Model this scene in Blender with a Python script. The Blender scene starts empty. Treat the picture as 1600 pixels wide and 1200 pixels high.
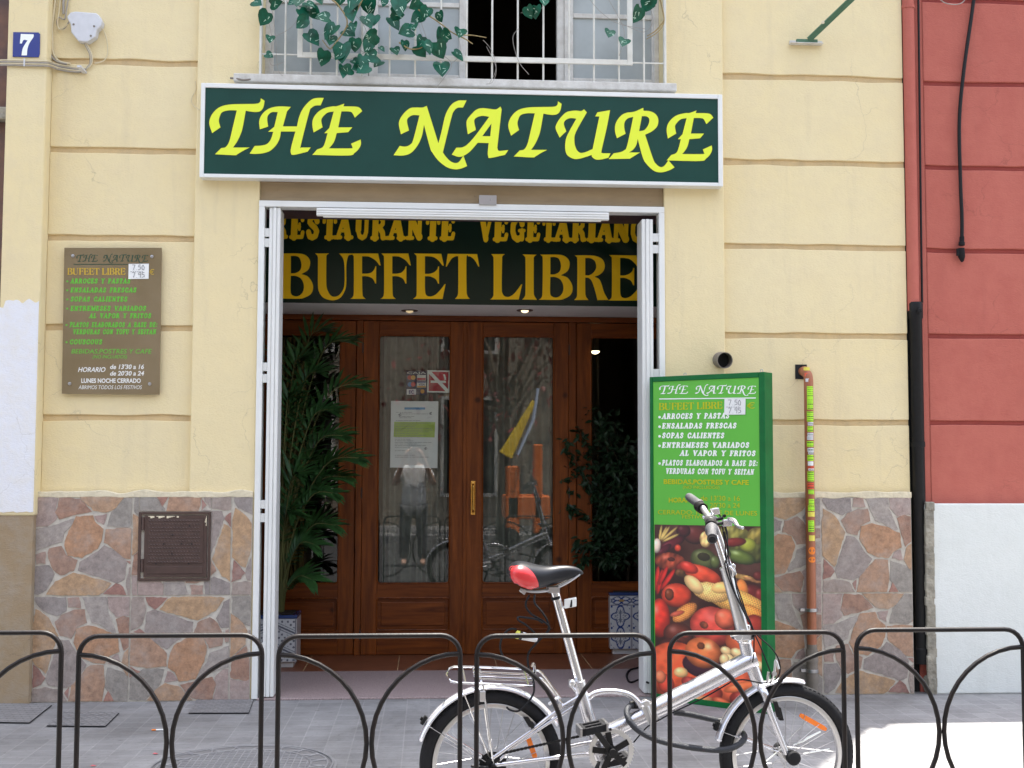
import bpy, bmesh, math, random
import numpy as np
from mathutils import Vector, Matrix, noise
from mathutils.geometry import delaunay_2d_cdt
R = math.radians
random.seed(7)
SC = bpy.context.scene
COL = SC.collection

# ------------------------------------------------------------------ camera
EYE = 1.30
DIST = 6.96
FPX = 1924.4                       # focal length in pixels of a 1600 wide picture
YAW, PITCH, ROLL = 0.06558, 0.06434, 0.0026
CAM = Vector((0.0, -DIST, EYE))
cy, sy, cp, sp = math.cos(YAW), math.sin(YAW), math.cos(PITCH), math.sin(PITCH)
FW = Vector((sy * cp, cy * cp, sp)); r0 = Vector((cy, -sy, 0)); u0 = r0.cross(FW)
RT = r0 * math.cos(ROLL) + u0 * math.sin(ROLL)
UP = u0 * math.cos(ROLL) - r0 * math.sin(ROLL)
cam_data = bpy.data.cameras.new('camera')
cam = bpy.data.objects.new('camera', cam_data); COL.objects.link(cam)
cam.matrix_world = Matrix(((RT.x, UP.x, -FW.x, CAM.x), (RT.y, UP.y, -FW.y, CAM.y),
                           (RT.z, UP.z, -FW.z, CAM.z), (0, 0, 0, 1)))
cam_data.sensor_width = 36; cam_data.lens = FPX * 36 / 1600
cam_data.clip_start = 0.05; cam_data.clip_end = 500
SC.camera = cam

# ------------------------------------------------------------------ light
SUN_DIR = Vector((0.125, 0.195, 1.0)).normalized()      # towards the sun
w = bpy.data.worlds.new('World'); SC.world = w; w.use_nodes = True
wn = w.node_tree; bg = wn.nodes['Background']
sky = wn.nodes.new('ShaderNodeTexSky'); sky.sky_type = 'NISHITA'; sky.sun_disc = False
sky.sun_elevation = math.asin(SUN_DIR.z); sky.sun_rotation = math.atan2(SUN_DIR.x, SUN_DIR.y)
sky.dust_density = 2.5; sky.ozone_density = 0.6
hs = wn.nodes.new('ShaderNodeHueSaturation'); hs.inputs['Saturation'].default_value = .55
wn.links.new(sky.outputs[0], hs.inputs['Color']); wn.links.new(hs.outputs[0], bg.inputs[0]); bg.inputs[1].default_value = 0.15
sl = bpy.data.lights.new('sun', 'SUN'); sl.energy = 3.6; sl.angle = R(0.53); sl.color = (1, .95, .86)
so = bpy.data.objects.new('sun', sl); COL.objects.link(so)
so.rotation_euler = SUN_DIR.to_track_quat('Z', 'Y').to_euler(); so.location = (2, 2, 12)
SC.view_settings.view_transform = 'Standard'; SC.view_settings.look = 'None'
SC.view_settings.exposure = 2.06; SC.view_settings.gamma = 1.0
SC.cycles.max_bounces = 8; SC.cycles.transparent_max_bounces = 12
SC.cycles.diffuse_bounces = 5; SC.cycles.glossy_bounces = 4

# ------------------------------------------------------------------ survey helpers (turn a measured direction into a point on a real plane)
def ray(px, py): return FW * FPX + RT * (px - 800) - UP * (py - 600)
def P(px, py, Y=0.0):
    d = ray(px, py); return CAM + d * ((Y - CAM.y) / d.y)
def G(px, py, Z=0.0):
    d = ray(px, py); return CAM + d * ((Z - CAM.z) / d.z)
def PL(px, py, p0, n):
    d = ray(px, py); return CAM + d * ((p0 - CAM).dot(n) / d.dot(n))
def X(px, py, Y=0.0): return P(px, py, Y).x
def Z(px, py, Y=0.0): return P(px, py, Y).z

# ------------------------------------------------------------------ materials
def mat(name, col, rough=.6, metal=0.0, spec=.5, var=0.0, vscale=6, bump=0.0, bscale=60, col2=None,
        coat=0, detail=6, alpha=None, stretch=None, bump2=0.0, b2scale=6):
    m = bpy.data.materials.new(name); m.use_nodes = True
    nt = m.node_tree; b = nt.nodes['Principled BSDF']
    b.inputs['Base Color'].default_value = (*col, 1); b.inputs['Roughness'].default_value = rough
    b.inputs['Metallic'].default_value = metal; b.inputs['Specular IOR Level'].default_value = spec
    b.inputs['Coat Weight'].default_value = coat
    tc = nt.nodes.new('ShaderNodeTexCoord'); src = tc.outputs['Object']
    if stretch:
        mp = nt.nodes.new('ShaderNodeMapping'); mp.inputs['Scale'].default_value = stretch
        nt.links.new(src, mp.inputs[0]); src = mp.outputs[0]
    if var or col2:
        n = nt.nodes.new('ShaderNodeTexNoise'); n.inputs['Scale'].default_value = vscale
        n.inputs['Detail'].default_value = detail; n.inputs['Roughness'].default_value = .62
        nt.links.new(src, n.inputs['Vector'])
        r = nt.nodes.new('ShaderNodeValToRGB'); nt.links.new(n.outputs[0], r.inputs[0])
        c2 = col2 or tuple(c * (1 - var) for c in col)
        r.color_ramp.elements[0].position = .32; r.color_ramp.elements[1].position = .66
        r.color_ramp.elements[0].color = (*c2, 1); r.color_ramp.elements[1].color = (*col, 1)
        nt.links.new(r.outputs[0], b.inputs['Base Color'])
    h = None
    if bump:
        n2 = nt.nodes.new('ShaderNodeTexNoise'); n2.inputs['Scale'].default_value = bscale
        n2.inputs['Detail'].default_value = 4; nt.links.new(src, n2.inputs['Vector'])
        bp = nt.nodes.new('ShaderNodeBump'); bp.inputs['Strength'].default_value = bump
        bp.inputs['Distance'].default_value = .006
        nt.links.new(n2.outputs[0], bp.inputs['Height']); nt.links.new(bp.outputs[0], b.inputs['Normal']); h = bp
    if bump2:
        n3 = nt.nodes.new('ShaderNodeTexNoise'); n3.inputs['Scale'].default_value = b2scale
        n3.inputs['Detail'].default_value = 3; nt.links.new(src, n3.inputs['Vector'])
        bq = nt.nodes.new('ShaderNodeBump'); bq.inputs['Strength'].default_value = bump2
        bq.inputs['Distance'].default_value = .03; nt.links.new(n3.outputs[0], bq.inputs['Height'])
        if h: nt.links.new(bq.outputs[0], h.inputs['Normal'])
        else: nt.links.new(bq.outputs[0], b.inputs['Normal'])
    return m
def N(nt, kind, **kw):
    n = nt.nodes.new(kind)
    for k, v in kw.items():
        if k in ('operation', 'blend_type', 'data_type', 'feature', 'voronoi_dimensions', 'wave_type', 'bands_direction', 'attribute_name', 'wave_profile'): setattr(n, k, v)
        else: n.inputs[k].default_value = v
    return n
def glass_mat(name, tint=(1, 1, 1), refl=1.0, rough=0.0):
    m = bpy.data.materials.new(name); m.use_nodes = True; nt = m.node_tree; nt.nodes.clear()
    o = nt.nodes.new('ShaderNodeOutputMaterial'); mx = nt.nodes.new('ShaderNodeMixShader')
    tr = nt.nodes.new('ShaderNodeBsdfTransparent'); tr.inputs[0].default_value = (*tint, 1)
    gl = nt.nodes.new('ShaderNodeBsdfGlossy'); gl.inputs['Roughness'].default_value = rough
    fr = nt.nodes.new('ShaderNodeFresnel'); fr.inputs[0].default_value = 1.5
    mu = N(nt, 'ShaderNodeMath', operation='MULTIPLY'); mu.inputs[1].default_value = refl
    nt.links.new(fr.outputs[0], mu.inputs[0]); nt.links.new(mu.outputs[0], mx.inputs[0])
    nt.links.new(tr.outputs[0], mx.inputs[1]); nt.links.new(gl.outputs[0], mx.inputs[2])
    nt.links.new(mx.outputs[0], o.inputs[0]); return m

def plaster(name, c1, c2, c3, stain=(.45, .38, .28)):
    m = bpy.data.materials.new(name); m.use_nodes = True; nt = m.node_tree; b = nt.nodes['Principled BSDF']
    b.inputs['Roughness'].default_value = .85; b.inputs['Specular IOR Level'].default_value = .25
    tc = nt.nodes.new('ShaderNodeTexCoord')
    big = N(nt, 'ShaderNodeTexNoise', Scale=1.1, Detail=5, Roughness=.6)
    med = N(nt, 'ShaderNodeTexNoise', Scale=9, Detail=8, Roughness=.7)
    fine = N(nt, 'ShaderNodeTexNoise', Scale=70, Detail=5)
    mp = nt.nodes.new('ShaderNodeMapping'); mp.inputs['Scale'].default_value = (1, 1, 3.2)
    nt.links.new(tc.outputs['Object'], mp.inputs[0])
    for n_ in (big, med): nt.links.new(tc.outputs['Object'], n_.inputs['Vector'])
    nt.links.new(mp.outputs[0], fine.inputs['Vector'])
    r1 = nt.nodes.new('ShaderNodeValToRGB'); nt.links.new(big.outputs[0], r1.inputs[0])
    r1.color_ramp.elements[0].position = .3; r1.color_ramp.elements[1].position = .7
    r1.color_ramp.elements[0].color = (*c1, 1); r1.color_ramp.elements[1].color = (*c2, 1)
    r2 = nt.nodes.new('ShaderNodeValToRGB'); nt.links.new(med.outputs[0], r2.inputs[0])
    r2.color_ramp.elements[0].position = .42; r2.color_ramp.elements[1].position = .75
    r2.color_ramp.elements[0].color = (0, 0, 0, 1); r2.color_ramp.elements[1].color = (.8, .8, .8, 1)
    mx = N(nt, 'ShaderNodeMix', data_type='RGBA'); nt.links.new(r2.outputs[0], mx.inputs[0])
    nt.links.new(r1.outputs[0], mx.inputs[6]); mx.inputs[7].default_value = (*c3, 1)
    # sparse scuffs and cracks
    v = N(nt, 'ShaderNodeTexNoise', Scale=14, Detail=9, Roughness=.85, Distortion=1.2)
    nt.links.new(tc.outputs['Object'], v.inputs['Vector'])
    r3 = nt.nodes.new('ShaderNodeValToRGB'); nt.links.new(v.outputs[0], r3.inputs[0])
    r3.color_ramp.elements[0].position = .70; r3.color_ramp.elements[1].position = .78
    r3.color_ramp.elements[0].color = (0, 0, 0, 1); r3.color_ramp.elements[1].color = (.6, .6, .6, 1)
    mx2 = N(nt, 'ShaderNodeMix', data_type='RGBA'); nt.links.new(r3.outputs[0], mx2.inputs[0])
    nt.links.new(mx.outputs[2], mx2.inputs[6]); mx2.inputs[7].default_value = (*stain, 1)
    # hairline cracks, only here and there, and weather streaks
    ck = N(nt, 'ShaderNodeTexVoronoi', feature='DISTANCE_TO_EDGE', Scale=2.3); wv = N(nt, 'ShaderNodeTexNoise', Scale=5, Detail=6)
    nt.links.new(tc.outputs['Object'], wv.inputs['Vector']); ml = N(nt, 'ShaderNodeVectorMath', operation='SCALE'); ml.inputs['Scale'].default_value = .35
    nt.links.new(wv.outputs['Color'], ml.inputs[0]); aq = N(nt, 'ShaderNodeVectorMath', operation='ADD'); nt.links.new(tc.outputs['Object'], aq.inputs[0]); nt.links.new(ml.outputs[0], aq.inputs[1]); nt.links.new(aq.outputs[0], ck.inputs['Vector'])
    rc = nt.nodes.new('ShaderNodeValToRGB'); nt.links.new(ck.outputs['Distance'], rc.inputs[0]); rc.color_ramp.elements[0].position = .0; rc.color_ramp.elements[1].position = .006
    rc.color_ramp.elements[0].color = (1, 1, 1, 1); rc.color_ramp.elements[1].color = (0, 0, 0, 1)
    mk = N(nt, 'ShaderNodeTexNoise', Scale=1.7, Detail=2); nt.links.new(tc.outputs['Object'], mk.inputs['Vector'])
    rm = nt.nodes.new('ShaderNodeValToRGB'); nt.links.new(mk.outputs[0], rm.inputs[0]); rm.color_ramp.elements[0].position = .54; rm.color_ramp.elements[1].position = .60
    rm.color_ramp.elements[0].color = (0, 0, 0, 1); rm.color_ramp.elements[1].color = (.38, .38, .38, 1)
    mm = N(nt, 'ShaderNodeMath', operation='MULTIPLY'); nt.links.new(rc.outputs[0], mm.inputs[0]); nt.links.new(rm.outputs[0], mm.inputs[1])
    mx3 = N(nt, 'ShaderNodeMix', data_type='RGBA'); nt.links.new(mm.outputs[0], mx3.inputs[0]); nt.links.new(mx2.outputs[2], mx3.inputs[6]); mx3.inputs[7].default_value = (*[q * .55 for q in stain], 1)
    ms = nt.nodes.new('ShaderNodeMapping'); ms.inputs['Scale'].default_value = (5, 5, .55); nt.links.new(tc.outputs['Object'], ms.inputs[0])
    sn = N(nt, 'ShaderNodeTexNoise', Scale=2.0, Detail=7, Roughness=.65); nt.links.new(ms.outputs[0], sn.inputs['Vector'])
    rs_ = nt.nodes.new('ShaderNodeValToRGB'); nt.links.new(sn.outputs[0], rs_.inputs[0]); rs_.color_ramp.elements[0].position = .55; rs_.color_ramp.elements[1].position = .8
    rs_.color_ramp.elements[0].color = (0, 0, 0, 1); rs_.color_ramp.elements[1].color = (.42, .42, .42, 1)
    mx4 = N(nt, 'ShaderNodeMix', data_type='RGBA'); nt.links.new(rs_.outputs[0], mx4.inputs[0]); nt.links.new(mx3.outputs[2], mx4.inputs[6]); mx4.inputs[7].default_value = (*[.5 * q + .5 * t for q, t in zip(stain, c3)], 1)
    nt.links.new(mx4.outputs[2], b.inputs['Base Color'])
    bp = N(nt, 'ShaderNodeBump', Strength=.35, Distance=.006); nt.links.new(fine.outputs[0], bp.inputs['Height'])
    bq = N(nt, 'ShaderNodeBump', Strength=.45, Distance=.012); nt.links.new(med.outputs[0], bq.inputs['Height'])
    nt.links.new(bp.outputs[0], bq.inputs['Normal']); nt.links.new(bq.outputs[0], b.inputs['Normal'])
    return m

M = {}
M['yellow'] = plaster('cream yellow plaster', (.77, .645, .37), (.77, .665, .42), (.72, .61, .39))
M['yellow2'] = plaster('cream yellow smooth plaster', (.79, .665, .39), (.77, .66, .41), (.74, .63, .39))
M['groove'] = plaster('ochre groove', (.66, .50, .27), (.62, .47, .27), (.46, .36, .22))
M['red'] = plaster('brick red paint', (.44, .125, .095), (.48, .145, .11), (.41, .11, .085), (.32, .11, .09))
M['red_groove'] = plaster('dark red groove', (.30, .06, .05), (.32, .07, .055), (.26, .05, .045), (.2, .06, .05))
M['white_plaster'] = plaster('white plaster', (.70, .73, .70), (.72, .75, .73), (.66, .69, .66), (.5, .52, .5))
M['white_patch'] = plaster('white repaint', (.74, .755, .80), (.76, .765, .80), (.74, .71, .65), (.66, .60, .50))
M['brown_patch'] = plaster('brown base coat', (.31, .225, .135), (.34, .255, .16), (.36, .31, .25), (.25, .20, .16))
M['mortar'] = mat('cream mortar', (.74, .66, .48), .9, var=.2, vscale=20, bump=.8, bscale=50)
M['rough_concrete'] = mat('rough concrete', (.40, .37, .30), .95, var=.5, vscale=12, bump=1, bscale=30, bump2=1, b2scale=14)
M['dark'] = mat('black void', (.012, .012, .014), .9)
M['white_metal'] = mat('white lacquered aluminium', (.78, .79, .77), .35, var=.08, vscale=4, bump=.05)
M['old_white'] = mat('old white paint', (.66, .65, .61), .55, col2=(.50, .48, .44), vscale=16, bump=.3, bscale=80)
M['grille'] = mat('white grille paint', (.74, .73, .66), .5, var=.15, vscale=14)
M['rust'] = mat('rust', (.20, .09, .04), .9, var=.4, vscale=40)
M['frosted'] = mat('whitened glass', (.40, .44, .44), .28, var=.25, vscale=3, spec=.6)
M['beige_metal'] = mat('beige shutter box', (.36, .27, .16), .5, var=.18, vscale=5, stretch=(1, 1, 4), bump=.1)
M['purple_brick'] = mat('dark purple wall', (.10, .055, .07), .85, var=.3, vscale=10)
M['sign_green'] = mat('dark green vinyl', (.012, .058, .046), .38, var=.15, vscale=3, spec=.22)
M['sign_yellow'] = mat('lemon vinyl', (.74, .84, .06), .5, spec=.2)
M['sign_edge'] = mat('letter outline', (.02, .035, .01), .5)
M['banner_green'] = mat('banner green', (.005, .022, .014), .3, spec=.3, var=.2, vscale=3)
M['gold'] = mat('golden yellow vinyl', (.95, .60, .012), .5, spec=.2)
M['soffit'] = mat('soffit plaster', (.74, .71, .68), .85, var=.08)
M['black_plastic'] = mat('black plastic', (.010, .010, .011), .5, var=.3, vscale=30, spec=.25)
M['black_rubber'] = mat('rubber', (.013, .013, .015), .8, spec=.25, bump=.2, bscale=200, var=.3, vscale=30)
M['barrier'] = mat('dark brown painted steel', (.005, .0045, .005), .48, col2=(.012, .007, .006), vscale=26, spec=.3, bump=.1, bscale=150)
M['granite'] = mat('pink granite', (.42, .33, .32), .5, col2=(.20, .15, .15), vscale=150, detail=5, bump=.1)
M['terracotta'] = mat('terracotta floor', (.22, .075, .035), .4, var=.3, vscale=8)
M['board_green'] = mat('dark green frame paint', (.004, .135, .032), .45, spec=.2, var=.2, vscale=12)
M['board_face'] = mat('leaf green print', (.12, .47, .055), .42, spec=.25, var=.06, vscale=2)
M['white_ink'] = mat('white print', (.85, .88, .84), .5)
M['board_yellow'] = mat('yellow print', (.50, .50, .012), .5, spec=.2)
M['plaque_brown'] = mat('bronze mirror plaque', (.185, .135, .07), .25, col2=(.225, .17, .10), vscale=3, spec=.6)
M['ink_green'] = mat('green print', (.11, .50, .035), .45)
M['ink_dgreen'] = mat('dark green print', (.018, .055, .03), .4)
M['ink_gold'] = mat('gold print', (.55, .36, .03), .45)
M['ink_white'] = mat('silver print', (.75, .75, .72), .4)
M['paper'] = mat('paper', (.80, .81, .80), .7, var=.04, vscale=8)
M['pencil'] = mat('pencil strokes', (.22, .22, .24), .8)
M['blue_enamel'] = mat('blue enamel', (.022, .038, .22), .25, spec=.6)
M['box_grey'] = mat('grey pvc', (.62, .63, .66), .5, var=.1, vscale=20)
M['cable_grey'] = mat('grey cable', (.36, .33, .29), .6, var=.2, vscale=30)
M['cable_cream'] = mat('painted cable', (.62, .54, .36), .6)
M['brown_metal'] = mat('brown painted iron', (.075, .042, .035), .42, var=.25, vscale=20)
M['green_metal'] = mat('green painted iron', (.07, .17, .10), .5, var=.3, vscale=30)
M['copper_pipe'] = mat('orange brown pvc', (.36, .125, .06), .45, var=.15, vscale=10)
M['grey_pipe'] = mat('grey pipe', (.22, .19, .16), .6, var=.3, vscale=20)
M['lime'] = mat('lime sticker', (.42, .82, .03), .5)
M['tyel'] = mat('yellow sticker', (.75, .66, .10), .5)
M['tor'] = mat('orange sticker', (.85, .22, .02), .5)
M['tred'] = mat('red sticker', (.75, .09, .04), .5)
M['twhite'] = mat('white sticker', (.62, .64, .66), .5)
M['tink'] = mat('sticker ink', (.03, .06, .03), .6)
M['brass'] = mat('brass', (.72, .42, .10), .22, metal=1)
M['chrome'] = mat('chrome', (.72, .72, .74), .12, metal=1)
M['silver'] = mat('silver paint', (.60, .60, .64), .27, metal=.85, coat=.2)
M['alu'] = mat('brushed aluminium', (.62, .62, .63), .32, metal=.9)
M['steel'] = mat('steel', (.42, .42, .43), .35, metal=.9)
M['saddle'] = mat('saddle vinyl', (.012, .013, .017), .38, spec=.35)
M['saddle_red'] = mat('red vinyl', (.62, .03, .035), .3, spec=.6)
M['amber'] = mat('amber reflector', (.85, .20, .02), .25, spec=.7)
M['grip'] = mat('grip rubber', (.06, .06, .065), .6, bump=.4, bscale=250)
M['pot_white'] = mat('glazed white tile', (.62, .64, .66), .15, spec=.6)
M['pot_blue'] = mat('blue glaze', (.035, .06, .17), .2)
M['pot_gold'] = mat('ochre glaze', (.45, .30, .12), .2)
M['soil'] = mat('soil', (.03, .02, .012), 1)
M['asphalt'] = mat('asphalt', (.060, .060, .062), .9, col2=(.04, .04, .042), vscale=60, bump=.6, bscale=120)
M['iron'] = mat('cast iron', (.17, .165, .17), .5, metal=.3, var=.3, vscale=30, bump=.3)
M['curtain'] = mat('net curtain', (.17, .175, .145), .9, var=.4, vscale=5)
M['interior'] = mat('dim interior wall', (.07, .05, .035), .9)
M['tube'] = mat('dim stem', (.12, .13, .04), .7)

def leaf_mat(name, c1, c2, sc=9, rough=.4):
    m = mat(name, c1, rough, col2=c2, vscale=sc, spec=.28); return m
M['palm'] = leaf_mat('palm leaf', (.045, .125, .032), (.018, .055, .017), 14)
M['ficus'] = leaf_mat('ficus leaf', (.022, .052, .022), (.010, .026, .012), 14)
M['ivy'] = leaf_mat('ivy leaf', (.004, .055, .026), (.008, .13, .075), 18, .32)
M['ivy_vein'] = mat('pale leaf vein', (.42, .62, .48), .4)
M['twig'] = mat('dry twig', (.40, .30, .13), .7, var=.4, vscale=60)
M['tree_leaf'] = leaf_mat('tree leaf', (.07, .14, .03), (.03, .075, .02), 2)
M['tree_red'] = leaf_mat('red blossom', (.35, .05, .06), (.08, .05, .03), 4)
M['bark'] = mat('bark', (.11, .08, .055), .9, var=.4, vscale=12, bump=1, bscale=20)

def wood(name, c1, c2, vert=True):
    m = bpy.data.materials.new(name); m.use_nodes = True; nt = m.node_tree; b = nt.nodes['Principled BSDF']
    b.inputs['Roughness'].default_value = .38; b.inputs['Specular IOR Level'].default_value = .22
    tc = nt.nodes.new('ShaderNodeTexCoord'); mp = nt.nodes.new('ShaderNodeMapping')
    mp.inputs['Scale'].default_value = (14, 14, 1.1) if vert else (1.1, 14, 14)
    nt.links.new(tc.outputs['Object'], mp.inputs[0])
    n = N(nt, 'ShaderNodeTexNoise', Scale=2.2, Detail=9, Roughness=.65, Distortion=.6); nt.links.new(mp.outputs[0], n.inputs['Vector'])
    big = N(nt, 'ShaderNodeTexNoise', Scale=3, Detail=3); nt.links.new(tc.outputs['Object'], big.inputs['Vector'])
    r = nt.nodes.new('ShaderNodeValToRGB'); nt.links.new(n.outputs[0], r.inputs[0])
    r.color_ramp.elements[0].position = .3; r.color_ramp.elements[1].position = .68
    r.color_ramp.elements[0].color = (*c2, 1); r.color_ramp.elements[1].color = (*c1, 1)
    # knots
    v = N(nt, 'ShaderNodeTexVoronoi', Scale=3.1); nt.links.new(tc.outputs['Object'], v.inputs['Vector'])
    rk = nt.nodes.new('ShaderNodeValToRGB'); nt.links.new(v.outputs['Distance'], rk.inputs[0])
    rk.color_ramp.elements[0].position = .035; rk.color_ramp.elements[1].position = .09
    rk.color_ramp.elements[0].color = (.22, .2, .2, 1); rk.color_ramp.elements[1].color = (1, 1, 1, 1)
    mx = N(nt, 'ShaderNodeMix', data_type='RGBA', blend_type='MULTIPLY'); mx.inputs[0].default_value = .9
    nt.links.new(r.outputs[0], mx.inputs[6]); nt.links.new(rk.outputs[0], mx.inputs[7])
    nt.links.new(mx.outputs[2], b.inputs['Base Color'])
    return m
M['wood_v'] = wood('varnished pine upright', (.25, .066, .010), (.085, .020, .004))
M['wood_h'] = wood('varnished pine rail', (.225, .058, .009), (.080, .018, .004), False)
M['glass'] = glass_mat('window glass', (.80, .84, .82), 2.2)
# ------------------------------------------------------------------ special materials
def stone_mat():
    m = bpy.data.materials.new('flagstone print tile'); m.use_nodes = True; nt = m.node_tree; b = nt.nodes['Principled BSDF']
    b.inputs['Roughness'].default_value = .5; b.inputs['Specular IOR Level'].default_value = .35
    a = nt.nodes.new('ShaderNodeAttribute'); a.attribute_name = 'print'; tc = nt.nodes.new('ShaderNodeTexCoord')
    bl = N(nt, 'ShaderNodeTexNoise', Scale=24, Detail=10, Roughness=.8); nt.links.new(tc.outputs['Object'], bl.inputs['Vector'])
    br = nt.nodes.new('ShaderNodeValToRGB'); nt.links.new(bl.outputs[0], br.inputs[0])
    br.color_ramp.elements[0].position = .36; br.color_ramp.elements[1].position = .66
    br.color_ramp.elements[0].color = (.80, .78, .77, 1); br.color_ramp.elements[1].color = (1.60, 1.56, 1.48, 1)
    mu = N(nt, 'ShaderNodeMix', data_type='RGBA', blend_type='MULTIPLY'); mu.inputs[0].default_value = 1
    nt.links.new(a.outputs['Color'], mu.inputs[6]); nt.links.new(br.outputs[0], mu.inputs[7])
    hue = N(nt, 'ShaderNodeTexNoise', Scale=9, Detail=6, Roughness=.7); nt.links.new(tc.outputs['Object'], hue.inputs['Vector'])
    hr = nt.nodes.new('ShaderNodeValToRGB'); nt.links.new(hue.outputs[0], hr.inputs[0]); hr.color_ramp.elements[0].position = .48; hr.color_ramp.elements[1].position = .68
    hr.color_ramp.elements[0].color = (0, 0, 0, 1); hr.color_ramp.elements[1].color = (.40, .40, .40, 1)
    mx = N(nt, 'ShaderNodeMix', data_type='RGBA'); nt.links.new(hr.outputs[0], mx.inputs[0]); nt.links.new(mu.outputs[2], mx.inputs[6]); mx.inputs[7].default_value = (.39, .36, .335, 1)
    nt.links.new(mx.outputs[2], b.inputs['Base Color'])
    bq = N(nt, 'ShaderNodeBump', Strength=.4, Distance=.006); nt.links.new(bl.outputs[0], bq.inputs['Height']); nt.links.new(bq.outputs[0], b.inputs['Normal'])
    return m
M['stone'] = stone_mat()
M['grout'] = mat('tile grout', (.58, .54, .47), .9, var=.25, vscale=30, bump=.4)

def paving_mat():
    m = bpy.data.materials.new('sidewalk paving'); m.use_nodes = True; nt = m.node_tree; b = nt.nodes['Principled BSDF']
    b.inputs['Roughness'].default_value = .72
    tc = nt.nodes.new('ShaderNodeTexCoord')
    def brick(w_, h_, mort, off=0.0):
        k = N(nt, 'ShaderNodeTexBrick', Scale=1); k.offset = off; k.inputs['Brick Width'].default_value = w_
        k.inputs['Row Height'].default_value = h_; k.inputs['Mortar Size'].default_value = mort
        k.inputs['Mortar Smooth'].default_value = .25; k.inputs['Bias'].default_value = -.1
        nt.links.new(tc.outputs['Object'], k.inputs['Vector']); return k
    k1 = brick(.118, .118, .0032); k1.inputs['Color1'].default_value = (.25, .247, .247, 1); k1.inputs['Color2'].default_value = (.305, .302, .30, 1)
    k1.inputs['Mortar'].default_value = (.37, .365, .36, 1)
    k2 = brick(.118, .0295, .0022); k2.inputs['Color1'].default_value = (1, 1, 1, 1); k2.inputs['Color2'].default_value = (.94, .94, .94, 1)
    k2.inputs['Mortar'].default_value = (.80, .79, .79, 1)
    n = N(nt, 'ShaderNodeTexNoise', Scale=2.2, Detail=9, Roughness=.7); nt.links.new(tc.outputs['Object'], n.inputs['Vector'])
    r = nt.nodes.new('ShaderNodeValToRGB'); nt.links.new(n.outputs[0], r.inputs[0])
    r.color_ramp.elements[0].position = .3; r.color_ramp.elements[1].position = .7
    r.color_ramp.elements[0].color = (.72, .71, .72, 1); r.color_ramp.elements[1].color = (1.18, 1.18, 1.2, 1)
    a1 = N(nt, 'ShaderNodeMix', data_type='RGBA', blend_type='MULTIPLY'); a1.inputs[0].default_value = .75
    nt.links.new(k1.outputs['Color'], a1.inputs[6]); nt.links.new(k2.outputs['Color'], a1.inputs[7])
    a2 = N(nt, 'ShaderNodeMix', data_type='RGBA', blend_type='MULTIPLY'); a2.inputs[0].default_value = 1
    nt.links.new(a1.outputs[2], a2.inputs[6]); nt.links.new(r.outputs[0], a2.inputs[7])
    s = N(nt, 'ShaderNodeTexNoise', Scale=34, Detail=6, Roughness=.8); nt.links.new(tc.outputs['Object'], s.inputs['Vector'])
    rs = nt.nodes.new('ShaderNodeValToRGB'); nt.links.new(s.outputs[0], rs.inputs[0])
    rs.color_ramp.elements[0].position = .33; rs.color_ramp.elements[1].position = .45
    rs.color_ramp.elements[0].color = (.45, .44, .43, 1); rs.color_ramp.elements[1].color = (1, 1, 1, 1)
    a3 = N(nt, 'ShaderNodeMix', data_type='RGBA', blend_type='MULTIPLY'); a3.inputs[0].default_value = .6
    nt.links.new(a2.outputs[2], a3.inputs[6]); nt.links.new(rs.outputs[0], a3.inputs[7])
    gs = N(nt, 'ShaderNodeTexVoronoi', Scale=3.6, Randomness=1.0); nt.links.new(tc.outputs['Object'], gs.inputs['Vector'])
    gr_ = nt.nodes.new('ShaderNodeValToRGB'); nt.links.new(gs.outputs['Distance'], gr_.inputs[0]); gr_.color_ramp.elements[0].position = .045; gr_.color_ramp.elements[1].position = .075
    gr_.color_ramp.elements[0].color = (.62, .61, .60, 1); gr_.color_ramp.elements[1].color = (1, 1, 1, 1)
    dn = N(nt, 'ShaderNodeTexNoise', Scale=.9, Detail=10, Roughness=.72, Distortion=.6); nt.links.new(tc.outputs['Object'], dn.inputs['Vector'])
    dr = nt.nodes.new('ShaderNodeValToRGB'); nt.links.new(dn.outputs[0], dr.inputs[0]); dr.color_ramp.elements[0].position = .38; dr.color_ramp.elements[1].position = .56
    dr.color_ramp.elements[0].color = (.72, .715, .70, 1); dr.color_ramp.elements[1].color = (1, 1, 1, 1)
    a4 = N(nt, 'ShaderNodeMix', data_type='RGBA', blend_type='MULTIPLY'); a4.inputs[0].default_value = .8; nt.links.new(a3.outputs[2], a4.inputs[6]); nt.links.new(gr_.outputs[0], a4.inputs[7])
    a5 = N(nt, 'ShaderNodeMix', data_type='RGBA', blend_type='MULTIPLY'); a5.inputs[0].default_value = 1; nt.links.new(a4.outputs[2], a5.inputs[6]); nt.links.new(dr.outputs[0], a5.inputs[7])
    nt.links.new(a5.outputs[2], b.inputs['Base Color'])
    bp = N(nt, 'ShaderNodeBump', Strength=.5, Distance=.004); nt.links.new(k2.outputs['Fac'], bp.inputs['Height']); bp.invert = True
    bq = N(nt, 'ShaderNodeBump', Strength=.4, Distance=.004); nt.links.new(s.outputs[0], bq.inputs['Height'])
    nt.links.new(bp.outputs[0], bq.inputs['Normal']); nt.links.new(bq.outputs[0], b.inputs['Normal'])
    return m
M['paving'] = paving_mat()

def vcol_mat(name, rough=.45):
    m = bpy.data.materials.new(name); m.use_nodes = True; nt = m.node_tree; b = nt.nodes['Principled BSDF']
    a = nt.nodes.new('ShaderNodeAttribute'); a.attribute_name = 'print'
    nt.links.new(a.outputs['Color'], b.inputs['Base Color']); b.inputs['Roughness'].default_value = rough
    return m
M['print'] = vcol_mat('printed picture')
M['potprint'] = vcol_mat('painted tile glaze', .15)

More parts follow.
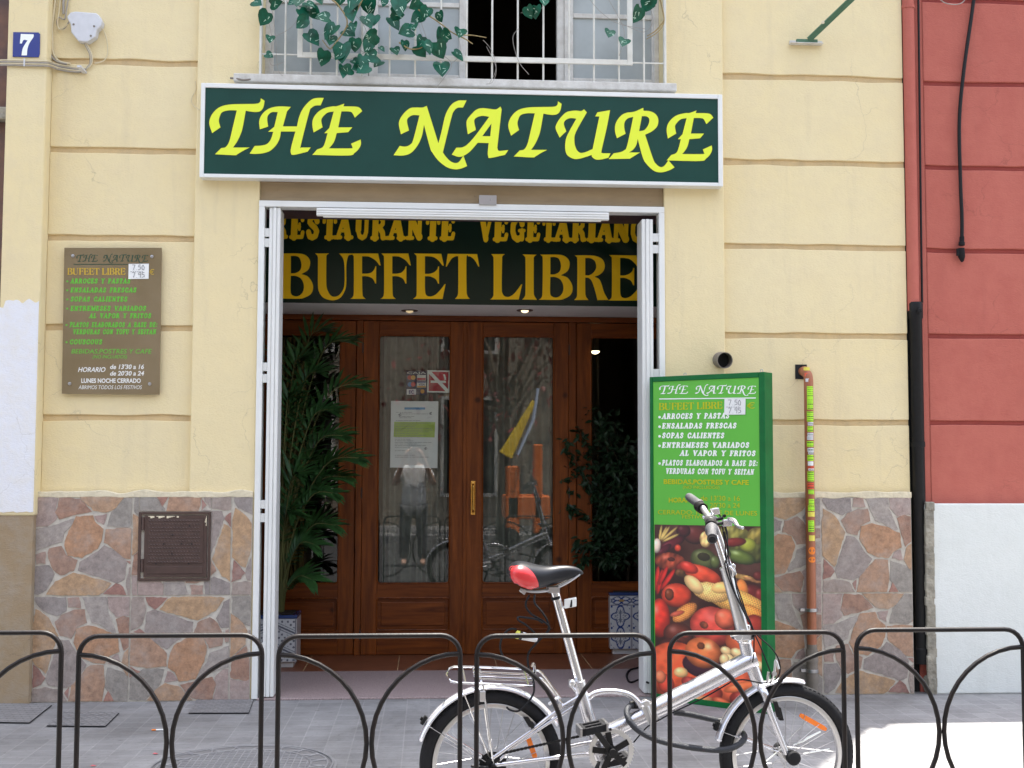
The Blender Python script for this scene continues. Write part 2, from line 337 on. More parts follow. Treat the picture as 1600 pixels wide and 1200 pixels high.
# ------------------------------------------------------------------ mesh helpers
def unit(v):
    v = Vector(v); return v.normalized() if v.length > 1e-9 else Vector((0, 0, 1))
class MB:
    def __init__(s): s.v = []; s.f = []; s.mi = []; s.sm = []; s.uv = {}; s.cur = 0; s.col = {}
    def add(s, vs, fs, smooth=False):
        o = len(s.v); s.v += [tuple(v) for v in vs]
        for f in fs: s.f.append(tuple(i + o for i in f)); s.mi.append(s.cur); s.sm.append(smooth)
        return o
    def box(s, a, b, bevel=0):
        x0, y0, z0 = (min(a[i], b[i]) for i in range(3)); x1, y1, z1 = (max(a[i], b[i]) for i in range(3))
        s.add([(x0, y0, z0), (x1, y0, z0), (x1, y1, z0), (x0, y1, z0), (x0, y0, z1), (x1, y0, z1), (x1, y1, z1), (x0, y1, z1)],
              [(0, 3, 2, 1), (4, 5, 6, 7), (0, 1, 5, 4), (1, 2, 6, 5), (2, 3, 7, 6), (3, 0, 4, 7)])
    def obox(s, c, ax, ay, az, hx, hy, hz):
        c = Vector(c); ax, ay, az = unit(ax) * hx, unit(ay) * hy, unit(az) * hz
        vs = [c + ax * i + ay * j + az * k for k in (-1, 1) for j in (-1, 1) for i in (-1, 1)]
        s.add(vs, [(0, 2, 3, 1), (4, 5, 7, 6), (0, 1, 5, 4), (1, 3, 7, 5), (3, 2, 6, 7), (2, 0, 4, 6)])
    def quad(s, a, b, c, d): s.add([a, b, c, d], [(0, 1, 2, 3)])
    def tube(s, pts, r, n=8, closed=False, caps=True, flat=None):
        pts = [Vector(p) for p in pts]; L = len(pts)
        rr = r if isinstance(r, (list, tuple)) else [r] * L
        rings = []; prev = None
        for i, p in enumerate(pts):
            if closed: t = unit(pts[(i + 1) % L] - pts[i - 1])
            else: t = unit(pts[min(i + 1, L - 1)] - pts[max(i - 1, 0)])
            if prev is None:
                a = Vector((0, 0, 1)) if abs(t.z) < .9 else Vector((0, 1, 0))
                nrm = unit(a - t * a.dot(t))
            else: nrm = unit(prev - t * prev.dot(t))
            prev = nrm; bi = t.cross(nrm)
            rings.append([p + (nrm * math.cos(2 * math.pi * k / n) + bi * math.sin(2 * math.pi * k / n) * (flat or 1)) * rr[i] for k in range(n)])
        vs = [v for q in rings for v in q]; fs = []
        for i in range(L if closed else L - 1):
            j = (i + 1) % L
            for k in range(n): fs.append((i * n + k, i * n + (k + 1) % n, j * n + (k + 1) % n, j * n + k))
        if caps and not closed: fs.append(tuple(range(n - 1, -1, -1))); fs.append(tuple((L - 1) * n + k for k in range(n)))
        s.add(vs, fs, True)
    def lathe(s, c, axis, prof, n=24, caps=True):          # prof: (distance along axis, radius)
        c = Vector(c); t = unit(axis); a = Vector((0, 0, 1)) if abs(t.z) < .9 else Vector((0, 1, 0))
        u = unit(a - t * a.dot(t)); v = t.cross(u); vs = []; fs = []
        for (h, r) in prof:
            for k in range(n): vs.append(c + t * h + (u * math.cos(2 * math.pi * k / n) + v * math.sin(2 * math.pi * k / n)) * r)
        for i in range(len(prof) - 1):
            for k in range(n): fs.append((i * n + k, i * n + (k + 1) % n, (i + 1) * n + (k + 1) % n, (i + 1) * n + k))
        if caps: fs.append(tuple(range(n - 1, -1, -1))); fs.append(tuple((len(prof) - 1) * n + k for k in range(n)))
        s.add(vs, fs, True)
    def prism(s, poly, off):                               # poly: list of 3-D points, off: vector
        n = len(poly); a = [Vector(p) for p in poly]; off = Vector(off)
        s.add(a + [p + off for p in a], [tuple(range(n)), tuple(range(2 * n - 1, n - 1, -1))] + [(i, i + n, (i + 1) % n + n, (i + 1) % n) for i in range(n)])
    def build(s, name, m=None, parent=None, bevel=0, smooth=None, angle=40, wob=0):
        me = bpy.data.meshes.new(name); me.from_pydata(s.v, [], s.f); me.update()
        mats = m if isinstance(m, (list, tuple)) else [m]
        for q in mats:
            if q is not None: me.materials.append(q)
        for i, p in enumerate(me.polygons): p.material_index = s.mi[i]; p.use_smooth = s.sm[i] if smooth is None else smooth
        o = bpy.data.objects.new(name, me); COL.objects.link(o)
        bm = bmesh.new(); bm.from_mesh(me); bmesh.ops.recalc_face_normals(bm, faces=bm.faces)
        for e in bm.edges:
            if len(e.link_faces) == 2:
                e.smooth = e.calc_face_angle(0) < R(angle)
        bm.to_mesh(me); bm.free()
        if bevel:
            b = o.modifiers.new('bevel', 'BEVEL'); b.width = bevel; b.segments = 2; b.limit_method = 'ANGLE'; b.angle_limit = R(40)
        if parent is not None: put(o, parent)
        return o
def put(o, parent):
    o.parent = parent
    o.matrix_parent_inverse = parent.matrix_world.inverted() if parent.matrix_world != Matrix() else Matrix()
def thing(name, label, cat, loc=(0, 0, 0), group=None):
    o = bpy.data.objects.new(name, None); COL.objects.link(o); o.location = loc; o.empty_display_size = .1
    o.matrix_world = Matrix.Translation(loc)
    o['label'] = label; o['category'] = cat
    if group: o['group'] = group
    return o
def tag(o, label, cat, group=None):
    o['label'] = label; o['category'] = cat
    if group: o['group'] = group
    return o
def struct(o): o['kind'] = 'structure'; return o
def solo(b, name, m, label, cat, group=None, **k): return tag(b.build(name, m, **k), label, cat, group)
def bez(pts, n=8, closed=False):                           # Catmull-Rom through 3-D points
    pts = [Vector(p) for p in pts]; L = len(pts); out = []
    for i in range(L if closed else L - 1):
        g = (lambda k: pts[k % L]) if closed else (lambda k: pts[max(0, min(L - 1, k))])
        p0, p1, p2, p3 = g(i - 1), g(i), g(i + 1), g(i + 2)
        for k in range(n):
            t = k / n
            out.append(.5 * ((2 * p1) + (p2 - p0) * t + (2 * p0 - 5 * p1 + 4 * p2 - p3) * t * t + (3 * p1 - p0 - 3 * p2 + p3) * t ** 3))
    if not closed: out.append(pts[-1])
    return out

# ------------------------------------------------------------------ lettering
def smooth_outline(txt, n=5):
    pts = []
    for t in txt.split():
        c = t.endswith('*'); a, b = t.rstrip('*').split(','); pts.append((float(a), float(b), c))
    L = len(pts); out = []
    for i in range(L):
        p1, p2 = pts[i], pts[(i + 1) % L]; out.append((p1[0], p1[1]))
        if p1[2] and p2[2]: continue
        p0 = pts[i - 1] if not p1[2] else (2 * p1[0] - p2[0], 2 * p1[1] - p2[1])
        p3 = pts[(i + 2) % L] if not p2[2] else (2 * p2[0] - p1[0], 2 * p2[1] - p1[1])
        for k in range(1, n):
            t = k / n
            out.append(tuple(.5 * (2 * p1[j] + (p2[j] - p0[j]) * t + (2 * p0[j] - 5 * p1[j] + 4 * p2[j] - p3[j]) * t * t + (3 * p1[j] - p0[j] - 3 * p2[j] + p3[j]) * t ** 3) for j in (0, 1)))
    return out
def inside(p, poly):
    x, y = p; r = False; j = len(poly) - 1
    for i in range(len(poly)):
        xi, yi = poly[i]; xj, yj = poly[j]
        if (yi > y) != (yj > y) and x < (xj - xi) * (y - yi) / (yj - yi) + xi: r = not r
        j = i
    return r
def fill(solids, holes=()):
    vs = []; es = []
    for pl in list(solids) + list(holes):
        o = len(vs); vs += [Vector(p) for p in pl]; es += [(o + i, o + (i + 1) % len(pl)) for i in range(len(pl))]
    r = delaunay_2d_cdt(vs, es, [], 0, 1e-6)
    V2, F = r[0], r[2]; fs = []
    for f in F:
        c = sum((V2[i] for i in f), Vector((0, 0))) / len(f)
        if any(inside(c, s_) for s_ in solids) and not any(inside(c, h) for h in holes): fs.append(tuple(f))
    return [tuple(v) for v in V2], fs
def offset_poly(pl, d):
    out = []; L = len(pl)
    a = sum(pl[i][0] * pl[(i + 1) % L][1] - pl[(i + 1) % L][0] * pl[i][1] for i in range(L))
    s_ = 1 if a > 0 else -1
    for i in range(L):
        p, q, r_ = Vector(pl[i - 1]), Vector(pl[i]), Vector(pl[(i + 1) % L])
        e1 = (q - p); e2 = (r_ - q)
        if e1.length < 1e-6 or e2.length < 1e-6: out.append(tuple(q)); continue
        e1.normalize(); e2.normalize()
        n_ = Vector((e1.y, -e1.x)) + Vector((e2.y, -e2.x)); l = n_.length
        n_ = n_ / l if l > 1e-6 else Vector((0, 0)); k = min(1.8, 1 / max(.35, l / 2))
        out.append((q.x + n_.x * d * k * s_, q.y + n_.y * d * k * s_))
    return out
NAT = {   # chancery capitals of the shop name: outline | hole, in tenths of a picture pixel, with the origin of each
 'T': ((320, 140), "115,680* 70,530 100,410 180,310 280,255 430,230 640,225* 810,220 865,190 875,135* 935,175* 915,275 870,335 800,350 730,345 640,330* 590,600 550,720 500,820 440,905* 700,905* 600,955 510,1010 460,1025 160,1010* 255,915* 330,895 385,800 430,620 500,325* 370,325 270,355 230,430 220,500 245,590*", []),
 'H': ((320, 140), "860,620* 850,500 880,410 950,330 1050,280 1180,262 1345,270* 1285,340* 1220,575* 1440,575* 1470,440 1520,320 1600,215 1680,150 1760,130 1860,130* 1810,245* 1730,250 1670,285 1630,360 1500,870 1510,905* 1655,905* 1605,970* 1390,1020 1345,990 1350,900 1415,655* 1190,655* 1170,760 1120,860 1030,950 930,990 800,1005 700,1000* 780,880* 880,875 970,850 1030,780 1070,660* 990,658* 1085,580* 1140,352* 1050,352 990,400 975,470 990,578*", []),
 'E': ((440, 140), "500,670* 480,540 500,440 570,350 670,290 800,262 860,260 980,220* 965,262* 1150,265 1220,285 1260,335* 1145,438* 1100,360 1050,342 935,340* 885,590* 1105,590* 1040,665* 860,680* 830,790 790,860 740,918* 1080,918 1105,900 1085,845* 1235,780* 1240,850 1210,920 1140,990 1040,1030 480,1020* 555,935* 640,900 680,820 718,680* 668,680* 745,600* 815,342* 720,360 650,420 620,480 640,590*", []),
 'N': ((600, 145), "265,648* 232,500 250,410 320,310 410,240 500,230 600,230 668,205* 850,790* 900,600 950,380 1000,260 1070,170 1150,125 1200,118 1290,120* 1235,230* 1150,235 1090,290 1050,400 920,930* 960,990 1040,1070 1120,1098 1180,1070 1240,980* 1298,1145* 1200,1185 1100,1195 980,1160 850,1060 760,940 720,860 625,500* 590,680 520,830 420,940 300,980 150,975* 245,830* 340,840 420,800 460,720 555,352* 450,350 380,390 360,450 390,588*", []),
 'A': ((700, 145), "310,648* 290,500 300,420 370,330 450,260 540,240 640,250 740,260 780,245 820,215* 838,260* 770,860* 790,905 850,905 942,895* 890,970* 660,1018 628,990 622,930 635,785* 465,780* 340,920 240,985 160,1000 58,965* 130,858* 230,850 320,790 450,640 645,375* 540,360 450,385 410,440 435,580*", ["680,480* 535,678* 660,678*"]),
 'U': ((840, 150), "345,650* 285,520 290,450 350,350 440,260 520,235 600,228 680,235 725,208* 770,255* 600,560 575,700 600,820 660,885 740,880 860,828* 965,320* 900,318* 935,255* 1132,222* 1080,500 1000,850 1010,890 1050,895 1140,895* 1105,965* 1000,990 910,992 850,950 845,920* 760,950 650,980 560,980 470,930 435,850 435,720 470,600 605,355* 520,345 440,375 410,440 448,552*", []),
 'R': ((960, 155), "40,610* 10,500 20,380 90,270 180,215 310,195 450,135* 455,180* 560,190 640,230 685,310 670,420 590,500 480,555* 600,920 650,1010 720,1060 780,1040 845,955* 940,1065* 860,1110 740,1142 620,1120 500,1010 440,900 365,620* 340,720 290,790 230,832* 400,832* 240,930* -90,935* -10,845* 80,830 150,800 200,720 295,275* 210,300 160,360 155,450 175,540*", ["430,265* 385,500* 470,480 530,400 545,310 500,268"]),
}
SER = {   # high contrast serif capitals of the banner
 'B': ((430, 380), "65,865* 105,830 120,740 125,240 105,180 85,160* 360,160 470,185 535,250 545,330 510,420 410,483* 510,520 580,620 590,720 550,800 460,850 370,868", ["245,200* 245,470* 320,465 390,420 410,330 380,230 320,200", "245,510* 240,720 255,800 320,830 390,810 440,740 445,640 400,550 320,512"]),
 'U': ((430, 380), "625,160* 840,160* 805,190 800,260 800,640 830,760 880,825 940,835 1010,800 1070,700 1085,560 1080,350 1060,240 1000,160* 1220,160* 1190,180 1150,190 1130,240 1112,360 1110,640 1080,760 1020,850 940,888 850,888 750,850 690,770 668,660 668,280 660,200", []),
 'F': ((580, 380), "160,160* 580,160* 620,350* 600,345* 540,270 450,215 390,205 330,205* 330,475* 400,475 470,460 520,410 540,360* 550,360* 550,630* 535,630* 500,560 440,525 380,515 330,517* 335,760 345,830 385,870* 145,870* 185,835 200,740 200,250 190,195", []),
 'E': ((580, 380), "670,160* 1095,165* 1135,350* 1115,350* 1050,270 980,220 900,205 840,205* 840,478* 910,478 980,455 1030,410 1045,362* 1060,362* 1060,632* 1045,632* 1010,565 950,530 900,517 840,517* 840,700 850,790 880,825 940,830 1010,800 1080,730 1150,638* 1162,640* 1115,872* 655,870* 700,830 710,740 710,250 700,190", []),
 'T': ((580, 380), "1195,165* 1655,170* 1690,365* 1675,365* 1620,270 1560,215 1520,207 1490,225 1490,700 1500,810 1540,870* 1310,870* 1350,815 1360,700 1360,240 1350,205 1310,210 1250,250 1180,365* 1165,365*", []),
 'L': ((730, 380), "375,170* 590,170* 550,205 545,280 540,700 555,790 590,830 650,838 720,800 790,720 845,640* 860,645* 805,880* 360,880* 405,830 412,730 412,280 405,210", []),
 'I': ((730, 380), "865,175* 1085,180* 1045,215 1040,290 1040,740 1050,820 1090,885* 860,880* 900,830 910,740 910,280 900,210", []),
 'R': ((860, 380), "380,190* 620,190 740,210 820,260 850,350 830,430 770,490 690,525* 760,560 800,640 840,770 905,888* 735,890* 700,750 650,600 600,545 545,538* 545,740 555,830 595,888* 370,888* 410,840 418,740 420,270 405,215", ["545,232* 545,500* 610,500 680,450 715,380 700,290 650,245 600,232"]),
}
def outline_glyph(font, ch):                 # in picture pixels
    (ox, oy), s_, hs = font[ch]
    g = lambda t: [(ox + x / 10, oy + y / 10) for x, y in smooth_outline(t)]
    return [g(s_)], [g(h) for h in hs]
def bbox(pl): xs = [p[0] for p in pl]; ys = [p[1] for p in pl]; return min(xs), min(ys), max(xs), max(ys)

# soft slab capitals: strokes (x, y with y up, cap height 1; thickness) ; s = slab serifs
T_, t_ = .135, .075
def slab(x, y, w_=.15): return ((x - w_, y), (x + w_, y), t_)
SK = {
 'A': (.86, [((.14, .06), (.44, .93), t_ + .01), ((.44, .93), (.68, .06), T_), ((.25, .34), (.6, .34), .06), slab(.13, .06), slab(.70, .06)]),
 'B': (.78, [((.2, .06), (.2, .94), T_), slab(.14, .06, .09), slab(.14, .94, .09), ((.2, .94), (.45, .94), (.58, .84), (.58, .66), (.45, .54), (.25, .54), .09), ((.3, .54), (.5, .52), (.64, .4), (.64, .2), (.5, .06), (.2, .06), .095)]),
 'C': (.8, [((.66, .68), (.62, .84), (.46, .95), (.28, .88), (.16, .68), (.15, .4), (.24, .16), (.42, .04), (.58, .1), (.69, .27), T_ - .02), ((.68, .92), (.68, .7), .06)]),
 'D': (.84, [((.2, .06), (.2, .94), T_), slab(.14, .06, .09), slab(.14, .94, .09), ((.2, .94), (.45, .92), (.64, .74), (.68, .5), (.62, .22), (.44, .07), (.2, .06), .105)]),
 'E': (.74, [((.22, .06), (.22, .94), T_), slab(.16, .06, .09), slab(.16, .94, .09), ((.22, .94), (.6, .94), (.61, .78), t_), ((.22, .5), (.46, .5), t_), ((.47, .62), (.47, .38), .055), ((.22, .06), (.6, .06), (.64, .26), t_)]),
 'F': (.68, [((.22, .06), (.22, .94), T_), slab(.2, .06, .16), slab(.16, .94, .09), ((.22, .94), (.6, .94), (.61, .76), t_), ((.22, .5), (.46, .5), t_), ((.47, .62), (.47, .38), .055)]),
 'G': (.84, [((.64, .7), (.6, .85), (.44, .95), (.28, .88), (.16, .68), (.15, .4), (.24, .16), (.42, .05), (.58, .12), T_ - .02), ((.66, .08), (.64, .42), .10), ((.5, .43), (.76, .43), .065), ((.67, .92), (.67, .72), .06)]),
 'I': (.46, [((.23, .06), (.23, .94), T_), slab(.23, .06, .14), slab(.23, .94, .14)]),
 'L': (.68, [((.22, .06), (.22, .94), T_), slab(.16, .06, .09), slab(.22, .94, .14), ((.22, .06), (.58, .06), (.61, .3), t_)]),
 'M': (1.0, [((.17, .06), (.19, .94), t_ + .01), ((.21, .9), (.5, .12), T_), ((.5, .12), (.79, .9), t_), ((.81, .94), (.84, .06), T_), slab(.16, .06, .12), slab(.84, .06, .12), slab(.15, .94, .07), slab(.86, .94, .07)]),
 'N': (.86, [((.2, .06), (.2, .94), t_ + .01), ((.22, .9), (.66, .1), T_), ((.66, .06), (.66, .94), t_ + .01), slab(.19, .06, .13), slab(.15, .94, .08), slab(.67, .94, .13)]),
 'O': (.86, [((.43, .95), (.24, .86), (.15, .66), (.15, .36), (.24, .14), (.43, .05), (.62, .14), (.71, .36), (.71, .66), (.62, .86), (.43, .95), T_ - .03)]),
 'P': (.74, [((.22, .06), (.22, .94), T_), slab(.22, .06, .15), slab(.15, .94, .08), ((.22, .94), (.46, .93), (.62, .8), (.62, .62), (.48, .48), (.24, .47), .095)]),
 'R': (.84, [((.22, .06), (.22, .94), T_), slab(.2, .06, .14), slab(.15, .94, .08), ((.22, .94), (.46, .93), (.6, .82), (.6, .66), (.48, .54), (.24, .52), .09), ((.42, .52), (.6, .3), (.64, .08), .11), ((.62, .05), (.76, .06), t_)]),
 'S': (.72, [((.56, .74), (.5, .9), (.34, .95), (.2, .86), (.18, .7), (.3, .58), (.46, .47), (.56, .32), (.5, .12), (.34, .05), (.2, .1), (.13, .28), T_ - .025)]),
 'T': (.76, [((.38, .06), (.38, .94), T_), slab(.38, .06, .17), ((.09, .72), (.11, .94), (.65, .94), (.67, .72), t_)]),
 'U': (.84, [((.2, .94), (.2, .34), (.28, .12), (.44, .05), (.58, .12), (.64, .3), (.65, .94), .095), ((.2, .94), (.2, .4), T_), slab(.18, .94, .12), slab(.66, .94, .12)]),
 'V': (.82, [((.17, .94), (.42, .08), T_), ((.42, .08), (.65, .94), t_ + .01), slab(.16, .94, .13), slab(.67, .94, .12)]),
 'Y': (.8, [((.15, .94), (.4, .5), T_ - .02), ((.64, .94), (.4, .5), t_), ((.4, .5), (.4, .06), T_), slab(.14, .94, .12), slab(.66, .94, .11), slab(.4, .06, .15)]),
 ':': (.34, [((.17, .14), (.18, .15), .12), ((.17, .62), (.18, .63), .12)]),
 '.': (.3, [((.14, .12), (.15, .13), .11)]), '*': (.5, [((.2, .42), (.21, .43), .16)]),
 "'": (.2, [((.1, .95), (.1, .75), .07)]),
}
def capsule(a, b, r, n=7):
    a, b = Vector(a), Vector(b); d = b - a; an = math.atan2(d.y, d.x)
    return [(b.x + r * math.cos(an - math.pi / 2 + math.pi * k / n), b.y + r * math.sin(an - math.pi / 2 + math.pi * k / n)) for k in range(n + 1)] + \
           [(a.x + r * math.cos(an + math.pi / 2 + math.pi * k / n), a.y + r * math.sin(an + math.pi / 2 + math.pi * k / n)) for k in range(n + 1)]
GC = {}
def sk_glyph(ch, fat):
    if (ch, fat) in GC: return GC[(ch, fat)]
    wd, st = SK[ch]; caps = []
    for s_ in st:
        r = s_[-1] * fat; pts = s_[:-1]
        caps += [capsule(pts[i], pts[i + 1], r) for i in range(len(pts) - 1)]
    GC[(ch, fat)] = (wd, *fill(caps)); return GC[(ch, fat)]
def sk_text(mb, text, x0, y0, x1, y1, h, fmap, fat=1.0, slant=0.0):
    """letters from (x0,y0) to (x1,y1) along the baseline, cap height h (picture pixels, y down)"""
    adv = []; x = 0
    for ch in text:
        if ch == ' ': adv.append(x); x += .68; continue
        adv.append(x); x += sk_glyph(ch, fat)[0] + .10
    tot = x
    for ch, ax in zip(text, adv):
        if ch == ' ': continue
        wd, vs, fs = sk_glyph(ch, fat)
        out = []
        for (u, v) in vs:
            t = (ax + u + 0.0) / tot
            out.append(fmap(x0 + (x1 - x0) * t + slant * v * h, y0 + (y1 - y0) * t - v * h))
        mb.add(out, fs)
def font_text(mb, text, x0, y0, x1, y1, h, fmap, bold=0.0, slant=0.0):
    cu = bpy.data.curves.new('lettering source', 'FONT'); cu.body = text; cu.size = 1; cu.offset = bold; cu.resolution_u = 3; cu.fill_mode = 'BOTH'
    o = bpy.data.objects.new('lettering source', cu); COL.objects.link(o)
    dg = bpy.context.evaluated_depsgraph_get(); me = bpy.data.meshes.new_from_object(o.evaluated_get(dg))
    vs = [v.co.copy() for v in me.vertices]; fs = [tuple(p.vertices) for p in me.polygons]
    bpy.data.objects.remove(o); bpy.data.curves.remove(cu); bpy.data.meshes.remove(me)
    a = min(v.x for v in vs); b = max(v.x for v in vs); c = 0.0; cap = .70
    out = []
    for v in vs:
        t = (v.x - a) / (b - a); out.append(fmap(x0 + (x1 - x0) * t + slant * (v.y / cap) * h, y0 + (y1 - y0) * t - v.y / cap * h))
    mb.add(out, fs)
def nature_lines():
    """the nine letters of the shop name as (solids, holes) in picture pixels on the big sign"""
    out = []
    def place(ch, ax=None):
        s_, h_ = outline_glyph(NAT, ch)
        if ax:
            (fx, fy), (tx, ty), (kx, ky) = ax; g = lambda pl: [(tx + (x - fx) * kx, ty + (y - fy) * ky) for x, y in pl]
            s_ = [g(q) for q in s_]; h_ = [g(q) for q in h_]
        out.append((s_, h_))
    for c in 'THENA': place(c)
    place('T', ((331.5, 208), (798.5, 212), (.964, .985)))
    place('U'); place('R'); place('E', ((490, 207), (1043.5, 216.5), (.934, .975)))
    return out
NATL = nature_lines()
def name_text(mb, fmap, cell, edge=0.0):
    """shop name fitted to cell = (x0,y0,x1,y1) in target picture pixels (box of the letters), or as measured when cell is None"""
    for s_, h_ in NATL:
        if edge: s_ = [offset_poly(q, edge) for q in s_]; h_ = [offset_poly(q, -edge) for q in h_]
        vs, fs = fill(s_, h_)
        if cell:
            a, b, c, d = cell
            # remove the slope and perspective of the measured line first
            vs = [(a + (x - 327) / (1115 - 327) * (c - a), b + ((y - (x - 327) * .0165) - 152) / (253 - 152) * (d - b)) for x, y in vs]
        mb.add([fmap(x, y) for x, y in vs], fs)
def serif_text(mb, fmap, text, shifts):
    for ch, (dx, dy) in zip(text, shifts):
        s_, h_ = outline_glyph(SER, ch); vs, fs = fill(s_, h_)
        mb.add([fmap(x + dx, y + dy) for x, y in vs], fs)
def serif_fit(mb, fmap, text, x0, y0, x1, y1, h):
    items = []; x = 0
    for ch in text:
        if ch == ' ': x += 22; continue
        s_, h_ = outline_glyph(SER, ch); a, b, c, d = bbox(s_[0]); bl = 467.5 if ch in 'BUFET' else 468.5
        items.append((x - a, ch, bl)); x += (c - a) - 1
    for off, ch, bl in items:
        s_, h_ = outline_glyph(SER, ch); vs, fs = fill(s_, h_)
        mb.add([fmap(x0 + (u + off) / x * (x1 - x0), y0 + (y1 - y0) * (u + off) / x + (v - bl) / 71 * h) for u, v in vs], fs)
# ================================================================== THE SETTING
def sheet(name, x0, x1, y0, y1, z, m):
    b = MB(); b.quad((x0, y0, z), (x1, y0, z), (x1, y1, z), (x0, y1, z)); return struct(b.build(name, m))
KERB = -3.35
SX0, SX1 = -14, 16
b = MB(); b.box((SX0, KERB, -.12), (SX1, 1.6, 0)); struct(b.build('sidewalk', M['paving']))
b = MB(); b.box((SX0, KERB - .16, -.14), (SX1, KERB - .003, .004)); struct(b.build('kerb', M['rough_concrete'], bevel=.012))
sheet('road', -60, 60, -12.5, KERB - .16, -.124, M['asphalt'])
sheet('ground', -150, 150, -150, 150, -.16, M['asphalt'])
b = MB(); b.box((-60, -16.0, -.14), (60, -12.5, 0)); struct(b.build('opposite_sidewalk', M['paving']))

# ------------------------------------------------------------------ yellow building
YB = thing('yellow_building', 'cream yellow plastered building with grooved walls and flagstone tile base', 'building', (0, .5, 0))
XPL = X(75, 12, -.10); XPL0 = X(13, 10, -.10)
XL, XR = X(309, 75, -.03), X(1129, 60, -.03)
XJL, XJR = X(404, 400, -.03), X(1038, 400, -.03)
XE = X(1408.6, 10, 0)
TOP = 8.7  # unseen roof height, shaped so that its shadow covers the pavement
def wavy(x0, x1, z, n=46, amp=.0035, seed=0, f=5.0):
    return [(x0 + (x1 - x0) * i / n, z + amp * noise.noise(Vector((x0 + (x1 - x0) * i / n * 1, seed * 3.7, z)) * f) * 2) for i in range(n + 1)]
def course(bm, x0, x1, z0, z1, y0, y1, seed):
    lo = wavy(x0, x1, z0, seed=seed); hi = wavy(x0, x1, z1, seed=seed + .5)
    poly = [(x, y0, z) for x, z in lo] + [(x, y0, z) for x, z in reversed(hi)]
    bm.prism(poly, (0, y1 - y0, 0))
zl = [Z(190, y, 0) for y in (97, 235, 372, 512, 653)]
zr = [Z(1270, y, 0) for y in (122, 255, 386, 525, 660)]
HG = .0165
ZT = Z(200, 776, -.03)                       # top of the tile cladding
def grooved(x0, x1, zs, seed, xfun=None):
    bm = MB(); top = TOP
    step = zs[0] - zs[1]; zz = [zs[0] + step * k for k in range(12, 0, -1)] + list(zs)
    zz = [z for z in zz if z < TOP - .2]
    hi = TOP
    for i, z in enumerate(zz):
        course(bm, x0, x1, z + HG, hi, 0, .03, seed + i); hi = z - HG
    course(bm, x0, x1, ZT - .05, hi, 0, .03, seed + 40)
    bm.build('wall', M['yellow'], YB, bevel=.004)
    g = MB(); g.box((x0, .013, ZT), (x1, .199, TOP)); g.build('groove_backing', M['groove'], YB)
grooved(XPL + .0005, XL + .004, zl, 1)
grooved(XR - .004, XE, zr, 60)
# base walls behind the cladding and the deep masonry
b = MB(); b.box((XPL, 0, 0), (XL + .004, .20, ZT - .001)); b.box((XR - .004, 0, 0), (XE - .003, .20, ZT - .001)); b.build('base_wall', M['yellow2'], YB)
# door pilasters and spandrel (3 cm proud)
ZW0 = Z(700, 131, 0); ZD = Z(700, 284, -.03)
b = MB()
b.box((XL, -.03, 0), (XJL, .20, TOP)); b.box((XJR, -.03, 0), (XR, .20, TOP))
b.box((XJL, -.03, ZD), (XJR, .20, ZW0)); b.box((XJL, -.03, ZW0 + 2.15), (XJR, .20, TOP))
b.build('pilaster', M['yellow2'], YB, bevel=.006)
# left pilaster, repainted at its foot
zw1, zw2 = Z(30, 470, -.10), Z(30, 800, -.10)
b = MB(); b.box((XPL0, -.10, zw2 - .02), (XPL, .20, TOP)); b.build('side_pilaster', M['yellow'], YB, bevel=.010)
pts = []
xa, xb = XPL0 + .001, XPL - .005
for i in range(21):
    t = i / 20; pts.append((xa + (xb - xa) * t, -.1035, zw1 + .02 * noise.noise(Vector((t * 6, 1, 2))) - (.035 if t < .12 else 0)))
low = [(xa + (xb - xa) * (1 - i / 12), -.1035, zw2 + .012 * noise.noise(Vector((i * .7, 5, 2)))) for i in range(13)]
b = MB(); b.prism(pts + low, (0, .004, 0)); o = b.build('white_repaint', M['white_patch'], YB)
b = MB(); b.box((XPL0, -.092, 0), (XPL - .006, .20, zw2 - .005)); b.build('brown_base', M['brown_patch'], YB, bevel=.006)
# upper masonry mass and roof so that the building has depth and shades the pavement
b = MB(); b.box((XPL0, .20, 3.2), (XJL, .35, TOP)); b.box((XJR, .20, 3.2), (XE - .003, .35, TOP)); b.box((XJL, .20, 3.2), (XJR, .35, ZW0)); b.box((XJL, .20, ZW0 + 2.15), (XJR, .35, TOP)); b.box((XPL0, .20, 0), (XJL - .28, .35, 3.2)); b.box((XJR + .28, .20, 0), (XE - .003, .35, 3.2)); b.build('masonry', M['groove'], YB)
b = MB(); b.box((XPL0 - .05, -.30, TOP), (XE + .02, 4.5, TOP + .18)); b.build('cornice', M['yellow2'], YB, bevel=.03)
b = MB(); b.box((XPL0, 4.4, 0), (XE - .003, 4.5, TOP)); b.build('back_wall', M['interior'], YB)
b = MB(); b.box((XPL0, .351, 0), (XPL0 + .1, 4.39, TOP - .01)); b.box((XE - .1, .351, 0), (XE - .004, 4.39, TOP - .01)); b.box((XPL0 + .11, .352, 2.85), (XE - .11, 4.39, 3.0)); b.build('side_wall', M['interior'], YB)

